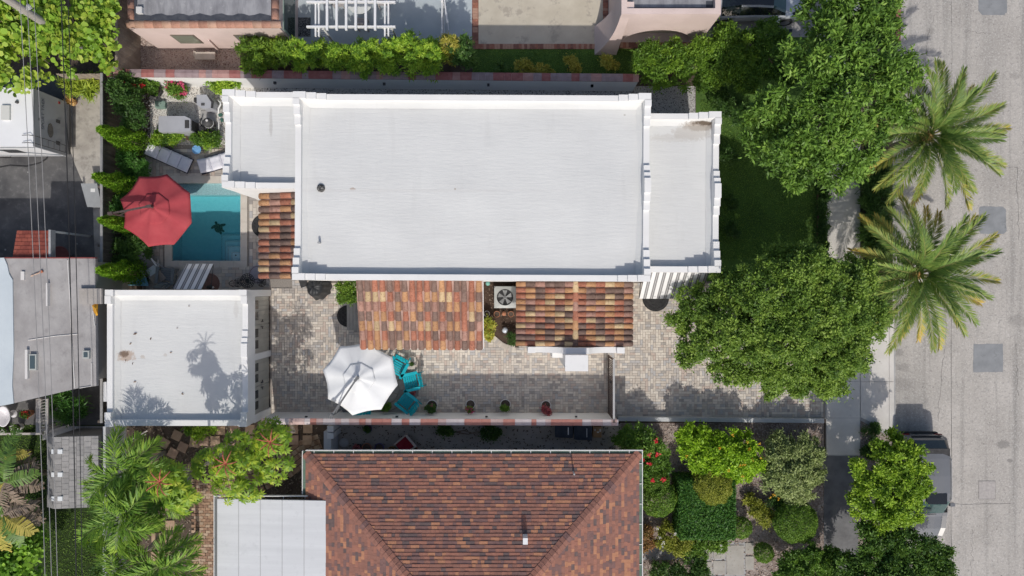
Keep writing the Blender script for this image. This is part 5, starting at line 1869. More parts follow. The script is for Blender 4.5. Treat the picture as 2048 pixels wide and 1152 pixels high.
def water_mat():
    t = NT('pool_water')
    t.n.remove(t.b)
    tr = t.n.new('ShaderNodeBsdfTransparent')
    tr.inputs[0].default_value = (0.92, 0.97, 0.98, 1)
    gl = t.n.new('ShaderNodeBsdfGlossy')
    gl.inputs['Roughness'].default_value = 0.04
    b = t.n.new('ShaderNodeBump')
    b.inputs['Strength'].default_value = 0.25
    b.inputs['Distance'].default_value = 0.03
    t.link(t.noise(5.5, 3, 0.5, dist=0.8), b.inputs['Height'])
    t.link(b.outputs[0], gl.inputs['Normal'])
    fr = t.n.new('ShaderNodeFresnel')
    fr.inputs[0].default_value = 1.33
    mx = t.n.new('ShaderNodeMixShader')
    t.link(fr.outputs[0], mx.inputs[0]); t.link(tr.outputs[0], mx.inputs[1]); t.link(gl.outputs[0], mx.inputs[2])
    t.link(mx.outputs[0], t.out.inputs['Surface'])
    va = t.n.new('ShaderNodeVolumeAbsorption')
    va.inputs[0].default_value = (0.02, 0.70, 0.76, 1)
    va.inputs[1].default_value = 0.8
    t.link(va.outputs[0], t.out.inputs['Volume'])
    return t.m


part('water', MB().box(PX0 + .001, PX1 - .001, PY0 + .001, PY1 - .001, PD - .02, -0.10), water_mat(), pool)


# ================================================================== UMBRELLAS
def cantilever(name, label, hub, rim, mast_top, mat, zrim, zhub, strut_mat):
    """rim: eight photo pixels of the canopy corners; hub, mast_top photo pixels"""
    hp = W(hub[0], hub[1], zhub)
    rp = [W(x, y, zrim) for x, y in rim]
    mt = W(mast_top[0], mast_top[1], zhub + .12)
    base = Vector((mt.x, mt.y, 0))
    t = thing(name, label, 'umbrella', base)
    # canopy: two tiers, slightly sagging panels between the ribs
    mb = MB()
    n = len(rp)
    LV = 7

    def P(i, f, tier):
        p = hp.lerp(rp[i % n], f)
        p.z = zhub - (zhub - zrim) * (f ** 0.92)
        return p

    sub = 4
    vs, fs = [], []
    f_levels = [0.30 + 0.70 * k / LV for k in range(LV + 1)]

    def ring(fl, sag, lift):
        out = []
        for i in range(n):
            for s_ in range(sub):
                u = s_ / sub
                p = P(i, fl, 0).lerp(P(i + 1, fl, 0), u)
                w_ = math.sin(math.pi * u)
                p.z += lift - sag * w_ * fl + 0.018 * math.sin(7 * fl + i * 2.3 + u * 5) * w_
                # rim edge drawn in a little between ribs
                p = p + (hp - p) * 0.028 * w_ * fl * (1 if fl > .97 else 0.4)
                p.z = p.z
                out.append(p)
        return out

    def skin(levels, sag, lift, mi=0):
        rs = [ring(f, sag, lift) for f in levels]
        m = n * sub
        vv = [p for r_ in rs for p in r_]
        ff = []
        for a in range(len(levels) - 1):
            for k in range(m):
                ff.append((a * m + k, a * m + (k + 1) % m, (a + 1) * m + (k + 1) % m, (a + 1) * m + k))
        return vv, ff

    v1, f1 = skin(f_levels, 0.12, 0.0)
    canopy = part('canopy', MB().add(v1, [tuple(reversed(f)) for f in f1]), mat, t, smooth=True)
    m_ = canopy.modifiers.new('cloth', 'SOLIDIFY')
    m_.thickness = 0.006
    v2, f2 = skin([0.03, 0.14, 0.26, 0.38, 0.43], 0.12, 0.016)
    top = part('vent_flap', MB().add(v2, [tuple(reversed(f)) for f in f2]), mat, t, smooth=True)
    m_ = top.modifiers.new('cloth', 'SOLIDIFY')
    m_.thickness = 0.006
    for i in range(n):
        part('rib', MB().bar(hp + Vector((0, 0, -.06)), rp[i] + Vector((0, 0, -.03)), .022, .03), strut_mat, t)
    part('hub', MB().lathe((hp.x, hp.y, zhub - .25), [(.05, 0), (.06, .1), (.05, .33), (.02, .40), (0, .41)], 10), strut_mat, t, smooth=True)
    part('mast', MB().tube([base, mt], 0.045, 10).obox(base + Vector((0, 0, .03)), (.35, .35, .03), 0.6), strut_mat, t)
    mb = MB()
    tip = hp + Vector((0, 0, .26))
    mb.bar(mt + (mt - tip).normalized() * .06, tip, .065, .075)
    part('arm', mb, strut_mat, t)
    mid = mt.lerp(tip, .48) + Vector((0, 0, -.02))
    sd = (tip - mt).cross(Vector((0, 0, 1))).normalized()
    part('brace', MB().bar(mid, Vector((mt.x, mt.y, mt.z - .55)) + sd * .02, .03, .04), strut_mat, t)
    part('arm_bracket', MB().obox(tip, (.10, .05, .07), math.atan2((tip - mt).y, (tip - mt).x)).obox(mt, (.09, .06, .09), math.atan2((tip - mt).y, (tip - mt).x)), strut_mat, t)
    return t


REDC = M('red_canvas', (0.37, 0.058, 0.07), (0.42, 0.078, 0.088), sc=1.4, rough=0.9, spec=0.1, bump=0.35, bsc=4)
WHC = M('white_canvas', (0.76, 0.77, 0.77), (0.80, 0.81, 0.81), sc=1.4, rough=0.9, spec=0.1, bump=0.35, bsc=4)
cantilever('cantilever_umbrella', 'faded red cantilever umbrella beside the pool', (305, 414), [(278, 353), (334, 348.5), (380, 386), (383.5, 446), (348, 489.5), (297, 493.5), (248, 456), (240.5, 399)], (222, 427), REDC, 2.25, 2.72,
           M('umbrella_bronze', (0.075, 0.055, 0.05), (0.11, 0.085, 0.08), sc=8, rough=0.5))
cantilever('cantilever_umbrella', 'white cantilever umbrella over the round stone circle', (716, 756), [(679, 693), (733, 685), (785, 715), (795.5, 770), (762.5, 819), (705, 830.5), (656, 798), (645.5, 740)], (663, 832), WHC, 2.20, 2.62,
           M('umbrella_grey', (0.12, 0.125, 0.13), (0.17, 0.175, 0.18), sc=8, rough=0.45))

# ================================================================== GARDEN FURNITURE
TURQ = M('turquoise_paint', (0.0, 0.36, 0.44), (0.01, 0.42, 0.50), sc=3, rough=0.45)
SLATE = M('slate_plastic', (0.16, 0.175, 0.185), (0.20, 0.215, 0.225), sc=3, rough=0.6)


def adirondack(name, label, pos, face, mat, group=None):
    """slatted garden chair; face = heading of the seat front"""
    t = thing(name, label, 'chair', pos, group)
    rz = Matrix.Rotation(face, 3, 'Z')
    P = Vector(pos)

    def ob(nm, c, half, ry=0.0, rzz=0.0, p=t):
        rot = rz @ Matrix.Rotation(rzz, 3, 'Z') @ Matrix.Rotation(ry, 3, 'Y')
        return part(nm, MB().obox(P + rz @ Vector(c), half, rot), mat, p)

    for k in range(6):
        x = 0.30 - k * 0.092
        ob('seat_slat', (x, 0, 0.36 - 0.018 * k), (.041, .27, .011), ry=R(-10) * -1)
    for k in range(5):
        y = (k - 2) * 0.112
        hh = 0.36 - 0.035 * abs(k - 2)
        ob('back_slat', (-0.30 - .10, y * 1.08, 0.30 + hh), (.011, .050, hh), ry=R(-22), rzz=-y * 0.25)
    for sg in (-1, 1):
        ob('arm', (0.02, sg * .335, .56), (.36, .062, .012))
        ob('leg', (.30, sg * .30, .28), (.045, .014, .28))
        ob('leg', (-.25, sg * .29, .20), (.33, .014, .05), ry=R(20))
    ob('back_rail', (-.33, 0, .50), (.02, .30, .03))
    return t


AD = 'turquoise chairs around the stone circle'
adirondack('garden_chair', 'turquoise slatted chair next to the stone slab by the tiled roof', W(797, 733, .3) * 1.0 - Vector((0, 0, .3)) + Vector((0, 0, .02)), math.atan2(-1.0, -.75) + .15, TURQ, AD)
adirondack('garden_chair', 'turquoise slatted chair between its two twins, facing the white umbrella', W(824, 762, .3) - Vector((0, 0, .28)), math.pi + R(12), TURQ, AD)
adirondack('garden_chair', 'turquoise slatted chair nearest the patio wall and small potted bush', W(815, 803, .3) - Vector((0, 0, .28)), math.pi - R(38), TURQ, AD)
adirondack('garden_chair', 'turquoise slatted chair almost hidden beneath the white umbrella', W(728, 808, .3) - Vector((0, 0, .28)), R(80), TURQ, AD)

STONE = M('pale_stone', (0.50, 0.45, 0.39), (0.60, 0.55, 0.48), sc=5, bump=0.4)
mb = MB().prism(polypx([(812, 732), (814, 718), (820, 712), (831, 714), (833, 728), (829, 738), (816, 739)], .2), 0.03, 0.20)
solo('stone_slab', mb, STONE, 'irregular pale stone block beside the turquoise chair', 'stone')


def pot_plant(name, label, base, r, h, potmat, leaf, plant_h, pr, dens=900, L=.07, fl=None, flm=None, top=None, group=None, rim=None, nfl=14, fsize=.06, lean=(0, 0)):
    """flower pot (pot with rim, soil) with a plant in it"""
    b = Vector(base)
    t = thing(name, label, 'potted plant' if leaf else 'pot', b, group)
    p = part('pot', MB().lathe((b.x, b.y, b.z), [(r * .68, 0), (r * .95, h * .86), (r * 1.06, h * .86), (r * 1.06, h), (r * .92, h), (r * .90, h * .9), (0, h * .9)], 16), potmat, t, smooth=False)
    part('soil', MB().lathe((b.x, b.y, b.z), [(r * .9, h * .905), (0, h * .915)], 12, cap=False), SOIL, p)
    if leaf:
        cx, cy = b.x + lean[0] * 1.6, b.y + lean[1] * 1.8
        if lean[1]: pr *= .82
        blobs = [(cx, cy, b.z + h + plant_h * .5, pr, pr * .9, plant_h * .55), (cx + pr * .4, cy - pr * .3, b.z + h + plant_h * .4, pr * .6, pr * .6, plant_h * .4), (cx - pr * .4, cy + pr * .2, b.z + h + plant_h * .5, pr * .6, pr * .6, plant_h * .4)]
        mb = MB()
        for q in blobs:
            mb.tube(limb((b.x, b.y, b.z + h * .88), (q[0], q[1], q[2]), n=3), [.012, .01, .008, .004], 5)
        part('stem', mb, BARK, t)
        v, rr = crown_leaves(blobs, dens, L, clump=pr * .16, per=8, shell=.3)
        leaf_part('foliage', v, rr, leaf, t)
        if flm:
            pts = []
            for k in range(nfl):
                q = rng.choice(blobs)
                a = rng.uniform(0, 6.28); rr_ = rng.uniform(.3, 1.0)
                pts.append((q[0] + q[3] * rr_ * math.cos(a), q[1] + q[4] * rr_ * math.sin(a), q[2] + q[5] * (1.05 - .5 * rr_)))
            flowers(t, pts, flm, fsize)
    return t


POTW = M('pot_white', (0.62, 0.61, 0.59), (0.70, 0.69, 0.67), sc=5)
POTT = M('pot_terracotta', (0.40, 0.17, 0.09), (0.48, 0.22, 0.13), sc=5)
POTB = M('pot_blue', (0.05, 0.05, 0.16), (0.09, 0.08, 0.24), sc=5, rough=0.3)
POTK = M('pot_black', (0.03, 0.03, 0.032), (0.06, 0.06, 0.062), sc=5)
G_MID = leafmat('leaf_mid', [(0.035, 0.09, 0.012), (0.075, 0.17, 0.02), (0.14, 0.27, 0.03)])
G_DARK = leafmat('leaf_dark', [(0.02, 0.055, 0.012), (0.04, 0.10, 0.018), (0.075, 0.16, 0.025)])
G_RED = leafmat('leaf_red', [(0.12, 0.03, 0.03), (0.30, 0.06, 0.07), (0.42, 0.14, 0.14), (0.10, 0.12, 0.03)])
FL_PINK = leafmat('petal_pink', [(0.62, 0.05, 0.16), (0.80, 0.16, 0.30)])
FL_RED = leafmat('petal_red', [(0.60, 0.015, 0.03), (0.75, 0.04, 0.06)])
FL_ORG = leafmat('petal_orange', [(0.80, 0.36, 0.02), (0.85, 0.55, 0.05)])
FL_WHT = leafmat('petal_white', [(0.75, 0.75, 0.72), (0.8, 0.78, 0.7)])
pot_plant('flower_pot', 'small bushy green plant in dark pot at the edge of the stone circle', W(776, 811) + Vector((0, 0, .03)), .13, .25, POTK, G_MID, .4, .2)
pot_plant('flower_pot', 'white pot of trailing green plant with few pink flowers beside the turquoise chair', W(866, 808) + Vector((0, 0, .03)), .24, .38, POTW, G_DARK, .40, .27, flm=FL_PINK, nfl=3, lean=(-.02, -.06))
pot_plant('flower_pot', 'white pot of small plant with magenta flowers by the patio wall', W(942, 806) + Vector((0, 0, .03)), .20, .34, POTW, G_MID, .34, .20, flm=FL_PINK, nfl=12, lean=(-.02, -.10))
pot_plant('flower_pot', 'white pot of plain green leafy plant by the patio wall', W(1011, 806) + Vector((0, 0, .03)), .22, .36, POTW, G_MID, .40, .23, lean=(-.02, -.06))
pot_plant('flower_pot', 'white pot of dark red leaved plant nearest the picket gate', W(1091, 808) + Vector((0, 0, .03)), .21, .36, POTW, G_RED, .42, .26, lean=(0, -.10))
pot_plant('flower_pot', 'small black pot with little plant standing on the pale stone block', W(825, 727, .2), .09, .16, POTK, G_DARK, .1, .08)
pot_plant('flower_pot', 'small black pot between two turquoise chairs', W(828, 784) + Vector((0, 0, .03)), .11, .2, POTK, G_RED, .12, .1)

# half round doormats (flat rubber)
MATM = M('mat_rubber', (0.022, 0.022, 0.023), (0.045, 0.045, 0.046), sc=12, rough=0.9, bump=0.5, bsc=60)


def doormat(label, px, py, r, a0, z=0.036):
    c = W(px, py)
    t = thing('doormat', label, 'doormat', (c.x, c.y, z), 'half round black doormats')
    pts = [(c.x + r * math.cos(a0 + math.pi * k / 20), c.y + r * math.sin(a0 + math.pi * k / 20)) for k in range(21)]
    base = part('mat', MB().prism(pts, z - .002, z + .008), MATM, t)
    for q in (.35, .6, .85):
        mb = MB()
        vs = []
        for k in range(21):
            a = a0 + math.pi * k / 20
            for rr in (r * q, r * q + .02):
                vs.append((c.x + rr * math.cos(a), c.y + rr * math.sin(a), z + .011))
        mb.add(vs, [(2 * k, 2 * k + 1, 2 * k + 3, 2 * k + 2) for k in range(20)])
        part('ridge', mb, POTK, t)
    return t


doormat('half round black doormat below the striped front awning', 1311, 596, .58, math.pi)
doormat('half round black doormat against grey plank step of tiled room', 696, 632, .47, math.pi / 2)
doormat('half round black doormat peeping from under the poolside tile roof', 527, 452, .50, math.pi / 2)

t = thing('door_step', 'grey plank step at the side door of the tiled room', 'step', W(707, 634))
for k in range(4):
    part('plank', MB().box(WX(695.5) + k * .135 + .004, WX(695.5) + (k + 1) * .135 - .004, WY(660), WY(606), .03, .18), M('grey_plank', (0.33, 0.32, 0.30), (0.40, 0.385, 0.36), sc=3, bump=.3), t)

# covered barbecue
cb = thing('covered_grill', 'black fabric cover draped over a barbecue by the house wall', 'grill', W(637, 578))
c = W(640, 575)


def cover(u, v):
    a = u * 2 * math.pi
    r = [0.0, .16, .30, .36, .40, .45, .50, .53][int(round(v * 7))]
    z = [.98, .98, .95, .86, .6, .35, .15, .03][int(round(v * 7))]
    r *= 1 + 0.05 * math.sin(3 * a + 1) + (0.05 * math.sin(9 * a) + .03 * math.sin(14 * a + 2)) * v
    return (c.x + r * math.cos(a) * .95, c.y + r * math.sin(a), z + .03 * math.sin(2 * a + .4) * (1 - v) + (0.04 * math.sin(5 * a)) * (1 - v) * v * 4)


part('cover', MB().grid(cover, 48, 7), M('grill_cover', (0.020, 0.022, 0.024), (0.04, 0.042, 0.045), sc=5, rough=0.45, bump=.5, bsc=9), cb, smooth=True)
part('side_shelf', MB().obox((c.x - .52, c.y + .22, .68), (.16, .2, .02), .3), POTK, cb)

# air conditioner in the planting pocket
acx, acy = (WX(988, .8) + WX(1032, .8)) / 2, (WY(572, .8) + WY(617, .8)) / 2
ac = thing('air_conditioner', 'grey air conditioning unit with round fan in the planting pocket', 'air conditioner', (acx, acy, 0))
ACM = M('ac_grey', (0.42, 0.435, 0.42), (0.47, 0.485, 0.47), sc=4, rough=0.5)
part('pad', MB().box(acx - .47, acx + .47, acy - .47, acy + .47, -.02, .07), CONC2, ac)
cs = MB()
cs.box(acx - .46, acx + .46, acy - .46, acy + .46, .07, .72)
casing = part('casing', cs, ACM, ac)
fr = MB()
N = 32
pts_o, pts_i = [], []
for k in range(N):
    a = 2 * math.pi * k / N + math.pi / N
    m = max(abs(math.cos(a)), abs(math.sin(a)))
    pts_o.append((acx + .46 * math.cos(a) / m * .995, acy + .46 * math.sin(a) / m * .995, .78))
    pts_i.append((acx + .35 * math.cos(a), acy + .35 * math.sin(a), .83))
lo_o = [(p[0], p[1], .721) for p in pts_o]
lo_i = [(p[0], p[1], .74) for p in pts_i]
fr.add(pts_o + pts_i + lo_o + lo_i, [(k, (k + 1) % N, N + (k + 1) % N, N + k) for k in range(N)] + [(2 * N + k, 2 * N + (k + 1) % N, (k + 1) % N, k) for k in range(N)] + [(N + k, N + (k + 1) % N, 3 * N + (k + 1) % N, 3 * N + k) for k in range(N)])
part('top_cover', fr, ACM, ac)
part('fan_well', MB().lathe((acx, acy, .725), [(.345, 0), (.345, .008), (0, .008)], 24), POTK, ac)
for k in range(5):
    a0 = k * 2 * math.pi / 5 + .3
    mb = MB()
    vs = []
    for (r_, da, dz) in ((.06, -.35, .015), (.06, .35, .045), (.31, -.30, .01), (.32, .35, .05)):
        vs.append((acx + r_ * math.cos(a0 + da), acy + r_ * math.sin(a0 + da), .745 + dz))
    vs += [(p[0], p[1], p[2] - .006) for p in vs]
    mb.add(vs, [(0, 2, 3, 1), (4, 5, 7, 6), (0, 4, 6, 2), (1, 3, 7, 5), (2, 6, 7, 3)])
    part('fan_blade', mb, M('fan_grey', (0.36, 0.37, 0.37), rough=.4), ac)
part('fan_hub', MB().lathe((acx, acy, .745), [(.075, 0), (.075, .05), (.05, .065), (0, .067)], 14), MATS['fan_grey'], ac)
gr = MB()
for rr in (.10, .16, .22, .28, .33):
    gr.tube([(acx + rr * math.cos(2 * math.pi * k / 20), acy + rr * math.sin(2 * math.pi * k / 20), .835) for k in range(21)], .004, 4, cap=False)
for k in range(8):
    a = k * math.pi / 4
    gr.tube([(acx, acy, .84), (acx + .35 * math.cos(a), acy + .35 * math.sin(a), .832)], .004, 4)
part('grille', gr, DARKM, ac)
part('refrigerant_line', MB().tube([(acx + .45, acy - .2, .35), (acx + .6, acy - .15, .3), (acx + .62, acy + .3, .3), (acx + .5, acy + .62, .5)], .025, 6), POTK, ac)
# little pots and ornaments in the pocket
for i, (px, py, r_, m_, lab) in enumerate(((974, 627, .12, POTW, 'empty white rimmed pot in the planting pocket'), (994, 628, .13, POTT, 'empty terracotta pot just below the air conditioner'),
                                          (1022, 628, .12, POTT, 'terracotta pot with dry plant below the air conditioner'))):
    pot_plant('flower_pot', lab, W(px, py, 0), r_, .22, m_, None, 0, 0)
for px, py, m_, lab, r_ in ((1008, 627, POTT, 'orange and white ornament ball beside the terracotta pots', .10), (1010, 660, M('glass_ball', (0.45, 0.52, 0.62), (0.75, 0.78, 0.82), sc=14, rough=.15, spec=.8), 'shiny blue and white garden ball in mulch', .13),
                            (976, 567, M('verdigris', (0.16, 0.40, 0.36), (0.25, 0.5, 0.44), sc=9), 'green ornament by the house wall near the air conditioner', .10)):
    c = W(px, py)
    t = thing('garden_ornament', lab, 'ornament', (c.x, c.y, 0))
    part('ball', MB().lathe((c.x, c.y, 0.02), [(0.02, 0)] + [(r_ * math.sin(a), r_ * 1.0 - r_ * math.cos(a) + .06) for a in np.linspace(.4, math.pi - .02, 8)], 12), m_, t, smooth=True)
    part('foot', MB().lathe((c.x, c.y, 0), [(r_ * .6, 0), (r_ * .4, .08), (0, .085)], 10), POTK, t)

# ---- poolside furniture
LAV = M('lounger_cushion', (0.68, 0.68, 0.74), (0.76, 0.76, 0.80), sc=4, rough=.9, c=(0.45, 0.46, 0.56), csc=10, clo=.66, chi=.76)
NAVY = M('navy_frame', (0.03, 0.032, 0.055))


def lounger(label, c, ang, L=1.95, wd=.62):
    c = Vector(c)
    t = thing('sun_lounger', label, 'sun lounger', c)
    rz = Matrix.Rotation(ang, 3, 'Z')
    part('frame', MB().obox(c + Vector((0, 0, .20)), (L / 2 + .02, wd / 2 + .03, .02), rz), NAVY, t)
    for sx in (-1, 1):
        for sy in (-1, 1):
            part('leg', MB().obox(c + rz @ Vector((sx * (L / 2 - .2), sy * (wd / 2 - .02), .11)), (.02, .02, .11), rz), NAVY, t)
    for k in range(4):
        x0 = -L / 2 + L * k / 4
        mb = MB()

        def pad(u, v, x0=x0):
            x = x0 + .003 + (L / 4 - .006) * u
            y = -wd / 2 + wd * v
            e = min(1, 7 * min(u, 1 - u)) * min(1, 7 * min(v, 1 - v))
            z = .225 + .085 * e ** .4 - .018 * abs(math.sin(u * math.pi * 2)) * abs(math.sin(v * math.pi * 2.5))
            if k == 0: z += .16 * (1 - u)
            p = c + rz @ Vector((x, y, 0))
            return (p.x, p.y, z)
        mb.grid(pad, 12, 12)
        part('cushion', mb, LAV, t, smooth=True)
    return t


lounger('cushioned sun lounger standing alone near the pool equipment', W(338, 314, .25) - Vector((0, 0, .25)), R(-24))
lounger('cushioned sun lounger partly hidden behind the white house', W(443, 321, .25) - Vector((0, 0, .25)), R(17))
c = W(393, 299, .4)
t = thing('side_table', 'small round blue table between the two sun loungers', 'table', (c.x, c.y, 0))
part('top', MB().lathe((c.x, c.y, .38), [(.19, 0), (.195, .02), (.17, .025), (.16, .018), (.08, .018), (.07, .026), (0, .026)], 20), M('blue_enamel', (0.16, 0.36, 0.62), (0.2, 0.42, 0.68), sc=4, rough=.4), t)
for k in range(3):
    a = k * 2.1
    part('leg', MB().tube([(c.x + .1 * math.cos(a), c.y + .1 * math.sin(a), .385), (c.x + .16 * math.cos(a), c.y + .16 * math.sin(a), .0)], .012, 5), DARKM, t)

# grey recliner with cushions, folded blue towels, grey slatted chair
c = W(312, 538)
t = thing('reclining_chair', 'grey sling reclining chair with pale cushion beside the pool', 'chair', (c.x, c.y, .03))
rz = Matrix.Rotation(R(-55), 3, 'Z')
SLING = M('grey_sling', (0.22, 0.215, 0.21), (0.27, 0.265, 0.26), sc=6, rough=.9)
WHF = M('white_frame', (0.66, 0.66, 0.66), rough=.5)
part('seat', MB().obox(c + Vector((0, 0, .40)), (.30, .29, .015), rz @ Matrix.Rotation(R(-8), 3, 'Y')), SLING, t)
part('backrest', MB().obox(c + rz @ Vector((-.46, 0, .66)), (.36, .29, .015), rz @ Matrix.Rotation(R(48), 3, 'Y')), SLING, t)
part('footrest', MB().obox(c + rz @ Vector((.48, 0, .40)), (.22, .28, .015), rz @ Matrix.Rotation(R(12), 3, 'Y')), M('taupe_pad', (0.30, 0.26, 0.225), (0.34, 0.3, 0.26), sc=5), t)
part('cushion', MB().obox(c + rz @ Vector((.12, .02, .46)), (.16, .2, .045), rz), M('pale_cushion', (0.55, 0.60, 0.62), rough=.9), t)
for sg in (-1, 1):
    part('arm', MB().obox(c + rz @ Vector((-.05, sg * .33, .58)), (.26, .03, .018), rz), WHF, t)
    part('leg', MB().bar(c + rz @ Vector((.2, sg * .33, .03)), c + rz @ Vector((-.22, sg * .33, .57)), .03, .03), WHF, t)
    part('leg', MB().bar(c + rz @ Vector((-.3, sg * .33, .03)), c + rz @ Vector((.2, sg * .33, .57)), .03, .03), WHF, t)
c = W(285, 562)
t = thing('pool_towels', 'folded light blue beach towels piled by the garage', 'towel', (c.x, c.y, 0))
TOW = M('towel_blue', (0.16, 0.42, 0.56), (0.30, 0.58, 0.70), sc=3, rough=.95, stretch=(1, 9, 1))
part('stool', MB().box(c.x - .25, c.x + .25, c.y - .13, c.y + .13, -.02, .36), POTK, t)
for k in range(6):
    y = c.y - .16 + k * .065
    part('towel', MB().tube([(c.x - .42 + .03 * k, y + .10 * math.sin(k), .36 + .01 * (k % 2)), (c.x, y, .42 + .012 * (k % 3)), (c.x + .44 - .02 * k, y - .02, .34)], [.03, .055, .04], 8), TOW, t, smooth=True)
adirondack('garden_chair', 'grey slatted chair in the shade next to the small striped awning', W(336, 552, .3) - Vector((0, 0, .27)), R(85), SLATE)
c = W(333, 569, .42)
t = thing('drink_bowl', 'small round blue bowl on the grey slatted chair', 'bowl', (c.x, c.y, .43))
part('bowl', MB().lathe((c.x, c.y, .375), [(.04, 0), (.085, .06), (.075, .06), (.03, .02), (0, .018)], 12), M('bowl_blue', (0.04, 0.14, 0.24), rough=.3), t)


# wrought iron bistro set with lattice top, round rugs
def disc_rug(label, px, py, r, m, name='round_rug'):
    c = W(px, py)
    t = thing(name, label, 'rug', (c.x, c.y, .036))
    part('rug', MB().lathe((c.x, c.y, .035), [(r, 0), (r, .008), (r * .96, .012), (0, .012)], 28), m, t)
    part('border', MB().lathe((c.x, c.y, .048), [(r * .9, 0), (r * .9, .003), (r * .84, .003), (r * .84, 0)], 28, cap=False), M('rug_border', (0.2, 0.12, 0.1)), t)


disc_rug('round brown rug on the pool deck beside the striped awning', 420, 567, .44, M('rug_brown', (0.20, 0.11, 0.09), (0.25, 0.145, 0.12), sc=8))
disc_rug('round lavender grey rug half under the poolside tile roof', 516, 549, .40, M('rug_lavender', (0.34, 0.32, 0.36), (0.40, 0.38, 0.42), sc=8))
IRON = M('wrought_iron', (0.018, 0.018, 0.018), (0.035, 0.035, 0.035), sc=20, rough=.5)
c = W(507, 562)
t = thing('iron_table', 'round black wrought iron table by the garage corner', 'table', (c.x, c.y, .03))
mb = MB()
for rr in (.08, .16, .24, .30):
    mb.tube([(c.x + rr * math.cos(2 * math.pi * k / 24), c.y + rr * math.sin(2 * math.pi * k / 24), .70) for k in range(25)], .014, 5, cap=False)
for k in range(16):
    a = k * math.pi / 8
    mb.tube([(c.x, c.y, .70), (c.x + .30 * math.cos(a), c.y + .30 * math.sin(a), .70)], .012, 5)
part('table_top', mb, IRON, t)
for k in range(3):
    a = k * 2.09 + .4
    part('leg', MB().tube([(c.x + .1 * math.cos(a), c.y + .1 * math.sin(a), .69), (c.x + .07 * math.cos(a), c.y + .07 * math.sin(a), .35), (c.x + .24 * math.cos(a), c.y + .24 * math.sin(a), .03)], .014, 6), IRON, t)


def iron_chair(label, px, py, ang):
    c = W(px, py)
    t = thing('iron_chair', label, 'chair', (c.x, c.y, .03))
    mb = MB()
    for rr in (.06, .12, .18):
        mb.tube([(c.x + rr * math.cos(2 * math.pi * k / 16), c.y + rr * math.sin(2 * math.pi * k / 16), .45) for k in range(17)], .011, 5, cap=False)
    for k in range(8):
        a = k * math.pi / 4
        mb.tube([(c.x, c.y, .45), (c.x + .18 * math.cos(a), c.y + .18 * math.sin(a), .45)], .010, 4)
    part('seat', mb, IRON, t)
    for k in range(4):
        a = ang + R(45) + k * R(90)
        part('leg', MB().tube([(c.x + .16 * math.cos(a), c.y + .16 * math.sin(a), .45), (c.x + .2 * math.cos(a), c.y + .2 * math.sin(a), .03)], .012, 5), IRON, t)
    b = []
    for k in range(9):
        a = ang + math.pi + (k - 4) * .2
        b.append((c.x + .21 * math.cos(a), c.y + .21 * math.sin(a), .50 + .38 * math.sin(math.pi * (k + .3) / 8.6)))
    mb = MB().tube(b, .013, 5)
    for k in (2, 4, 6):
        mb.tube([(b[k][0], b[k][1], .46), b[k]], .009, 4)
    part('backrest', mb, IRON, t)


iron_chair('black wrought iron chair at the iron table, toward the house', 531, 565, R(190))
iron_chair('black wrought iron chair at the iron table, toward the brown rug', 484, 566, R(10))
c = W(424, 574)
t = thing('garden_figure', 'small black and white figurine standing on the brown rug', 'figurine', (c.x, c.y, .048))
part('body', MB().lathe((c.x, c.y, .046), [(.07, 0), (.10, .08), (.075, .22), (.04, .28), (.06, .34), (.05, .40), (0, .43)], 10), POTK, t, smooth=True)
part('base', MB().lathe((c.x + .07, c.y - .02, .046), [(.05, 0), (.05, .12), (0, .15)], 8), POTW, t)

# ---- pool equipment on the gravel
EQ = M('equipment_grey', (0.36, 0.37, 0.40), (0.40, 0.41, 0.44), sc=3, rough=.5)
hx0, hx1, hy0, hy1, hh = WX(317, .85), WX(381, .85), WY(264, .85), WY(232, .85), .85
t = thing('pool_heat_pump', 'large grey box shaped pool heater with dark louvre on the gravel', 'pool heater', ((hx0 + hx1) / 2, (hy0 + hy1) / 2, 0))
b = .05
part('cabinet', MB().prism([(hx0 + b, hy0), (hx1 - .25, hy0), (hx1, hy0 + .06), (hx1, hy1 - .12), (hx1 - .25, hy1), (hx0 + b, hy1), (hx0, hy1 - b), (hx0, hy0 + b)], .03, hh), EQ, t)
part('louvre', MB().box(hx1 - .24, hx1 - .05, hy0 + .16, hy1 - .17, hh - .01, hh + .006), POTK, t)
for k in range(5):
    part('slat', MB().box(hx1 - .23 + k * .038, hx1 - .215 + k * .038, hy0 + .17, hy1 - .18, hh + .004, hh + .014), DARKM, t)
part('grille', MB().box(hx1 + .001, hx1 + .012, hy0 + .1, hy1 - .15, .12, hh - .1), POTK, t)
part('base', MB().box(hx0 - .03, hx1 + .04, hy0 - .06, hy1 + .03, -.02, .032), CONC2, t)
c0 = W(407, 203, .8)
t = thing('pool_control_unit', 'dark grey pool heater with slanted sides beside white pipes', 'pool heater', (c0.x, c0.y, 0))
pl = polypx([(393, 189), (414, 189), (426, 204), (424, 216), (404, 217), (393, 209)], .8)
part('cabinet', MB().prism(pl, .03, .78), EQ, t)
part('exhaust_grille', MB().prism(polypx([(416, 190), (427, 203), (425, 216), (421, 216), (422, 204), (413, 190)], .82), .779, .80), POTK, t)
part('junction_box', MB().box(WX(388, .7), WX(393.5, .7), WY(204, .7), WY(195, .7), .4, .72), POTK, t)
part('control_panel', MB().box(WX(402, .8), WX(409, .8), WY(211, .8), WY(206, .8), .778, .80), DARKM, t)
part('base', MB().box(WX(391), WX(430), WY(221), WY(192), -.02, .032), CONC2, t)
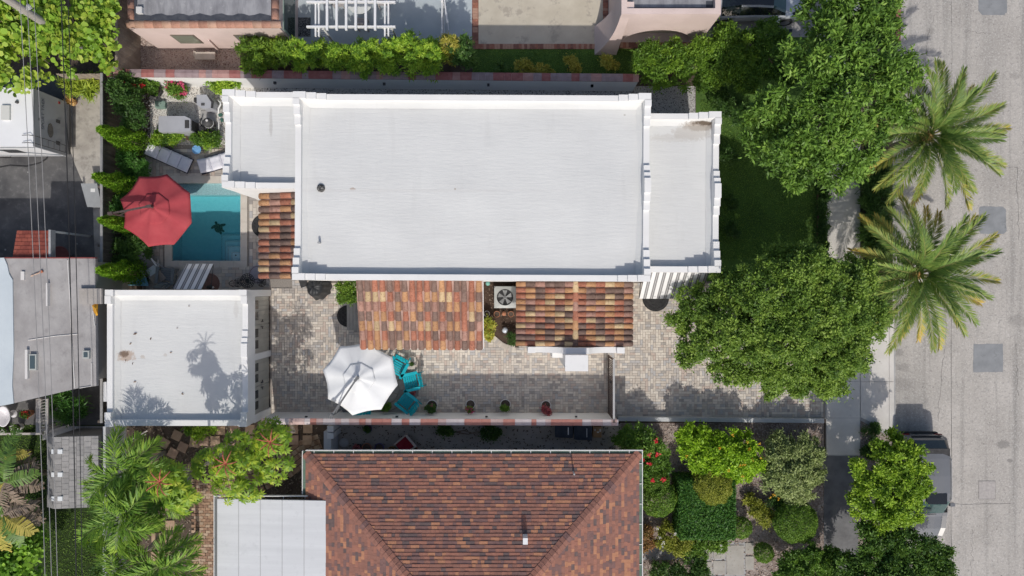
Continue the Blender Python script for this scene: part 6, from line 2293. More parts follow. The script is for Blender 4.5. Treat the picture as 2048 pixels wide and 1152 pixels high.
# pump and filter
c0 = W(412, 243)
t = thing('pool_pump', 'pool pump and round filter with hoses on the gravel', 'pool pump', (c0.x, c0.y, 0))
part('base', MB().box(WX(402), WX(433), WY(262), WY(222), -.02, .04), CONC2, t)
c = W(413, 244, .6)
part('filter_tank', MB().lathe((c.x, c.y, .04), [(.17, 0), (.20, .1), (.20, .48), (.16, .58), (.08, .62), (0, .63)], 16), DARKM, t, smooth=True)
part('filter_clamp', MB().lathe((c.x, c.y, .36), [(.20, 0), (.22, .01), (.22, .04), (.20, .05)], 16, cap=False), GREYM, t)
part('gauge', MB().lathe((c.x + .04, c.y + .05, .62), [(.05, 0), (.05, .06), (0, .065)], 10), POTW, t)
c = W(407, 256, .3)
part('pump_body', MB().tube([(c.x - .12, c.y - .05, .2), (c.x + .3, c.y + .1, .2)], .10, 10), POTK, t, smooth=True)
part('strainer_lid', MB().lathe((c.x - .05, c.y - .02, .2), [(.11, 0), (.11, .16), (.07, .2), (0, .2)], 12), POTK, t)
part('hose', MB().tube([W(422, 250, .35), W(430, 256, .3), W(428, 262, .2), W(420, 262, .15), W(412, 258, .2)], .035, 7), POTK, t, smooth=True)
part('hose', MB().tube([W(402, 236, .3), W(400, 246, .25), W(404, 252, .2)], .03, 7), POTK, t, smooth=True)
t = thing('pvc_pipes', 'white plastic pipes rising beside the pool heater', 'pipes', W(438, 225))
PVC = M('pvc_white', (0.72, 0.72, 0.70), rough=.4)
part('pipe', MB().tube([W(436, 200, .55), W(441, 205, .55), W(441, 210, .5), W(437, 217, .45), W(437, 232, .4)], .035, 8), PVC, t, smooth=True)
part('pipe', MB().tube([W(438, 238, .4), W(438, 258, .3), W(438, 262, .0)], .03, 8), PVC, t, smooth=True)
part('valve', MB().obox(W(441, 230, .45), (.08, .05, .05), .5).obox(W(444, 240, .45), (.05, .07, .05), .2), M('valve_green', (0.05, 0.13, 0.10)), t)
t = thing('irrigation_box', 'pale green plastic valve box lid in white gravel', 'valve box', W(319, 209))
part('box', MB().prism(polypx([(311, 202), (329, 202), (331, 204), (331, 215), (329, 217), (312, 217), (310.5, 214), (310.5, 204)], .1), -.02, .14), M('box_green', (0.22, 0.32, 0.27), (0.26, 0.36, 0.31), sc=5), t)
part('lid', MB().prism(polypx([(312.5, 203.5), (328, 203.5), (329.5, 215), (313, 215.5)], .12), .139, .155), MATS['box_green'], t)
t = thing('hose_coil', 'coiled tan garden hose between low plants on gravel', 'hose', W(379, 275))
c = W(379, 275)
mb = MB()
for k in range(3):
    mb.tube([(c.x + (.09 + .02 * k) * math.cos(a), c.y + (.09 + .02 * k) * math.sin(a), .02 + .03 * k) for a in np.linspace(0, 6.28, 15)], .018, 5, cap=False)
part('coil', mb, M('hose_tan', (0.42, 0.30, 0.18), (0.5, 0.38, 0.24), sc=8), t)

# ================================================================== NEIGHBOUR THINGS
# bench behind the pink house wall
t = thing('garden_bench', 'pale concrete bench on the pinkish gravel', 'bench', W(413, 114))
BEN = M('bench_concrete', (0.46, 0.40, 0.34), (0.54, 0.48, 0.42), sc=3, bump=.2)
part('seat', MB().box(WX(390, .45), WX(430, .45), WY(119, .45), WY(104, .45), .38, .46), BEN, t)
for px in (397, 424):
    part('leg', MB().box(WX(px) - .06, WX(px) + .06, WY(119), WY(108), -.03, .379), BEN, t)

# pergola
PERG = M('pergola_white', (0.76, 0.76, 0.76), rough=.5)
pz = 2.35
t = thing('pergola', 'white slatted pergola over a round table on blue grey deck', 'pergola', W(705, 20))
for py in (4.5, 54):
    part('beam', MB().box(WX(613.5, pz), WX(791, pz), WY(py, pz) - .035, WY(py, pz) + .035, pz - .06, pz + .06), PERG, t)
for px in (656, 675, 694, 713, 733, 751.5):
    part('rafter', MB().box(WX(px, pz) - .045, WX(px, pz) + .045, WY(62.5, pz), WY(62.5, pz) + 3.4, pz + .062, pz + .17), PERG, t)
for px in (630, 636.5, 769, 776):
    part('rafter', MB().box(WX(px, pz) - .03, WX(px, pz) + .03, WY(71, pz), WY(71, pz) + 3.4, pz - .17, pz - .062), PERG, t)
for px in (633, 772.5):
    for py in (48, -70):
        x, y = WX(px, pz), WY(py, pz)
        for sx in (-.16, .16):
            part('post', MB().box(x + sx - .035, x + sx + .035, y - .035, y + .035, -.03, pz - .175), PERG, t)
        for k in range(9):
            part('lattice_bar', MB().box(x - .124, x + .124, y - .015, y + .015, .2 + k * .22, .24 + k * .22), PERG, t)
# round table and chairs underneath
c = W(726, 14)
TT = M('table_white', (0.66, 0.67, 0.64), rough=.5)
t = thing('garden_table', 'round white table beneath the pergola', 'table', (c.x, c.y, 0))
part('table_top', MB().lathe((c.x, c.y, .68), [(.56, 0), (.58, .02), (.57, .04), (.2, .045), (0, .045)], 28), TT, t)
part('stem', MB().lathe((c.x, c.y, -.02), [(.3, 0), (.28, .04), (.06, .1), (.06, .695)], 12), TT, t)


def slat_chair(label, c, ang, mat, group=None):
    c = Vector(c)
    t = thing('slatted_chair', label, 'chair', c, group)
    rz = Matrix.Rotation(ang, 3, 'Z')
    for k in range(5):
        part('seat_slat', MB().obox(c + rz @ Vector((-.18 + k * .09, 0, .44)), (.038, .22, .012), rz), mat, t)
    for k in range(4):
        part('back_slat', MB().obox(c + rz @ Vector((-.24, -.17 + k * .113, .68)), (.012, .04, .22), rz), mat, t)
    part('back_rail', MB().obox(c + rz @ Vector((-.24, 0, .915)), (.018, .23, .03), rz), mat, t)
    for sx in (-.2, .2):
        for sy in (-.2, .2):
            part('leg', MB().obox(c + rz @ Vector((sx, sy, .21)), (.02, .02, .22), rz), mat, t)


TAN = M('chair_taupe', (0.40, 0.36, 0.34), (0.46, 0.42, 0.40), sc=5)
slat_chair('taupe slatted chair at the round table, facing away from the hedge', c + Vector((.06, -.86, 0)), R(90), TAN)
slat_chair('taupe slatted chair at the round table, on the side of the pink house', c + Vector((-.95, .05, 0)), 0, TAN)
slat_chair('taupe slatted chair at the round table, on the side of the white railing', c + Vector((.95, .1, 0)), R(180), TAN)
c = W(608, 54)
t = thing('deck_rug', 'black and white speckled mat beside the pink house window', 'rug', (c.x, c.y, -.01))
part('rug', MB().box(WX(595.5), WX(621), WY(73), WY(35), -.012, .006), M('rug_speckle', (0.02, 0.022, 0.025), (0.45, 0.46, 0.47), sc=45, lo=.52, hi=.6), t)
part('border', MB().box(WX(594.5), WX(595.3), WY(73), WY(35), -.012, .008), DARKM, t)
# white railing
t = thing('white_railing', 'white metal railing gate at the end of the blue grey deck', 'railing', W(888, 50))
x = WX(884, 1.0)
for py in (93, 66, 0, -60):
    y = WY(py, 1.0)
    part('post', MB().box(x - .05, x + .05, y - .05, y + .05, -.03, 1.05), PERG, t)
part('rail', MB().box(x - .025, x + .025, WY(93, 1.0) + .051, WY(-60, 1), .93, 1.0), PERG, t)
part('rail', MB().box(x - .025, x + .025, WY(93, 1.0) + .051, WY(-60, 1), .12, .18), PERG, t)
y = WY(92, 1.0) + .2
while y < WY(0, 1.0):
    part('baluster', MB().box(x - .012, x + .012, y - .012, y + .012, .18, .93), PERG, t)
    y += .16
part('open_leaf', MB().bar((x + .1, WY(-4, 1), .95), (x + .2, WY(45, 1), .95), .04, .05).bar((x + .1, WY(-4, 1), .15), (x + .2, WY(45, 1), .15), .04, .05), PERG, t)

# big utility box, white bins, orange tarp, round red table west of the fence
t = thing('utility_box', 'grey sloped metal utility box standing beside the board fence', 'utility box', W(190, 392))
pl = polypx([(163, 368), (194, 368), (203, 413), (176, 413)], .9)
UM = M('utility_grey', (0.30, 0.31, 0.315), (0.35, 0.36, 0.365), sc=3, rough=.6)
part('cabinet', MB().prism(pl, -.02, .88), UM, t)
part('top', MB().prism(polypx([(162, 367), (194.5, 367), (204, 414), (175, 414)], .9), .882, .92), UM, t)
part('decal', MB().box(WX(181, .93), WX(190, .93), WY(384, .93), WY(377, .93), .921, .926), PVC, t)
for i, (y0, y1, lab) in enumerate(((544, 560, 'white plastic storage box nearer the conical shrub by fence'), (560.8, 577, 'white plastic storage box next to the small roof by fence'))):
    t = thing('storage_box', lab, 'box', W(184, (y0 + y1) / 2))
    part('box', MB().prism(polypx([(174.5, y0 + 1), (177, y0), (195, y0), (195, y1), (178, y1), (175, y1 - 2)], .7), -.02, .66), M('box_cream', (0.60, 0.585, 0.54), (0.66, 0.645, 0.6), sc=3, rough=.5), t)
    part('lid', MB().prism(polypx([(173.5, y0 + .5), (176, y0 - .1), (195.5, y0 - .1), (195.5, y1 + .1), (177, y1 + .1), (174, y1 - 2)], .72), .661, .70), MATS['box_cream'], t)
c = W(191, 620, 2.6)
t = thing('orange_tarp', 'crumpled orange tarp at the edge of the grey roof', 'tarp', (c.x, c.y, hN))
mb = MB()
mb.add([W(184, 611, hN), W(189, 608, hN), W(196, 608, hN), W(196, 630, hN), W(192, 632, hN), W(187, 622, hN), W(191, 616, hN + .16), W(193, 624, hN + .12)],
       [(0, 6, 1), (1, 6, 2), (2, 6, 7), (2, 7, 3), (3, 7, 4), (4, 7, 5), (5, 7, 6), (5, 6, 0), (5, 0, 1, 2, 3, 4)])
part('sheet', mb, M('tarp_orange', (0.62, 0.29, 0.02), (0.70, 0.36, 0.03), sc=5, rough=.5), t)
part('cord', MB().tube([W(186, 622, hN + .02), W(188, 640, hN + .02), W(189, 652, hN + .02)], .02, 5), whm, t)
c = W(141, 512)
t = thing('patio_table', 'round dark red table partly under the grey roof edge', 'table', (c.x, c.y, 0))
part('table_top', MB().lathe((c.x, c.y, .68), [(.38, 0), (.39, .03), (.36, .04), (.34, .03), (0, .03)], 24), M('oxide_table', (0.16, 0.05, 0.045), (0.2, 0.07, 0.06), sc=8), t)
part('leg', MB().lathe((c.x, c.y, -.03), [(.2, 0), (.04, .05), (.04, .7)], 10), DARKM, t)
t = thing('roof_stick', 'broken wooden stick lying on the weathered grey roof', 'stick', W(73, 548, hN))
part('stick', MB().tube([W(62, 552, hN + .02), W(72, 548, hN + .04), W(84, 543, hN + .02)], [.03, .025, .02], 6), M('stick_orange', (0.45, 0.25, 0.15), (0.6, 0.55, 0.5), sc=6), t)
part('knot', MB().obox(W(83, 543.5, hN + .03), (.05, .04, .03), .4), M('knot_red', (0.5, 0.18, 0.1)), t)

# trellis and pots below the grey roof
t = thing('trellis', 'weathered white lattice posts beside the grey roofed building', 'trellis', W(88, 840))
for px in (74, 79, 93):
    part('post', MB().box(WX(px, 1.8) - .05, WX(px, 1.8) + .05, WY(866, 1.8), WY(798, 1.8), 1.72, 1.80).box(WX(px, 1.8) - .04, WX(px, 1.8) + .04, WY(862, 1.8), WY(862, 1.8) + .08, -.03, 1.72), M('driftwood', (0.40, 0.37, 0.34), (0.5, 0.47, 0.44), sc=4), t)
for k in range(11):
    y = WY(864, 1.8) + .05 + k * .12
    part('cross_bar', MB().bar((WX(74, 1.8), y, 1.82), (WX(93, 1.8), y + .10, 1.82), .02, .015), MATS['driftwood'], t)
t = thing('plank_edge', 'long weathered plank on the ground below the trellis', 'plank', W(40, 867))
part('plank', MB().bar(W(-60, 868, .1), W(85, 867, .1), .09, .12).bar(W(92, 866, .1), W(146, 846, .1), .09, .12), MATS['driftwood'], t)
t = thing('white_urn', 'white oval basin leaning in the cluttered corner below grey roof', 'basin', W(10, 832))
c = W(9, 832, .5)
part('basin', MB().lathe((c.x, c.y, .3), [(.1, 0), (.22, .1), (.30, .3), (.27, .3), (.15, .12), (0, .08)], 18, sy=1.5), M('urn_white', (0.66, 0.65, 0.68), rough=.4), t, smooth=True)
part('foot', MB().lathe((c.x, c.y, -.03), [(.18, 0), (.08, .1), (.09, .35)], 12), MATS['urn_white'], t)
for i, (px, py, m_, lf, fm, lab) in enumerate(((64, 825, POTT, G_MID, FL_RED, 'terracotta pot of red flowers below the grey roof edge'), (44, 852, POTW, G_MID, FL_WHT, 'white pot with pale flowers near the long plank'), (17, 855, POTK, G_DARK, FL_WHT, 'black pot with white blooms beside white basin'))):
    pot_plant('flower_pot', lab, W(px, py), .16, .28, m_, lf, .26, .18, flm=fm, nfl=9, fsize=.07)

# --- sandy side yard things


def bin_(label, x0, y0, x1, y1, tag):
    c = W((x0 + x1) / 2, (y0 + y1) / 2, .9)
    t = thing('wheeled_bin', label, 'bin', (c.x, c.y, 0))
    a0, a1, b0, b1 = WX(x0, .95), WX(x1, .95), WY(y1, .95), WY(y0, .95)
    NV = M('bin_navy', (0.015, 0.022, 0.035), (0.03, 0.04, 0.055), sc=5, rough=.5)
    part('body', MB().prism([(a0 + .05, b0 + .05), (a1 - .05, b0 + .05), (a1 - .05, b1 - .05), (a0 + .05, b1 - .05)], .06, .90), NV, t)
    part('lid', MB().prism([(a0, b0), (a0 + .2, b0 - .03), (a1, b0 - .04), (a1, b1), (a0, b1)], .902, [.94, .96, .96, .96, .94]), NV, t)
    part('lid_handle', MB().box(a1 - .22 + tag, a1 - .18 + tag, b0 + .1, b1 - .1, .955, .985), PVC if tag == 0 else GREYM, t)
    for sy in (b0 + .12, b1 - .12):
        part('wheel', MB().tube([(a1 - .12, sy - .03, .09), (a1 - .12, sy + .03, .09)], .11, 12), POTK, t)


bin_('navy wheeled bin with white streak, farther from the cardboard box', 1110, 850, 1146, 874, 0)
bin_('navy wheeled bin with grey label, against the cardboard box', 1148, 852, 1184, 879, -.02)
t = thing('cardboard_box', 'brown cardboard box with white labels behind the wheeled bins', 'box', W(1193, 866))
part('box', MB().box(WX(1186, .35), WX(1203, .35), WY(875, .35), WY(854, .35), -.02, .36), M('cardboard', (0.36, 0.22, 0.11), (0.42, 0.27, 0.15), sc=3), t)
for (x0, y0, x1, y1) in ((1199, 858, 1202, 864), (1194, 863, 1198, 866), (1189, 858, 1191, 862)):
    part('label_patch', MB().box(WX(x0, .37), WX(x1, .37), WY(y1, .37), WY(y0, .37), .361, .366), PVC, t)
c = W(813, 886)
t = thing('red_armchair', 'red cushioned pale armchair on the sandy yard', 'chair', (c.x, c.y, 0))
rz = Matrix.Rotation(R(40), 3, 'Z')
part('seat', MB().obox(c + Vector((0, 0, .36)), (.30, .28, .07), rz), M('red_cushion', (0.30, 0.018, 0.035), (0.36, 0.03, 0.05), sc=4, rough=.9), t)
part('backrest', MB().obox(c + rz @ Vector((.33, 0, .5)), (.05, .33, .32), rz @ Matrix.Rotation(R(14), 3, 'Y')), M('chair_cream', (0.48, 0.42, 0.36), (0.55, 0.48, 0.42), sc=5), t)
part('arm', MB().obox(c + rz @ Vector((0, .32, .42)), (.33, .035, .10), rz), MATS['chair_cream'], t)
part('arm', MB().obox(c + rz @ Vector((0, -.32, .42)), (.33, .035, .10), rz), MATS['chair_cream'], t)
for sx in (-.25, .28):
    for sy in (-.27, .27):
        part('leg', MB().obox(c + rz @ Vector((sx, sy, .13)), (.03, .03, .16), rz), MATS['chair_cream'], t)
t = thing('stone_disc', 'round white stone disc lying on the sandy yard', 'stone', W(688, 885))
c = W(688, 885)
part('disc', MB().lathe((c.x, c.y, -.02), [(.20, 0), (.205, .05), (.19, .065), (0, .065)], 18), M('disc_white', (0.52, 0.51, 0.49), (0.6, 0.59, 0.57), sc=6), t)
for px, py, r_, m_, lf, lab in ((736, 893, .20, POTT, None, 'large terracotta pot by the shingled roof gutter'), (761, 893, .20, POTB, None, 'dark blue glazed pot next to the large terracotta pot'), (738, 855, .18, POTB, G_DARK, 'dark blue pot with plant against the patio wall'),
                                (785, 897, .15, M('pot_yellow', (0.35, 0.20, 0.05)), None, 'yellow brown pot behind the red armchair'), (830, 898, .17, POTT, None, 'brown pot in front of the red armchair'), (719, 892, .15, POTK, G_RED, 'black pot with reddish plant near the white stone disc')):
    pot_plant('flower_pot', lab, W(px, py), r_, .30, m_, lf, .2, .17)

# --- stepping stones and brick path in the palm garden
SST = [M('step_tan', (0.38, 0.26, 0.175), (0.46, 0.33, 0.235), sc=4, bump=.25, c=(0.27, 0.18, 0.125), csc=6, clo=.6), M('step_rose', (0.36, 0.235, 0.17), (0.43, 0.30, 0.22), sc=4, bump=.25, c=(0.5, 0.4, 0.32), csc=5, clo=.62)]
sst = [(306, 925, 20), (312, 908, 25), (329, 886, 30), (346, 906, 30), (354, 871, 25), (366, 894, 25), (389, 885, 8), (408, 882, 2), (431, 881, 0), (405, 860, 0), (441, 860, 0), (470, 859, 0), (500, 859, 0), (499, 881, 0), (528, 856, 0), (587, 858, 0), (616, 857, 0), (588, 880, 0), (615, 880, 0),
       (314, 1047, 0), (341, 1050, 0), (338, 1078, 2), (313, 1075, 0), (330, 1012, 15), (560, 881, 0), (470, 881, 0), (300, 945, 40), (335, 1110, 0), (312, 1112, 0)]
for i, (px, py, a) in enumerate(sst):
    c = W(px, py)
    o = solo('stepping_stone', MB().obox((c.x, c.y, .0), (.20, .20, .035), R(-a) + rng.uniform(-.05, .05)), SST[i % 2], 'square tan stepping stone in the double row along garage and patio wall' if py < 890 and px > 380 else ('square tan stepping stone tilted along the curve beside the garage' if py < 960 else 'square tan stepping stone in the soil between palms and brick path'), 'stepping stone', 'square stepping stones in the palm garden')
bpath = struct('brick_path', MB().sheet(polypx([(386, 962), (432, 950), (470, 932), (520, 915), (580, 880), (640, 868), (656, 872), (656, 900), (612, 908), (612, 990), (440, 1000), (436, 1250), (384, 1250)]), -.014), SOIL)
BP = [M('path_brick_a', (0.34, 0.215, 0.14), (0.42, 0.28, 0.19), sc=9, bump=.3, ov=.1), M('path_brick_b', (0.27, 0.165, 0.11), (0.34, 0.215, 0.15), sc=9, bump=.3, ov=.1), M('path_brick_c', (0.42, 0.31, 0.22), (0.5, 0.38, 0.28), sc=9, bump=.3, ov=.1)]
bpm = [MB().box(-.095, .095, -.055, .055, 0, .035).mesh('brick', m) for m in BP]
cnt = 0
y = WY(1165)
r_ = 0
while y < WY(960):
    x = WX(388) + (0.1 if r_ % 2 else 0)
    while x < WX(434):
        inst('brick', rng.choice(bpm), bpath, TM((x + rng.uniform(-.01, .01), y + rng.uniform(-.008, .008), -.012), rng.uniform(-.09, .09)))
        x += .205; cnt += 1
    y += .123; r_ += 1
lastb = MB()
# curved continuation under the trees
curve = [(425, 972), (470, 962), (520, 945), (560, 925), (600, 895), (640, 880)]
for s_ in range(5):
    for k in range(60):
        f = k / 60 * 5
        i = min(int(f), 4)
        px = curve[i][0] + (curve[i + 1][0] - curve[i][0]) * (f - i)
        py = curve[i][1] + (curve[i + 1][1] - curve[i][1]) * (f - i)
        ang = math.atan2(-(curve[i + 1][1] - curve[i][1]), curve[i + 1][0] - curve[i][0])
        c = W(px, py) + Vector((-math.sin(ang), math.cos(ang), 0)) * (.22 * (s_ - 3.2))
        if c.y < WY(992) : continue
        if cnt < 290:
            inst('brick', rng.choice(bpm), bpath, TM((c.x, c.y, -.012), ang + math.pi / 2 + rng.uniform(-.1, .1))); cnt += 1
        else: lastb.obox((c.x, c.y, .005), (.055, .095, .0175), ang + rng.uniform(-.1, .1), rng.randrange(3))
if lastb.v: part('bricks', lastb, BP, bpath, kind='stuff')
t = thing('fallen_pole', 'two weathered bamboo poles lying beside the garage', 'poles', W(268, 880))
part('pole', MB().tube([W(240, 892, .1), W(295, 861, .1)], .03, 6), MATS['driftwood'], t)
part('pole', MB().tube([W(241, 897, .06), W(292, 868, .06)], .025, 6), MATS['driftwood'], t)

# --- front path of the lower garden
fp = struct('front_path', MB().sheet(rectpx(1280, 1085, 1412, 1120), -.016).sheet(rectpx(1408, 1085, 1492, 1260), -.014), CONC2)
for (x0, y0, x1, y1) in ((1409, 1095, 1425, 1118), (1426, 1095, 1450, 1118), (1409, 1123, 1424, 1150), (1426, 1121, 1451, 1149), (1452, 1090, 1488, 1150), (1409, 1152, 1450, 1190), (1453, 1153, 1488, 1190), (1490, 1085, 1508, 1108), (1490, 1112, 1508, 1140)):
    part('path_slab', MB().prism(rectpx(x0 + .6, y0 + .6, x1 - .6, y1 - .6), -.02, .012 + rng.uniform(-.004, .006)), M('slab_tan', (0.34, 0.32, 0.285), (0.42, 0.40, 0.36), sc=2, bump=.25), fp)
# edging board along the lawn
eb = struct('lawn_edging', MB().box(WX(1634), WX(1637), WY(580), WY(180), -.03, .05), M('edging_rust', (0.16, 0.09, 0.06), (0.22, 0.13, 0.09), sc=4))

# ================================================================== VEHICLES
def loft_car(name, label, cat, loc, heading, st, paint, width_pts=None, cabin=(2, 7), roof=(3, 6), wheel_s=(0.17, 0.81), wr=.34, L=4.6, extras=None, dark_roof=None, zb=.24, trim=None, sh=.93, gk=4):
    """car from cross-sections. st rows: (s along 0 front..1 rear, zbelt, ztop, halfwidth body, halfwidth top)"""
    loc = Vector(loc)
    rz = Matrix.Rotation(heading, 3, 'Z')
    t = thing(name, label, cat, loc)
    rows = []
    for (s, zt_, ztop, wb, wt) in st:
        y = (0.5 - s) * L          # front at +x of the car
        half = [(wb * .90, zb), (wb * .985, zb + .16), (wb, zb + (zt_ - zb) * .55), (wb * .975, zt_ - .06), (wb * sh, zt_), (wt + .0, ztop - .07), (wt * .88, ztop - .015), (wt * .45, ztop + .012), (0, ztop + .018)]
        ring = [Vector((y, -u, z)) for u, z in half] + [Vector((y, u, z)) for u, z in reversed(half[:-1])]
        rows.append([loc + rz @ p for p in ring])
    n = len(rows[0])
    body, wind, rear, sidew, roofp = MB(), MB(), MB(), [MB(), MB()], MB()
    c0, c1 = cabin
    r0, r1 = roof
    for i in range(len(rows) - 1):
        for k in range(n - 1):
            quad = [rows[i][k], rows[i][k + 1], rows[i + 1][k + 1], rows[i + 1][k]]
            kk = min(k, n - 2 - k)
            tgt = body
            if kk == 4 and c0 <= i < c1: tgt = sidew[0 if k == 4 else 1]
            elif kk > 4 and c0 <= i < r0: tgt = wind
            elif kk > 4 and r1 <= i < c1: tgt = rear
            elif kk > gk and r0 <= i < r1 and dark_roof: tgt = roofp
            tgt.add(quad, [(0, 1, 2, 3)])
    for row, rev in ((rows[0], False), (rows[-1], True)):
        body.add(row, [tuple(range(n)) if not rev else tuple(reversed(range(n)))])
    body.add([p for r_ in (rows[0][0], rows[0][-1], rows[-1][-1], rows[-1][0]) for p in [r_]], [(0, 1, 2, 3)])
    bo = part('body', body, paint, t, smooth=True)
    gl = glassmat('car_glass', (0.012, 0.018, 0.022), .04)
    part('windshield', wind, glassmat('windshield_glass', (0.05, 0.10, 0.10), .03), t, smooth=True)
    part('rear_window', rear, gl, t, smooth=True)
    for m_ in sidew:
        if m_.v: part('side_window', m_, gl, t, smooth=True)
    if roofp.v: part('glass_roof', roofp, dark_roof, t, smooth=True)
    wmax = max(r_[3] for r_ in st)
    for s in wheel_s:
        for sg in (-1, 1):
            x = (0.5 - s) * L
            a = loc + rz @ Vector((x, sg * (wmax - .20), wr))
            b = loc + rz @ Vector((x, sg * (wmax + .012), wr))
            w_ = part('wheel', MB().tube([a, b], wr, 20), POTK, t)
            c_ = loc + rz @ Vector((x, sg * (wmax + .022), wr))
            d_ = loc + rz @ Vector((x, sg * (wmax - .02), wr))
            part('rim', MB().tube([d_, c_], wr * .62, 12), M('alloy', (0.45, 0.46, 0.47), rough=.35, metal=.8), w_)
    for sg in (-1, 1):
        zt_ = st[c0][1]
        x = (0.5 - st[c0][0]) * L - .35
        part('mirror', MB().obox(loc + rz @ Vector((x, sg * (wmax + .10), zt_ + .03)), (.07, .10, .06), rz), paint, t)
        x = 0.5 * L - .14
        part('headlight', MB().obox(loc + rz @ Vector((x, sg * (wmax * .72), st[0][1] - .10)), (.10, .13, .04), rz), M('lamp_clear', (0.22, 0.23, 0.25), rough=.25), t)
        part('tail_light', MB().obox(loc + rz @ Vector((-.5 * L + .03, sg * (wmax * .74), st[-1][1] - .06)), (.05, .14, .06), rz), M('lamp_red', (0.28, 0.01, 0.01), rough=.2), t)
    part('front_bumper', MB().obox(loc + rz @ Vector((.5 * L + .01, 0, zb + .14)), (.05, wmax * .8, .09), rz), trim or POTK, t)
    part('rear_bumper', MB().obox(loc + rz @ Vector((-.5 * L - .01, 0, zb + .16)), (.05, wmax * .82, .10), rz), trim or POTK, t)
    return t, loc, rz, rows


SUVP = M('suv_grey_paint', (0.15, 0.155, 0.165), (0.17, 0.175, 0.185), sc=1, rough=.28, spec=.6)
SUVP.node_tree.nodes['Principled BSDF'].inputs['Coat Weight'].default_value = .6
suv_st = [(0.0, .62, .64, .68, .55), (.035, .78, .80, .84, .62), (.12, .92, .95, .90, .66), (.24, .99, 1.03, .92, .68), (.275, 1.0, 1.08, .925, .70), (.42, 1.02, 1.60, .93, .66), (.50, 1.02, 1.66, .93, .66), (.66, 1.02, 1.67, .93, .66), (.82, 1.02, 1.63, .93, .65), (.865, 1.02, 1.60, .925, .64), (.97, 1.03, 1.16, .90, .72), (.985, .98, 1.02, .88, .7), (1.0, .70, .72, .84, .66)]
t, sl_, srz, rows = loft_car('parked_suv', 'dark grey sport utility car parked by the kerb under a street tree', 'car', (WX(1830), WY(966), RZ), R(-90), suv_st, SUVP, cabin=(4, 10), roof=(5, 9), wheel_s=(.19, .80), wr=.36, L=4.45)
sp = lambda x, y, z: sl_ + srz @ Vector((x, y, z))
part('sunroof', MB().obox(sp(.22, 0, 1.682), (.22, .42, .008), srz), glassmat('sunroof_glass', (.01, .012, .014), .05), t)
for sg in (-1, 1):
    part('roof_rail', MB().tube([sp(.30, sg * .62, 1.60), sp(.25, sg * .63, 1.66), sp(-1.35, sg * .62, 1.66), sp(-1.45, sg * .61, 1.58)], .018, 6), GREYM, t)
part('spoiler', MB().obox(sp(-1.68, 0, 1.60), (.16, .58, .018), srz @ Matrix.Rotation(R(6), 3, 'Y')), POTK, t)
part('wiper', MB().bar(sp(1.10, -.45, 1.10), sp(1.02, .30, 1.14), .02, .015), POTK, t)
part('rear_trim', MB().obox(sp(-2.21, 0, .95), (.02, .62, .05), srz), POTK, t)

SPP = M('sports_silver_paint', (0.40, 0.42, 0.45), (0.44, 0.46, 0.49), sc=1, rough=.22, spec=.7)
SPP.node_tree.nodes['Principled BSDF'].inputs['Coat Weight'].default_value = .7
sp_st = [(0.0, .46, .48, .62, .5), (.03, .60, .62, .80, .6), (.10, .72, .75, .88, .66), (.17, .80, .86, .91, .72), (.205, .82, .90, .91, .72), (.35, .84, 1.20, .90, .62), (.50, .85, 1.26, .90, .61), (.66, .86, 1.18, .93, .58), (.84, .86, .98, .94, .60), (.95, .80, .84, .92, .62), (1.0, .60, .62, .84, .6)]
t, l2, r2, rows = loft_car('sports_car', 'silver grey sports car with black roof beside the pink arch house', 'car', (WX(1498), WY(8), -.02), 0, sp_st, SPP, cabin=(4, 8), roof=(5, 7), wheel_s=(.17, .78), wr=.33, L=4.3, sh=.90, gk=5,
                           dark_roof=glassmat('black_roof', (.015, .017, .02), .1))
for sg in (-1, 1):
    c_ = l2 + r2 @ Vector((1.72, sg * .66, .70))
    part('lamp_ring', MB().lathe(c_, [(.12, 0), (.13, .03), (.10, .04), (.06, .02), (0, .02)], 14), POTK, t)
    c_ = l2 + r2 @ Vector((-1.05, sg * .93, .72))
    part('air_intake', MB().obox(c_, (.10, .02, .06), r2), POTK, t)

# dark planter tub near the sports car
t = thing('planter_tub', 'dark blue square tub standing between shrubs near the sports car', 'planter', W(1572, 72))
part('tub', MB().prism(polypx([(1561, 60), (1583, 60), (1583, 88), (1561, 88)], .5), -.03, .5), M('tub_navy', (0.02, 0.03, 0.045), (0.04, 0.05, 0.065), sc=5), t)
part('rim', MB().box(WX(1560, .5), WX(1584, .5), WY(64, .5), WY(59, .5), .5, .54), MATS['tub_navy'], t)

# travel trailer
tz0, tz1 = .50, 2.55
tx1, ty0, ty1 = WX(66, tz1), WY(293, tz1), WY(176, tz1)
tr = thing('travel_trailer', 'white travel trailer with blue stripes and rear ladder on asphalt yard', 'trailer', (tx1 - 3, (ty0 + ty1) / 2, -.03))
TW = M('trailer_white', (0.74, 0.745, 0.75), (0.78, 0.785, 0.79), sc=1, rough=.4)
TG = M('trailer_rear_grey', (0.33, 0.34, 0.35), (0.38, 0.39, 0.40), sc=1, rough=.45)
part('body', MB().box(tx1 - 6.5, tx1 - .012, ty0, ty1, tz0, tz1), TW, tr)
part('rear_panel', MB().box(tx1 - .011, tx1 + .02, ty0 + .01, ty1 - .01, tz0, tz1 - .03), TG, tr)
part('roof_cap', MB().prism([(tx1 - 6.5, ty0 - .01), (tx1 + .03, ty0 - .01), (tx1 + .03, ty1 - .02), (tx1 - .1, ty1 + .01), (tx1 - 6.5, ty1 + .01)], tz1 + .001, tz1 + .04), TW, tr)
part('roof_vent', MB().box(WX(3, 2.65), WX(20, 2.65), WY(240, 2.65), WY(211, 2.65), tz1 + .035, tz1 + .13), M('vent_cream', (0.60, 0.60, 0.57)), tr)
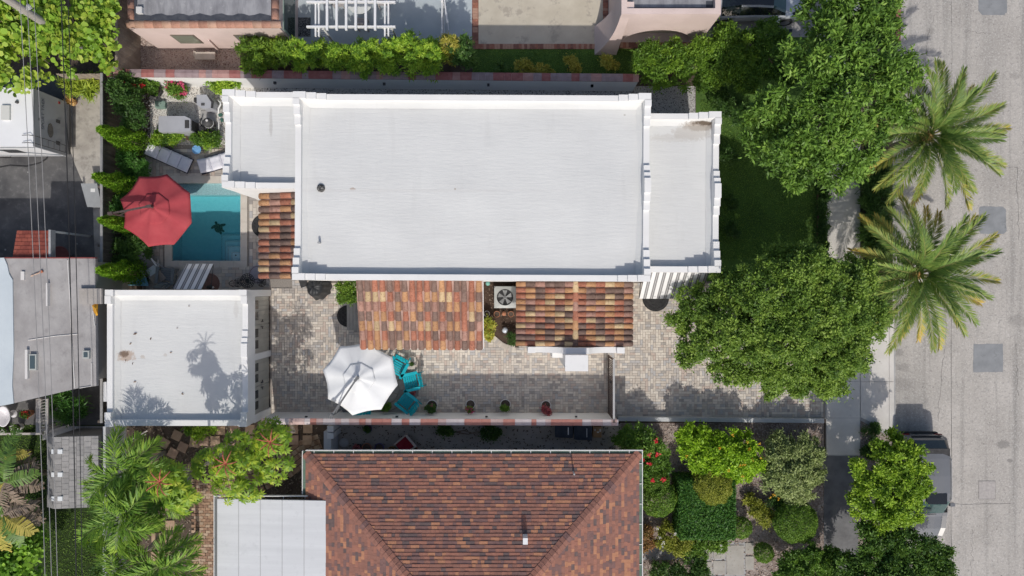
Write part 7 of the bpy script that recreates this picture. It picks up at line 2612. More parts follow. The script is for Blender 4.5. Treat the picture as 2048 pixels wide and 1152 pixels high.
part('antenna', MB().lathe((WX(33, 2.65), WY(204, 2.65), tz1 + .035), [(.06, 0), (.06, .08), (0, .1)], 10), DARKM, tr)
ym = (ty0 + ty1) / 2
rw = part('rear_window', MB().lathe((0, 0, 0), [(.24, 0), (.24, .012), (0, .012)], 18), glassmat('trailer_glass', (.03, .035, .04), .1), tr)
rw.matrix_local = Matrix.Translation(Vector((tx1 + .02, ym - .30, 1.55)) - ORG[tr]) @ Matrix.Rotation(R(90), 4, 'Y') @ Matrix.Diagonal((.72, 1.25, 1, 1))
part('tail_light', MB().box(tx1 + .02, tx1 + .035, ym + .12, ym + .26, .95, 1.2), DARKM, tr)
part('tail_light', MB().box(tx1 + .02, tx1 + .035, ym - .80, ym - .64, .95, 1.2), DARKM, tr)
part('marker_light', MB().box(tx1 + .02, tx1 + .04, ty1 - .22, ty1 - .12, .95, 1.05), MATS['lamp_red'], tr)
part('reflector', MB().box(tx1 + .02, tx1 + .03, ym - .05, ym + .05, 2.2, 2.26).box(tx1 + .02, tx1 + .03, ym + .5, ym + .54, 2.2, 2.26), DARKM, tr)
ld = MB()
ly0, ly1 = ty0 + .12, ty0 + .42
for y in (ly0, ly1):
    ld.tube([(tx1 - .35, y, tz1 + .12), (tx1 - .05, y, tz1 + .18), (tx1 + .10, y, tz1 - .05), (tx1 + .12, y, .62)], .014, 6)
for k in range(5):
    ld.tube([(tx1 + .12, ly0, .75 + k * .36), (tx1 + .12, ly1, .75 + k * .36)], .012, 6)
part('ladder', ld, DARKM, tr)
BLU = M('trailer_blue', (0.02, 0.07, 0.13), rough=.4)
yy = ty0 - .006
st_ = MB()
for (pts) in ([(-.02, .75), (-.02, .9), (-2.4, 2.1), (-2.7, 2.1)], [(-6.3, 1.0), (-6.3, 1.1), (-.02, .62), (-.02, .55)], [(-.6, 2.35), (-.02, 2.35), (-.02, 2.42), (-6.4, 2.42), (-6.4, 2.35)]):
    st_.add([(tx1 + a, yy, z) for a, z in pts], [tuple(range(len(pts)))])
part('stripe', st_, BLU, tr)
for xa in (-1.1, -2.6):
    part('side_window', MB().box(tx1 + xa - .7, tx1 + xa, ty0 - .02, ty0 - .004, 1.35, 1.95), MATS['trailer_glass'], tr)
for xa in (-2.9, -3.7):
    part('wheel', MB().tube([(tx1 + xa, ty0 + .02, .30), (tx1 + xa, ty0 + .25, .30)], .33, 16), POTK, tr)
    part('wheel', MB().tube([(tx1 + xa, ty1 - .02, .30), (tx1 + xa, ty1 - .25, .30)], .33, 16), POTK, tr)
part('bumper', MB().box(tx1 + .02, tx1 + .12, ty0 + .1, ty1 - .1, .40, .50), DARKM, tr)
cu = bpy.data.curves.new('lettering', 'FONT')
cu.body = 'SPORT TREK'
cu.size = .23
cu.align_x = 'CENTER'
cu.extrude = .002
tmpo = bpy.data.objects.new('lettering_tmp', cu)
COL.objects.link(tmpo)
bpy.context.view_layer.update()
dg = bpy.context.evaluated_depsgraph_get()
lm = bpy.data.meshes.new_from_object(tmpo.evaluated_get(dg))
bpy.data.objects.remove(tmpo)
lm.materials.clear()
lm.materials.append(M('lettering_grey', (0.10, 0.105, 0.115)))
inst('lettering', lm, tr, Matrix.Translation((tx1 + .023, ym + .28, 1.93)) @ Matrix(((0, 0, 1, 0), (1, 0, 0, 0), (0, 1, 0, 0), (0, 0, 0, 1))))
t = thing('power_cord', 'black power cord lying on asphalt behind the trailer', 'cord', W(50, 330))
part('cord', MB().tube([W(94, 306, .5), W(93, 318, .05), W(80, 326, 0), W(52, 333, 0), W(20, 331, 0), W(-60, 345, 0)], .022, 6), POTK, t, smooth=True)
part('plug', MB().tube([W(91, 308, .5), W(95, 309, .5)], .05, 8), M('plug_orange', (0.6, 0.2, 0.1)), t)

# ================================================================== UTILITY POLE AND WIRES
POLE = M('pole_wood', (0.27, 0.25, 0.22), (0.40, 0.375, 0.34), sc=5, bump=.4, stretch=(1, 1, .25))
pb = W(222, 131)
ptop = W(-80, -62, 8.6)
ut = thing('utility_pole', 'tall grey wooden utility pole rising through the sea grape', 'utility pole', pb)
part('shaft', MB().tube([pb + Vector((0, 0, -.1)), pb.lerp(ptop, .5), ptop], [.17, .15, .12], 12), POLE, ut, smooth=True)
HW = M('pole_hardware', (0.45, 0.46, 0.47), rough=.4)
for f in (.36, .40, .66):
    p = pb.lerp(ptop, f)
    part('bracket', MB().obox(p + Vector((.08, 0, 0)), (.22, .05, .05), .5), HW, ut)
    part('insulator', MB().lathe(p + Vector((.24, .10, .0)), [(.03, 0), (.06, .04), (.03, .08), (.06, .12), (0, .16)], 10), HW, ut)
part('cross_arm', MB().bar(pb.lerp(ptop, .93) + Vector((-1.0, 0, .1)), pb.lerp(ptop, .93) + Vector((1.1, 0, .1)), .09, .11), POLE, ut)
part('cable_box', MB().obox(pb.lerp(ptop, .37) + Vector((.12, -.12, -.2)), (.10, .10, .16), .3), M('cable_box_black', (.03, .03, .035)), ut)
WIRE_D = M('wire_black', (.03, .03, .032), rough=.6)
WIRE_L = M('wire_grey', (.30, .295, .29), rough=.5)


def wire(label, pts, h, r, m):
    q = []
    (x0, y0), (x1, y1) = pts[0], pts[-1]
    for i in range(25):
        t_ = -0.35 + 1.7 * i / 24
        # straight span in plan, gentle sag
        p = W(x0 + (x1 - x0) * t_, y0 + (y1 - y0) * t_, h)
        p.z = h - .25 * math.sin(math.pi * i / 24)
        k = (1 - p.z / H) / (1 - h / H)
        q.append(p)
    solo('overhead_wire', MB().tube(q, r, 6), m, label, 'wire', 'overhead wires along the west yards', smooth=True)


for (a, b, h, r_, m_, lab) in (((34, 0), (84, 1152), 6.4, .012, WIRE_L, 'thin overhead wire crossing the trailer roof vent'),
                               ((48, 0), (97, 1152), 6.4, .012, WIRE_L, 'thin overhead wire, middle of the three over the trailer'),
                               ((62, 0), (109, 1152), 6.4, .012, WIRE_L, 'thin overhead wire closest to the trailer rear panel'),
                               ((117, 0), (147, 1152), 5.0, .020, WIRE_D, 'thicker overhead cable over the concrete pad edge'),
                               ((131, 0), (159, 1152), 4.7, .015, WIRE_D, 'twisted dark cable beside the thicker overhead cable')):
    wire(lab, (a, b), h, r_, m_)

# ================================================================== VEGETATION
def ramp3(a, b, c): return [a, b, c]


L_BIG = leafmat('leaf_street_tree', [(0.04, 0.095, 0.016), (0.075, 0.165, 0.022), (0.13, 0.26, 0.035), (0.19, 0.32, 0.05)])
L_MID = leafmat('leaf_fine_tree', [(0.035, 0.085, 0.012), (0.085, 0.17, 0.022), (0.15, 0.26, 0.035), (0.20, 0.31, 0.05)])
L_LIME = leafmat('leaf_lime', [(0.06, 0.13, 0.012), (0.12, 0.24, 0.016), (0.20, 0.34, 0.025), (0.26, 0.40, 0.03)])
L_SEAG = leafmat('leaf_sea_grape', [(0.06, 0.14, 0.015), (0.13, 0.26, 0.025), (0.19, 0.34, 0.035), (0.25, 0.34, 0.04), (0.10, 0.22, 0.03)])
L_SILV = leafmat('leaf_silver', [(0.13, 0.19, 0.055), (0.20, 0.28, 0.09), (0.29, 0.37, 0.14)])
L_OLIVE = leafmat('leaf_olive', [(0.12, 0.16, 0.018), (0.20, 0.25, 0.03), (0.29, 0.33, 0.045)])
L_HEDGE = leafmat('leaf_box', [(0.02, 0.075, 0.013), (0.045, 0.14, 0.02), (0.085, 0.21, 0.03)])
L_BALL = leafmat('leaf_ball', [(0.045, 0.11, 0.012), (0.09, 0.19, 0.02), (0.15, 0.27, 0.03)])
L_YEL = leafmat('leaf_yellow', [(0.14, 0.18, 0.025), (0.24, 0.26, 0.035), (0.33, 0.30, 0.05)])
L_TIP = leafmat('leaf_tips', [(0.05, 0.12, 0.015), (0.11, 0.24, 0.02), (0.22, 0.38, 0.03), (0.33, 0.47, 0.05)])
L_RUST = leafmat('leaf_rust', [(0.16, 0.07, 0.03), (0.24, 0.14, 0.05), (0.14, 0.15, 0.03)])
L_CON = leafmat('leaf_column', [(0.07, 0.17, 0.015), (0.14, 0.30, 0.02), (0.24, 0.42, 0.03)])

# ---- street-side trees
big = [IB(1690, 40, 5.6, 85, 1.0), IB(1745, 110, 5.4, 80, 1.0), IB(1640, 105, 5.8, 80, 1.1), IB(1700, 190, 5.8, 95, 1.1), IB(1770, 215, 5.0, 60, .8), IB(1600, 180, 5.2, 75, 1.0), IB(1545, 235, 4.6, 62, .8),
       IB(1620, 270, 5.3, 85, 1.0), IB(1700, 285, 5.0, 75, .9), IB(1560, 290, 4.6, 60, .8), IB(1610, 345, 4.4, 60, .7), IB(1672, 335, 4.3, 55, .7), IB(1785, 155, 4.8, 50, .7), IB(1510, 270, 4.2, 40, .6), IB(1740, 20, 5.0, 55, .8), IB(1640, 20, 5.2, 60, .9)]
tree('street_tree', 'large broad leafed tree overhanging lawn and sidewalk near the upper palm', W(1672, 230), big, L_BIG, dens=330, L=.19, trunk_r=.20, width=.34, tuft=.30, cover=1.25, lai=2.0, spray=.35, clump=.20, per=11, bark=BARK_PALE, fork=(W(1672, 230) + Vector((0, 0, 2.4))), shell=.5, low=.2)
mid = [IB(1362, 640, 2.8, 30, .4), IB(1372, 705, 2.8, 28, .4), IB(1400, 610, 3.2, 48, .6), IB(1455, 600, 3.8, 62, .8), IB(1430, 680, 3.4, 55, .7), IB(1500, 660, 4.4, 75, .9), IB(1540, 590, 4.8, 75, 1.0), IB(1590, 650, 4.8, 85, 1.0), IB(1600, 560, 4.9, 75, .9), IB(1660, 600, 4.8, 80, 1.0), IB(1665, 680, 4.4, 75, .9), IB(1715, 640, 4.2, 55, .8),
       IB(1560, 720, 3.9, 60, .7), IB(1500, 735, 3.2, 40, .5), IB(1640, 735, 3.6, 55, .6), IB(1690, 560, 4.2, 60, .8), IB(1555, 525, 4.2, 35, .6), IB(1450, 745, 2.9, 32, .4), IB(1660, 765, 2.9, 35, .4), IB(1590, 765, 2.8, 32, .35), IB(1540, 770, 2.7, 28, .3), IB(1700, 715, 3.6, 40, .6)]
tree('fine_leaved_tree', 'wide fine leaved tree spreading over the paved driveway', W(1560, 640), mid, L_MID, dens=620, L=.105, trunk_r=.17, width=.5, tuft=.25, cover=2.3, lai=2.2, spray=.25, clump=.17, per=16, fork=(W(1560, 640) + Vector((0, 0, 1.9))), shell=.45, low=.2)
stt = [IB(1750, 930, 3.0, 55, .7), IB(1793, 920, 3.1, 50, .7), IB(1822, 965, 2.9, 34, .6), IB(1780, 990, 3.2, 65, .7), IB(1730, 990, 2.8, 45, .6), IB(1808, 1020, 2.8, 36, .6), IB(1765, 1040, 2.7, 40, .5), IB(1848, 928, 2.7, 18, .4), IB(1780, 890, 2.7, 38, .5)]
tree('verge_tree', 'bright green bushy tree on the verge covering half the parked car', W(1752, 945), stt, L_LIME, dens=380, L=.12, trunk_r=.10, width=.5, tuft=.24, cover=1.6, clump=.15, per=11, shell=.4, low=.2)
drk = [IB(1750, 1100, 2.6, 60, .6), IB(1820, 1110, 2.6, 65, .6), IB(1870, 1115, 2.3, 40, .5), IB(1780, 1150, 2.8, 70, .7), IB(1850, 1165, 2.6, 60, .6), IB(1710, 1140, 2.2, 50, .5)]
tree('verge_tree', 'dark green tree on the verge behind the parked car bonnet', W(1755, 1110), drk, leafmat('leaf_verge_dark', [(0.025, 0.07, 0.012), (0.055, 0.13, 0.018), (0.11, 0.22, 0.03)]), dens=420, L=.13, trunk_r=.10, width=.42, clump=.16, per=11, shell=.4)

# ---- date palms
DP = leafmat('date_leaf', [(0.06, 0.13, 0.028), (0.10, 0.19, 0.035), (0.17, 0.25, 0.05), (0.26, 0.28, 0.05), (0.38, 0.29, 0.05)], trans=.2)
RACH = M('rachis', (0.28, 0.27, 0.08), (0.34, 0.33, 0.12), sc=5)
fr_old = [frond_mesh('frond', DP, RACH, wr=.026, length=ln, n=105, ll=.44, e0=R(e), droop=R(dr), wid=.034, vee=R(28), ang0=R(62), ang1=R(24), tip=tp, curl=cu_) for ln, e, dr, tp, cu_ in
          ((3.0, 22, 42, .45, .08), (2.95, 12, 36, .5, -.08), (3.1, 28, 48, .3, .04), (2.8, 4, 34, .7, .06))]
fr_new = [frond_mesh('frond', DP, RACH, wr=.024, length=ln, n=100, ll=.42, e0=R(e), droop=R(dr), wid=.032, vee=R(32), ang0=R(58), ang1=R(22), tip=tp, curl=cu_) for ln, e, dr, tp, cu_ in
          ((2.9, 44, 60, .15, .06), (2.7, 56, 66, .05, -.06), (2.2, 70, 55, 0, .08))]


def date_palm(label, px, py, hc, a0, seed, lean=(0, 0), scl=1.0, skip=()):
    rg = random.Random(seed)
    top = W(px, py, hc)
    base = Vector((top.x - lean[0], top.y - lean[1], -.03))
    t = thing('date_palm', label, 'palm tree', base, None)
    mb = MB()
    pts = limb(base, top, n=8, wob=.01)
    mb.tube(pts, [.26, .21, .19, .18, .18, .18, .19, .21, .23], 12)
    part('trunk', mb, M('palm_trunk', (0.20, 0.15, 0.11), (0.33, 0.26, 0.19), sc=9, bump=.7, bsc=12), t, smooth=True)
    part('heart', MB().lathe(top - Vector((0, 0, .3)), [(.22, 0), (.27, .15), (.2, .35), (.08, .5), (0, .52)], 12), M('palm_heart', (0.36, 0.18, 0.06), (0.42, 0.30, 0.10), sc=10, bump=.6), t, smooth=True)
    n1, n2, n3 = 20, 14, 7
    for n_, ms, off, zz in ((n1, fr_old, 0, 0), (n2, fr_new[:2], .2, .1), (n3, fr_new[2:], .5, .2)):
        for k in range(n_):
            a = a0 + off + 2 * math.pi * (k + rg.uniform(-.28, .28)) / n_
            s_ = rg.uniform(.9, 1.06) * scl
            m4 = Matrix.Translation(top + Vector((.08 * math.cos(a), .08 * math.sin(a), zz))) @ Matrix.Rotation(a, 4, 'Z') @ Matrix.Rotation(rg.uniform(-.10, .10), 4, 'Y') @ Matrix.Rotation(rg.uniform(-.25, .25), 4, 'X') @ Matrix.Diagonal((s_, s_, s_, 1))
            inst('frond', rg.choice(ms), t, m4)
    return t


date_palm('date palm at the kerb with its crown brushing the large street tree', 1856, 272, 3.3, .1, 3, lean=(.1, .0))
date_palm('date palm at the kerb between driveway apron and its twin', 1834, 548, 3.3, .5, 8, lean=(.1, .0))

# ---- feathery garden palms (south-west)
FP = leafmat('feather_palm_leaf', [(0.06, 0.15, 0.02), (0.12, 0.25, 0.03), (0.22, 0.36, 0.04), (0.36, 0.46, 0.06)], trans=.3)
PST = M('palm_stalk', (0.14, 0.22, 0.06), (0.2, 0.28, 0.08), sc=5)
fp_m = [frond_mesh('frond', FP, PST, wr=.025, length=ln, n=66, ll=.46, e0=R(e), droop=R(dr), wid=.05, vee=R(10), ang0=R(62), ang1=R(26), tip=tp, curl=cu_, jit=.2) for ln, e, dr, tp, cu_ in
        ((2.0, 48, 115, .25, .5), (1.9, 38, 105, .3, -.5), (2.1, 58, 125, .2, .35), (1.8, 28, 95, .35, -.3))]


def feather_palm(label, px, py, hc, base, n, seed, scl=1.0):
    rg = random.Random(seed)
    top = W(px, py, hc)
    b = W(base[0], base[1]) + Vector((0, 0, -.03))
    t = thing('feather_palm', label, 'palm tree', b)
    part('trunk', MB().tube(limb(b, top, n=7, wob=.02), [.10, .085, .075, .07, .065, .065, .07, .08], 10), M('ringed_trunk', (0.30, 0.28, 0.24), (0.42, 0.4, 0.36), sc=5, bump=.4, stretch=(.3, .3, 8)), t, smooth=True)
    part('crownshaft', MB().tube([top - Vector((0, 0, .35)), top + Vector((0, 0, .1))], [.08, .05], 10), PST, t, smooth=True)
    a0 = rg.uniform(0, 6)
    for k in range(n):
        a = a0 + 2 * math.pi * (k + rg.uniform(-.25, .25)) / n
        s_ = rg.uniform(.85, 1.1) * scl
        m4 = Matrix.Translation(top + Vector((0, 0, .05 + .1 * (k % 2)))) @ Matrix.Rotation(a, 4, 'Z') @ Matrix.Rotation(rg.uniform(-.2, .15), 4, 'Y') @ Matrix.Rotation(rg.uniform(-.4, .4), 4, 'X') @ Matrix.Diagonal((s_, s_, s_, 1))
        inst('frond', rg.choice(fp_m), t, m4)
    return t


feather_palm('feathery palm whose crown overhangs the shed roof', 252, 945, 3.6, (330, 905), 11, 1)
feather_palm('feathery palm rising over the pale boundary wall below its neighbour', 248, 1032, 3.8, (325, 980), 11, 2)
feather_palm('feathery palm leaning above the tan stepping stones', 320, 990, 3.3, (385, 950), 9, 5, .9)
feather_palm('feathery palm beside the lower end of the brick path', 322, 1128, 3.6, (395, 1065), 11, 4)
feather_palm('feathery palm against the pale wall at the back lawn corner', 240, 1140, 3.2, (315, 1080), 9, 9, .9)

# ---- umbrella trees (rosettes of big leaflets, red flower spikes)
UMB = leafmat('umbrella_leaf', [(0.05, 0.12, 0.012), (0.10, 0.21, 0.015), (0.19, 0.31, 0.02), (0.30, 0.37, 0.03)])


def rosette_mesh(n, r, seed, mat, droop=.35, wid=.30):
    g = np.random.default_rng(seed)
    C, D, N = [], [], []
    for k in range(n):
        a = 2 * math.pi * (k + g.uniform(-.2, .2)) / n
        rr = r * g.uniform(.8, 1.1)
        d = np.array([math.cos(a), math.sin(a), -droop + g.normal() * .12])
        d /= np.linalg.norm(d)
        C.append(d * rr * .56); D.append(d); N.append(np.array([0, 0, 1]) + np.array([math.cos(a), math.sin(a), 0]) * .3)
    v = leaf_arrays(np.array(C), np.array(D), np.array(N), np.full(n, r * .9), np.full(n, r * wid), fold=.08)
    return quads_mesh('leaf_rosette', v, g.random(n) * .5 + g.random() * .5, mat)


ros = [rosette_mesh(rng.choice((9, 10, 11)), .27, 100 + k, UMB, droop=rng.uniform(.2, .5)) for k in range(8)]
SPK = M('flower_spike_red', (0.42, 0.10, 0.07), (0.50, 0.16, 0.11), sc=20, bump=.5, bsc=60)


def spike_mesh(seed):
    rg = random.Random(seed)
    mb = MB()
    for k in range(8):
        a = k * math.pi / 4 + rg.uniform(-.2, .2)
        L_ = rg.uniform(.42, .58)
        pts = [(L_ * f * math.cos(a + .15 * f), L_ * f * math.sin(a + .15 * f), .16 * math.sin(math.pi * f * .8)) for f in (0, .25, .5, .75, 1)]
        mb.tube(pts, [.016, .02, .02, .017, .008], 5)
    return mb.mesh('flower_spike', SPK)


spk = [spike_mesh(k) for k in range(3)]


def umbrella_tree(label, base, blobs, n, spikes):
    b = W(*base) + Vector((0, 0, -.03))
    t = thing('umbrella_tree', label, 'tree', b)
    mb = MB()
    cx = sum(q[0] for q in blobs) / len(blobs); cy = sum(q[1] for q in blobs) / len(blobs)
    fk = b.lerp(Vector((cx, cy, sum(q[2] for q in blobs) / len(blobs))), .72)
    mb.tube(limb(b, fk, n=4), [.08, .07, .065, .06, .055], 8)
    part('trunk', mb, BARK_PALE, t, smooth=True)
    for q in blobs:
        part('branch', MB().tube(limb(fk, (q[0], q[1], q[2]), sag=.05, n=4), [.045, .04, .034, .028, .02], 6), BARK_PALE, t, smooth=True)
    tot = sum(q[3] * q[4] for q in blobs)
    for q in blobs:
        for k in range(max(3, int(n * q[3] * q[4] / tot))):
            u = Vector((rng.gauss(0, 1), rng.gauss(0, 1), abs(rng.gauss(0, 1)) * 1.1 - .25)).normalized()
            rr = rng.uniform(.6, 1.0)
            p = Vector((q[0] + u.x * q[3] * rr, q[1] + u.y * q[4] * rr, q[2] + u.z * q[5] * rr))
            tilt = Matrix.Rotation(rng.uniform(.1, .7), 4, Vector((-u.y, u.x, 0.001)))
            s_ = rng.uniform(.75, 1.15)
            inst('leaf_rosette', rng.choice(ros), t, Matrix.Translation(p) @ tilt @ Matrix.Rotation(rng.uniform(0, 6.28), 4, 'Z') @ Matrix.Diagonal((s_, s_, s_, 1)))
    for (px, py, h) in spikes:
        inst('flower_spike', rng.choice(spk), t, Matrix.Translation(W(px, py, h)) @ Matrix.Rotation(rng.uniform(0, 6), 4, 'Z'))
    return t


umbrella_tree('umbrella tree with red flower spikes at the corner of garage and patio wall', (598, 845), [IB(543, 880, 4.1, 40, .55), IB(545, 925, 3.8, 42, .5), IB(520, 905, 3.6, 30, .45), IB(548, 862, 3.6, 26, .4)], 95, [(541, 884, 4.75)])
umbrella_tree('umbrella tree with red flower spikes over the brick path', (540, 868), [IB(450, 925, 4.9, 40, .55), IB(415, 930, 4.7, 34, .45), IB(460, 965, 4.5, 40, .5), IB(495, 975, 4.2, 32, .4), IB(470, 885, 4.6, 26, .4), IB(480, 925, 4.7, 28, .45)], 120, [(451, 927, 5.6)])
umbrella_tree('umbrella tree with red flower spikes among the feathery palms', (470, 880), [IB(325, 960, 6.2, 34, .4), IB(352, 985, 6.0, 36, .4), IB(345, 945, 5.9, 24, .35), IB(370, 1003, 5.6, 24, .35)], 80, [(320, 963, 6.75)])
shrub('ground_shrub', 'low bright green plant against the garage wall', W(408, 856), [IB(395, 858, .5, 22, .3), IB(418, 858, .5, 14, .25)], L_TIP, dens=500, L=.12)

# ---- columnar shrubs along the board fence
def column(label, tip, h, rb=.40):
    top = W(tip[0], tip[1], h)
    b = Vector((top.x + .05, top.y, -.03))
    t = thing('column_shrub', label, 'shrub', b, 'columnar shrubs along the board fence')
    part('stem', MB().tube([b, Vector((b.x, b.y, h * .9))], [.05, .015], 6), BARK, t)
    n = 3600
    f = nrg.random(n) ** .8
    a = nrg.random(n) * 6.28
    rr = rb * (1.0 - .80 * f ** 1.6) * (.45 + .6 * np.sqrt(nrg.random(n))) * (1 + .2 * np.sin(a * 5 + f * 14))
    c = np.column_stack([b.x + rr * np.cos(a), b.y + rr * np.sin(a), .1 + f * (h - .1)])
    d = np.column_stack([np.cos(a) * .7, np.sin(a) * .7, np.full(n, .9)]) + nrg.normal(size=(n, 3)) * .3
    nn = np.column_stack([np.cos(a), np.sin(a), np.full(n, .5)]) + nrg.normal(size=(n, 3)) * .3
    v = leaf_arrays(c, d, nn, .17 * (.7 + .6 * nrg.random(n)), np.full(n, .05))
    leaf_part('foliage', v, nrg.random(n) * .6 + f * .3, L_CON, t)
    return t


column('feathery green column shrub behind the lone sun lounger', (196, 258), 3.3, .52)
column('feathery green column shrub above the red umbrella, beside grey utility box', (186, 352), 3.2, .44)
column('feathery green column shrub left of the red umbrella arm, below the utility box', (198, 440), 3.1, .42)
column('feathery green column shrub beside the white storage boxes and reclining chair', (194, 540), 3.3, .50)

# shrubs between them
shrub('bougainvillea', 'dark green bougainvillea with few pink blooms in the fence corner', W(268, 210), [IB(245, 180, 1.5, 26, .5), IB(255, 205, 1.6, 30, .6), IB(268, 228, 1.4, 30, .6), IB(262, 165, 1.3, 20, .4)], G_DARK, dens=520, L=.11)
o = bpy.data.objects[-1] if False else None
shrub('fern_clump', 'dark shaded fern clump behind the lone sun lounger', W(275, 330), [IB(265, 325, .7, 30, .5), IB(280, 345, .6, 28, .4)], L_HEDGE, dens=500, L=.14, width=.25)
shrub('fern_clump', 'dark shaded clump between column shrubs below the red umbrella', W(268, 500), [IB(262, 490, .8, 30, .5), IB(280, 510, .6, 28, .4), IB(255, 520, .7, 24, .4)], G_DARK, dens=480, L=.14, width=.25)
shrub('fern_clump', 'dark shaded clump hidden beside the red umbrella mast', W(262, 420), [IB(250, 420, .8, 34, .5), IB(262, 390, .6, 28, .4), IB(255, 450, .7, 28, .4)], L_HEDGE, dens=460, L=.14, width=.25)
pot_plant('flower_pot', 'round dark pot of drooping green bush on white gravel by the wall', W(317, 183), .30, .35, POTK, G_MID, .5, .36, dens=700, L=.09)
pot_plant('flower_pot', 'pot of bougainvillea with bright pink blooms on white gravel', W(370, 183), .28, .35, M('pot_grey', (0.35, 0.36, 0.37)), G_MID, .6, .44, dens=600, L=.10, flm=FL_PINK, nfl=46, fsize=.09)
shrub('bush', 'small round green bush against the white wall near the house corner', W(455, 175), [IB(448, 170, .6, 26, .4), IB(462, 168, .6, 20, .4)], L_TIP, dens=600, L=.10)
t = shrub('hibiscus', 'fence corner shrub with a few red hibiscus blooms', W(285, 180), [IB(276, 172, 1.0, 22, .4), IB(300, 170, .7, 18, .3)], G_MID, dens=560, L=.10)
flowers(t, [tuple(W(268, 170, 1.5)), tuple(W(283, 171, 1.3)), tuple(W(245, 163, 1.7))], FL_RED, .13)
for i, (px, py, r_, m_, lab) in enumerate(((318, 277, 18, L_TIP, 'low leafy plant at the lounger end of the gravel bed'), (338, 280, 18, G_MID, 'low leafy plant, second from the lone lounger in the gravel bed'), (357, 276, 17, L_TIP, 'low leafy plant just before the coiled hose'),
                                           (398, 280, 16, G_MID, 'low leafy plant just past the coiled hose'), (416, 283, 16, L_TIP, 'low leafy plant behind the small blue table'), (436, 280, 16, G_MID, 'low leafy plant touching the white house corner'))):
    shrub('bed_plant', lab, W(px, py), [IB(px, py, .3, r_, .25)], m_, dens=800, L=.09, group='low plants in the gravel bed')
shrub('potted_hedge', 'clipped glossy green bush between covered grill and tiled room', W(698, 586), [IB(690, 577, 1.0, 20, .35), IB(704, 580, 1.05, 22, .35), IB(698, 596, 1.0, 22, .35)], leafmat('leaf_glossy', [(0.035, 0.09, 0.012), (0.08, 0.17, 0.02), (0.16, 0.27, 0.03)], rough=.35), dens=900, L=.09, clump=.08)
shrub('bed_plant', 'yellow green croton in the planting pocket by the tiled room', W(975, 655), [IB(973, 652, .4, 17, .25), IB(978, 668, .3, 12, .2)], leafmat('leaf_croton', [(0.16, 0.25, 0.03), (0.34, 0.38, 0.05), (0.45, 0.28, 0.06)]), dens=700, L=.10)
shrub('bed_plant', 'small dark green plant in the planting pocket corner', W(1024, 682), [IB(1026, 680, .3, 14, .2)], G_DARK, dens=900, L=.10, width=.25)
litter('leaf_litter', 'bark chips and fallen leaves around the air conditioner', [(min(p[0] for p in BED), min(p[1] for p in BED) + .7), (max(p[0] for p in BED), .2)], 260, .08, [(0.08, 0.05, 0.035), (0.2, 0.13, 0.09), (0.3, 0.24, 0.18)], .015)

# ---- hedge row behind the north wall
hs = [((522, 112), [(500, 108, 30), (530, 100, 34), (560, 112, 30), (515, 130, 26)], 'dense dark hedge bush at the pink house end of the row', leafmat('leaf_round_hedge', [(0.05, 0.11, 0.012), (0.10, 0.20, 0.018), (0.19, 0.31, 0.025)])),
      ((605, 115), [(595, 108, 28), (622, 112, 26), (608, 130, 22)], 'green bush beside the speckled deck mat', L_TIP), ((660, 115), [(650, 110, 28), (676, 112, 26), (664, 130, 22)], 'green bush in front of the lattice post near the pink house', L_TIP),
      ((722, 118), [(708, 116, 26), (740, 108, 30), (725, 132, 24)], 'green bush directly in line with the round table', L_TIP), ((780, 112), [(768, 105, 30), (792, 108, 28), (780, 130, 26)], 'tall tipped bush below the far lattice post', L_TIP),
      ((832, 112), [(820, 100, 28), (845, 106, 28), (832, 128, 24)], 'tall tipped bush before the white railing', L_TIP), ((868, 118), [(862, 104, 24), (878, 112, 26), (864, 134, 22)], 'tall tipped bush touching the white railing', L_TIP),
      ((900, 112), [(898, 92, 20), (906, 112, 22)], 'yellow and orange tinted bush past the white railing', L_YEL), ((930, 118), [(922, 104, 24), (932, 122, 26)], 'dark green bush at the corner of the brick border', G_DARK)]
for b, bl, lab, m_ in hs:
    shrub('hedge_bush', lab, W(b[0], b[1] + 12), [IB(x, y, 1.5 + rng.uniform(-.2, .2), r_, .55) for x, y, r_ in bl] + [IB(x + rng.uniform(-14, 14), y - rng.uniform(8, 22), 2.2, rng.uniform(6, 10), .4) for x, y, r_ in bl for _k in (0, 1)], m_, dens=520, L=.15, width=.3, tuft=.2, spray=.35, cover=1.5, group='hedge row behind the north garden wall')
for px, py, r_, lab in ((1045, 138, 18, 'yellow leaved low shrub along the wall by the grass strip'), (1140, 133, 16, 'yellow tipped low shrub halfway along the grass strip'), (1215, 125, 16, 'yellow tipped low shrub before the arch niche'), (1085, 142, 14, 'green low shrub beside the yellow leaved shrub'), (1000, 142, 13, 'small green shrub at the start of the grass strip')):
    shrub('low_shrub', lab, W(px, py + 4), [IB(px, py, .9, r_, .4), IB(px + 12, py + 6, .7, r_ * .7, .3)], L_YEL if 'yellow' in lab else G_DARK, dens=380, L=.10)
for px, py, bl, lab in ((1310, 130, [(1295, 120, 38), (1325, 145, 40), (1345, 110, 34)], 'bright green hedge mass at the end of the capped wall'), (1400, 130, [(1380, 135, 44), (1415, 105, 42), (1425, 150, 38), (1450, 80, 30)], 'bright green hedge mass below the flared pink wall'),
                        (1480, 130, [(1470, 125, 44), (1500, 95, 40), (1490, 155, 36)], 'green hedge mass beside the sports car'), (1545, 110, [(1530, 80, 40), (1550, 120, 44), (1575, 150, 36)], 'darker green hedge mass between sports car and big tree')):
    shrub('hedge_mass', lab, W(px, py + 15), [IB(x, y, 1.7, r_, .6) for x, y, r_ in bl], G_MID if 'darker' in lab else leafmat('leaf_wall_hedge', [(0.04, 0.10, 0.012), (0.09, 0.19, 0.018), (0.18, 0.32, 0.025)]), dens=430, L=.11, clump=.13)
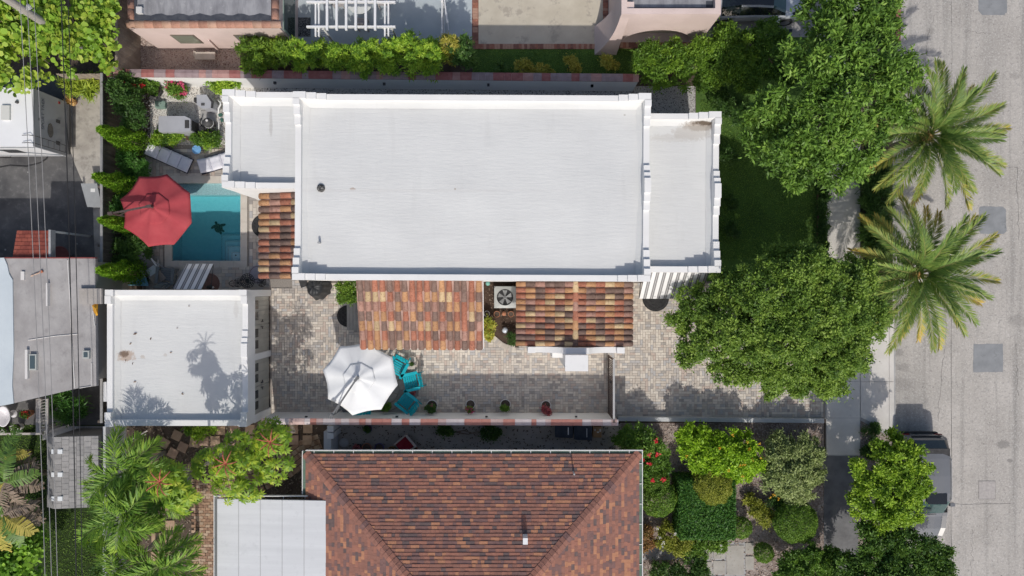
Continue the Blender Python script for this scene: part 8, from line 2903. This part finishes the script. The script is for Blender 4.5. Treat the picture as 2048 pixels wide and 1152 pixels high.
for px, py, r_, lab in ((1440, 200, 26, 'dark shaded shrub near the stepped corner of the white house'), (1475, 225, 24, 'dark shaded shrub at the lawn edge below the hedge'), (1455, 400, 14, 'small shaded shrub against the east wall of the white house'), (1458, 460, 14, 'small dark plant against the house wall near the lawn'), (1455, 310, 14, 'small shaded plant beside the stepped east parapet wall')):
    shrub('low_shrub', lab, W(px, py), [IB(px, py, .5, r_, .4), IB(px + 10, py + 10, .4, r_ * .8, .3)], G_DARK, dens=420, L=.10)
# ground cover beside the edging board and in the planting strip
v, r_ = crown_leaves([IB(1645, y, .12, 13, .18, 26) for y in range(390, 560, 30)] + [IB(1642, y, .12, 10, .15, 26) for y in range(200, 390, 30)], 500, .08)
o = leaf_part('ground_cover', v, r_, G_DARK, None, 'stuff'); o['label'] = 'dark leafy ground cover between lawn edging and sidewalk'; o['category'] = 'ground cover'
v, r_ = crown_leaves([IB(1753, y, .25, 32, .3, 24) for y in range(330, 640, 34)], 200, .34, width=.14)
o = leaf_part('ground_cover', v, r_, G_DARK, None, 'stuff'); o['label'] = 'strappy dark plants filling the strip around the date palms'; o['category'] = 'ground cover'
v, r_ = crown_leaves([IB(1745, 860, .1, 22, .12, 14), IB(1738, 900, .12, 20, .15, 24)], 260, .08)
o = leaf_part('ground_cover', v, r_, G_DARK, None, 'stuff'); o['label'] = 'thin weeds in the verge corner beside the driveway apron'; o['category'] = 'ground cover'

# ---- sea grape and other west trees
sg = [IB(60, 40, 4.0, 80, .9), IB(140, 50, 3.8, 70, .8), IB(200, 60, 3.4, 50, .7), IB(40, 120, 3.6, 75, .8), IB(120, 110, 3.2, 55, .6), IB(-30, 80, 4.0, 80, .9), IB(215, 105, 2.9, 36, .5), IB(200, 15, 3.6, 55, .7), IB(100, 0, 4.2, 70, .8), IB(20, -10, 4.2, 70, .8)]
tree('sea_grape', 'sea grape tree with round yellow green leaves around the utility pole', W(130, 100), sg, L_SEAG, dens=150, L=.19, trunk_r=.13, width=.95, rnd_=True, tuft=.35, cover=1.5, lai=1.6, clump=.24, per=7, shell=.4, spread=.5, up=.9)
shrub('bromeliad', 'strappy yellow green plants below the short wooden fence', W(160, 180), [IB(150, 175, .5, 24, .4), IB(182, 172, .6, 26, .4)], leafmat('leaf_strap', [(0.10, 0.18, 0.02), (0.22, 0.32, 0.03), (0.30, 0.38, 0.05)]), dens=160, L=.38, width=.14)
pot_plant('flower_pot', 'yellowish spiky bromeliad in pot on the concrete pad', W(150, 205), .16, .2, POTT, leafmat('leaf_tan', [(0.42, 0.30, 0.10), (0.5, 0.38, 0.15), (0.3, 0.25, 0.08)]), .2, .22, dens=300, L=.22)


# traveller palms with big torn paddle leaves, lower left
def paddle_leaf(L_, wd, splits, seed, dry):
    g = random.Random(seed)
    mb = MB()
    n = splits
    for sg in (-1, 1):
        for k in range(n):
            t0, t1 = k / n, (k + g.uniform(.7, 1.0)) / n
            def ctr(t): return Vector((L_ * t, 0, .55 * L_ * t - .62 * L_ * t * t))
            w0, w1 = wd * math.sin(math.pi * (.08 + .88 * t0)) ** .7, wd * math.sin(math.pi * (.08 + .88 * min(t1, 1))) ** .7
            dz = -g.uniform(.05, .30 if not dry else .6) * wd
            sh = g.uniform(.02, .12) * L_
            mb.add([ctr(t0), ctr(t1), ctr(t1) + Vector((sh, sg * w1, dz)), ctr(t0) + Vector((sh, sg * w0, dz))], [(0, 1, 2, 3) if sg > 0 else (3, 2, 1, 0)])
    return mb


PADG = M('paddle_green', (0.07, 0.14, 0.03), (0.14, 0.24, 0.04), sc=5, rough=.5)
PADY = M('paddle_yellow', (0.30, 0.27, 0.05), (0.46, 0.38, 0.08), sc=4, rough=.6)
PADD = M('paddle_dry', (0.17, 0.13, 0.095), (0.32, 0.25, 0.19), sc=7, rough=.9)
pads = {}
for nm, m_ in (('g', PADG), ('y', PADY), ('d', PADD)):
    pads[nm] = [paddle_leaf(1.35, .34, 22, k + (0 if nm != 'd' else 20), nm == 'd').mesh('paddle_leaf', [m_]) for k in range(3)]


def traveller(label, px, py, hc, base, leaves, seed):
    rg = random.Random(seed)
    top = W(px, py, hc)
    b = W(*base) + Vector((0, 0, -.03))
    t = thing('traveller_palm', label, 'palm tree', b)
    part('trunk', MB().tube(limb(b, top, n=5, wob=.03), [.13, .12, .11, .10, .10, .09], 9), M('ragged_trunk', (0.22, 0.18, 0.13), (0.34, 0.29, 0.22), sc=7, bump=.6), t, smooth=True)
    for ang, kd, tilt, s_ in leaves:
        m4 = Matrix.Translation(top) @ Matrix.Rotation(R(ang), 4, 'Z') @ Matrix.Rotation(R(tilt), 4, 'Y') @ Matrix.Rotation(rg.uniform(-.4, .4), 4, 'X') @ Matrix.Diagonal((s_, s_, s_, 1))
        inst('paddle_leaf', rg.choice(pads[kd]), t, m4)


traveller('traveller palm with yellow torn leaf at the dark yard corner', 5, 915, 3.0, (60, 905), [(10, 'y', -5, .75), (60, 'g', 0, .9), (-40, 'g', 5, 1.0), (140, 'g', -10, 1.0), (-100, 'd', 25, .8), (-20, 'd', 30, .8)], 1)
traveller('traveller palm with many dry grey leaves beside the shed', 8, 965, 3.4, (95, 945), [(-60, 'd', 15, 1.0), (-15, 'd', 25, .95), (30, 'd', 20, .9), (-100, 'd', 10, .9), (-130, 'y', 0, .8), (80, 'g', 0, 1.0), (15, 'g', 10, .9), (-80, 'd', 40, .8), (170, 'g', 0, 1)], 2)
traveller('traveller palm with yellow brown drooping leaves over the leafy bush', 6, 1030, 3.2, (80, 1000), [(-15, 'd', 12, 1.0), (-30, 'y', 0, 1.0), (-90, 'y', 5, 1.1), (20, 'd', 5, .9), (60, 'd', 20, .8), (-60, 'g', 0, 1.0), (130, 'g', 0, 1), (-5, 'd', 30, .9)], 3)
tree('yard_tree', 'leafy light green bush tree below the traveller palms', W(60, 1080), [IB(40, 1110, 2.2, 48, .6), IB(60, 1080, 2.1, 34, .5), IB(0, 1120, 2.3, 50, .6), IB(55, 1150, 2.0, 42, .5), IB(20, 1070, 2.0, 36, .4)], leafmat('leaf_yard', [(0.05, 0.13, 0.015), (0.11, 0.25, 0.02), (0.22, 0.40, 0.04)]), dens=190, L=.16, trunk_r=.06, width=.85, rnd_=True, clump=.15, per=8)
shrub('fern_clump', 'shaded fern clump below the slanted grey roof edge', W(135, 815), [IB(125, 808, .6, 28, .4), IB(150, 820, .6, 26, .4)], L_HEDGE, dens=300, L=.22, width=.2)
shrub('low_shrub', 'shaded plants along the back lawn by the pale wall', W(190, 1110), [IB(196, 1090, .5, 18, .4), IB(200, 1140, .5, 20, .4)], G_DARK, dens=360, L=.12)

# ---- front garden of the shingled house
def ball(label, px, py, r_, h, mat, name='round_shrub', dens=900, L=.075, clump=.07, extra=None, ry=None, cz=None):
    k = (1 - h / H) / S
    rr = r_ * k
    blobs = [IB(px, py, h * .62, r_, h * .42, ry)]
    if extra: blobs += [IB(x, y, hh, r2, r2 * k * .7) for x, y, hh, r2 in extra]
    return shrub(name, label, W(1024 + (px - 1024) * .985, 576 + (py - 576) * .985), blobs, mat, dens=dens, L=L, ball=dens > 650, tuft=.2, cover=2.2)


t = ball('bright lime green shrub dotted with orange flowers', 1400, 900, 46, 1.9, leafmat('leaf_bright', [(0.10, 0.22, 0.012), (0.19, 0.36, 0.016), (0.27, 0.46, 0.025)]), 'flowering_shrub', 480, .13, .12, extra=[(1470, 900, 1.3, 48), (1440, 910, 1.4, 42), (1490, 920, 1.2, 40), (1385, 880, 1.3, 34), (1475, 935, 1.0, 32)])
flowers(t, [tuple(W(x, y, 1.9)) for x, y in ((1495, 885), (1500, 898), (1480, 931), (1486, 930), (1491, 930), (1504, 919), (1518, 889), (1520, 915), (1456, 940), (1485, 953), (1466, 870), (1373, 912), (1440, 897))], FL_ORG, .055)
ball('silvery grey green shrub beside the sidewalk', 1580, 935, 60, 1.9, L_SILV, 'silver_shrub', 620, .11, .10, extra=[(1610, 905, 1.1, 40), (1555, 900, 1.1, 38), (1590, 970, 1.0, 42), (1555, 955, 1.1, 35), (1622, 940, 1.1, 30)])
t = ball('dark green hibiscus with red blooms at the corner of the shingled roof', 1285, 895, 46, 1.7, G_MID, 'hibiscus', 480, .11, .12, extra=[(1255, 880, 1.0, 28), (1310, 920, 1.0, 30), (1290, 940, 1.0, 30)])
flowers(t, [tuple(W(x, y, 1.75)) for x, y in ((1298, 911), (1315, 909), (1285, 921), (1298, 927), (1327, 958), (1286, 902), (1313, 882), (1305, 960))], FL_RED, .11, 11)
ball('rounded green shrub hugging the gutter of the shingled house', 1316, 995, 38, 1.5, L_BALL, extra=[(1310, 965, 1.0, 30)])
# clipped box hedge with flat top
bx = W(1415, 1020, 1.3)
k = (1 - 1.3 / H) / S
t = thing('box_hedge', 'square clipped dark green hedge with flat top', 'hedge', (bx.x, bx.y, 0))
hw, hd = 55 * k, 58 * k
part('stem', MB().tube([(bx.x, bx.y, -.03), (bx.x, bx.y, 1.0)], [.05, .03], 6), BARK, t)
n = 26000
side = nrg.random(n)
c = np.empty((n, 3))
u1, u2 = nrg.uniform(-1, 1, n), nrg.uniform(-1, 1, n)
c[:, 0] = bx.x + u1 * hw
c[:, 1] = bx.y + u2 * hd
c[:, 2] = 1.30 + .035 * nrg.normal(size=n) + .03 * np.sin(u1 * 7) * np.cos(u2 * 6)
ms = side > .62
e = nrg.integers(0, 4, n)
c[ms & (e == 0), 0] = bx.x - hw; c[ms & (e == 1), 0] = bx.x + hw; c[ms & (e == 2), 1] = bx.y - hd; c[ms & (e == 3), 1] = bx.y + hd
c[ms, 2] = nrg.uniform(.05, 1.3, ms.sum())
c += nrg.normal(size=(n, 3)) * .03
nn = np.column_stack([(c[:, 0] - bx.x) * .5, (c[:, 1] - bx.y) * .5, np.ones(n)]) + nrg.normal(size=(n, 3)) * .45
v = leaf_arrays(c, nrg.normal(size=(n, 3)), nn, .085 * (.7 + .6 * nrg.random(n)), np.full(n, .05))
leaf_part('foliage', v, nrg.random(n), L_HEDGE, t)
ball('olive yellow clipped ball shrub at the edge of the square hedge', 1423, 968, 42, 1.75, L_OLIVE, dens=1000, L=.07)
ball('dense clipped green ball shrub by the worn walk', 1590, 1042, 44, 1.5, L_BALL, dens=1000, L=.07)
ball('tiny clipped green ball shrub beside the front path slabs', 1527, 1105, 20, 1.0, L_BALL, dens=1100, L=.06)
ball('broad dark green shrub at the bottom garden corner by the worn walk', 1620, 1130, 55, 1.7, G_MID, dens=560, L=.11, clump=.1, extra=[(1585, 1140, 1.0, 40), (1660, 1120, 1.0, 36)])
t = ball('loose yellow green shrub with small white flowers beside the gutter', 1335, 1072, 28, .9, L_OLIVE, dens=520, L=.09, extra=[(1365, 1085, .6, 26)])
flowers(t, [tuple(W(x, y, 1.0)) for x, y in ((1316, 1058), (1320, 1075), (1328, 1085), (1326, 1093), (1350, 1068))], FL_WHT, .06)
t = ball('spreading green shrub with white flowers below the square hedge', 1400, 1088, 30, .8, L_BALL, dens=560, L=.09, extra=[(1430, 1085, .5, 24), (1375, 1090, .5, 22)])
flowers(t, [tuple(W(x, y, .85)) for x, y in ((1385, 1088), (1400, 1078), (1441, 1091), (1440, 1099), (1455, 1080))], FL_WHT, .06)
ball('small pale green shrub in dry mulch beside the clipped ball', 1525, 1032, 22, .6, L_OLIVE, dens=420, L=.08, extra=[(1515, 1020, .4, 16)])
ball('small bright green shrub at the corner of the square hedge', 1482, 1055, 22, .8, L_BALL, dens=700, L=.08)
t = ball('small dark shrub with tiny yellow flowers under the silvery shrub', 1560, 1003, 24, .8, G_DARK, dens=600, L=.09)
flowers(t, [tuple(W(x, y, .9)) for x, y in ((1541, 995), (1548, 990), (1557, 999))], FL_ORG, .06)
ball('rusty brown leaved shrub against the east gutter', 1290, 1078, 20, .7, L_RUST, dens=480, L=.09, ry=30)
ball('dark green border shrub below the garden walk', 1330, 1140, 44, .7, G_DARK, dens=460, L=.10, ry=22, extra=[(1385, 1140, .5, 30)])
ball('thin weed tuft in the mulch between silvery shrub and hedge', 1500, 1000, 12, .4, L_OLIVE, dens=300, L=.10)
shrub('low_shrub', 'shaded weeds growing against the patio wall in the sandy yard', W(905, 865), [IB(895, 862, .3, 18, .2), IB(980, 866, .25, 20, .2)], G_DARK, dens=400, L=.10)

# the house follows its plot: turned a hair clockwise
house.rotation_euler = (0, 0, R(-0.28))
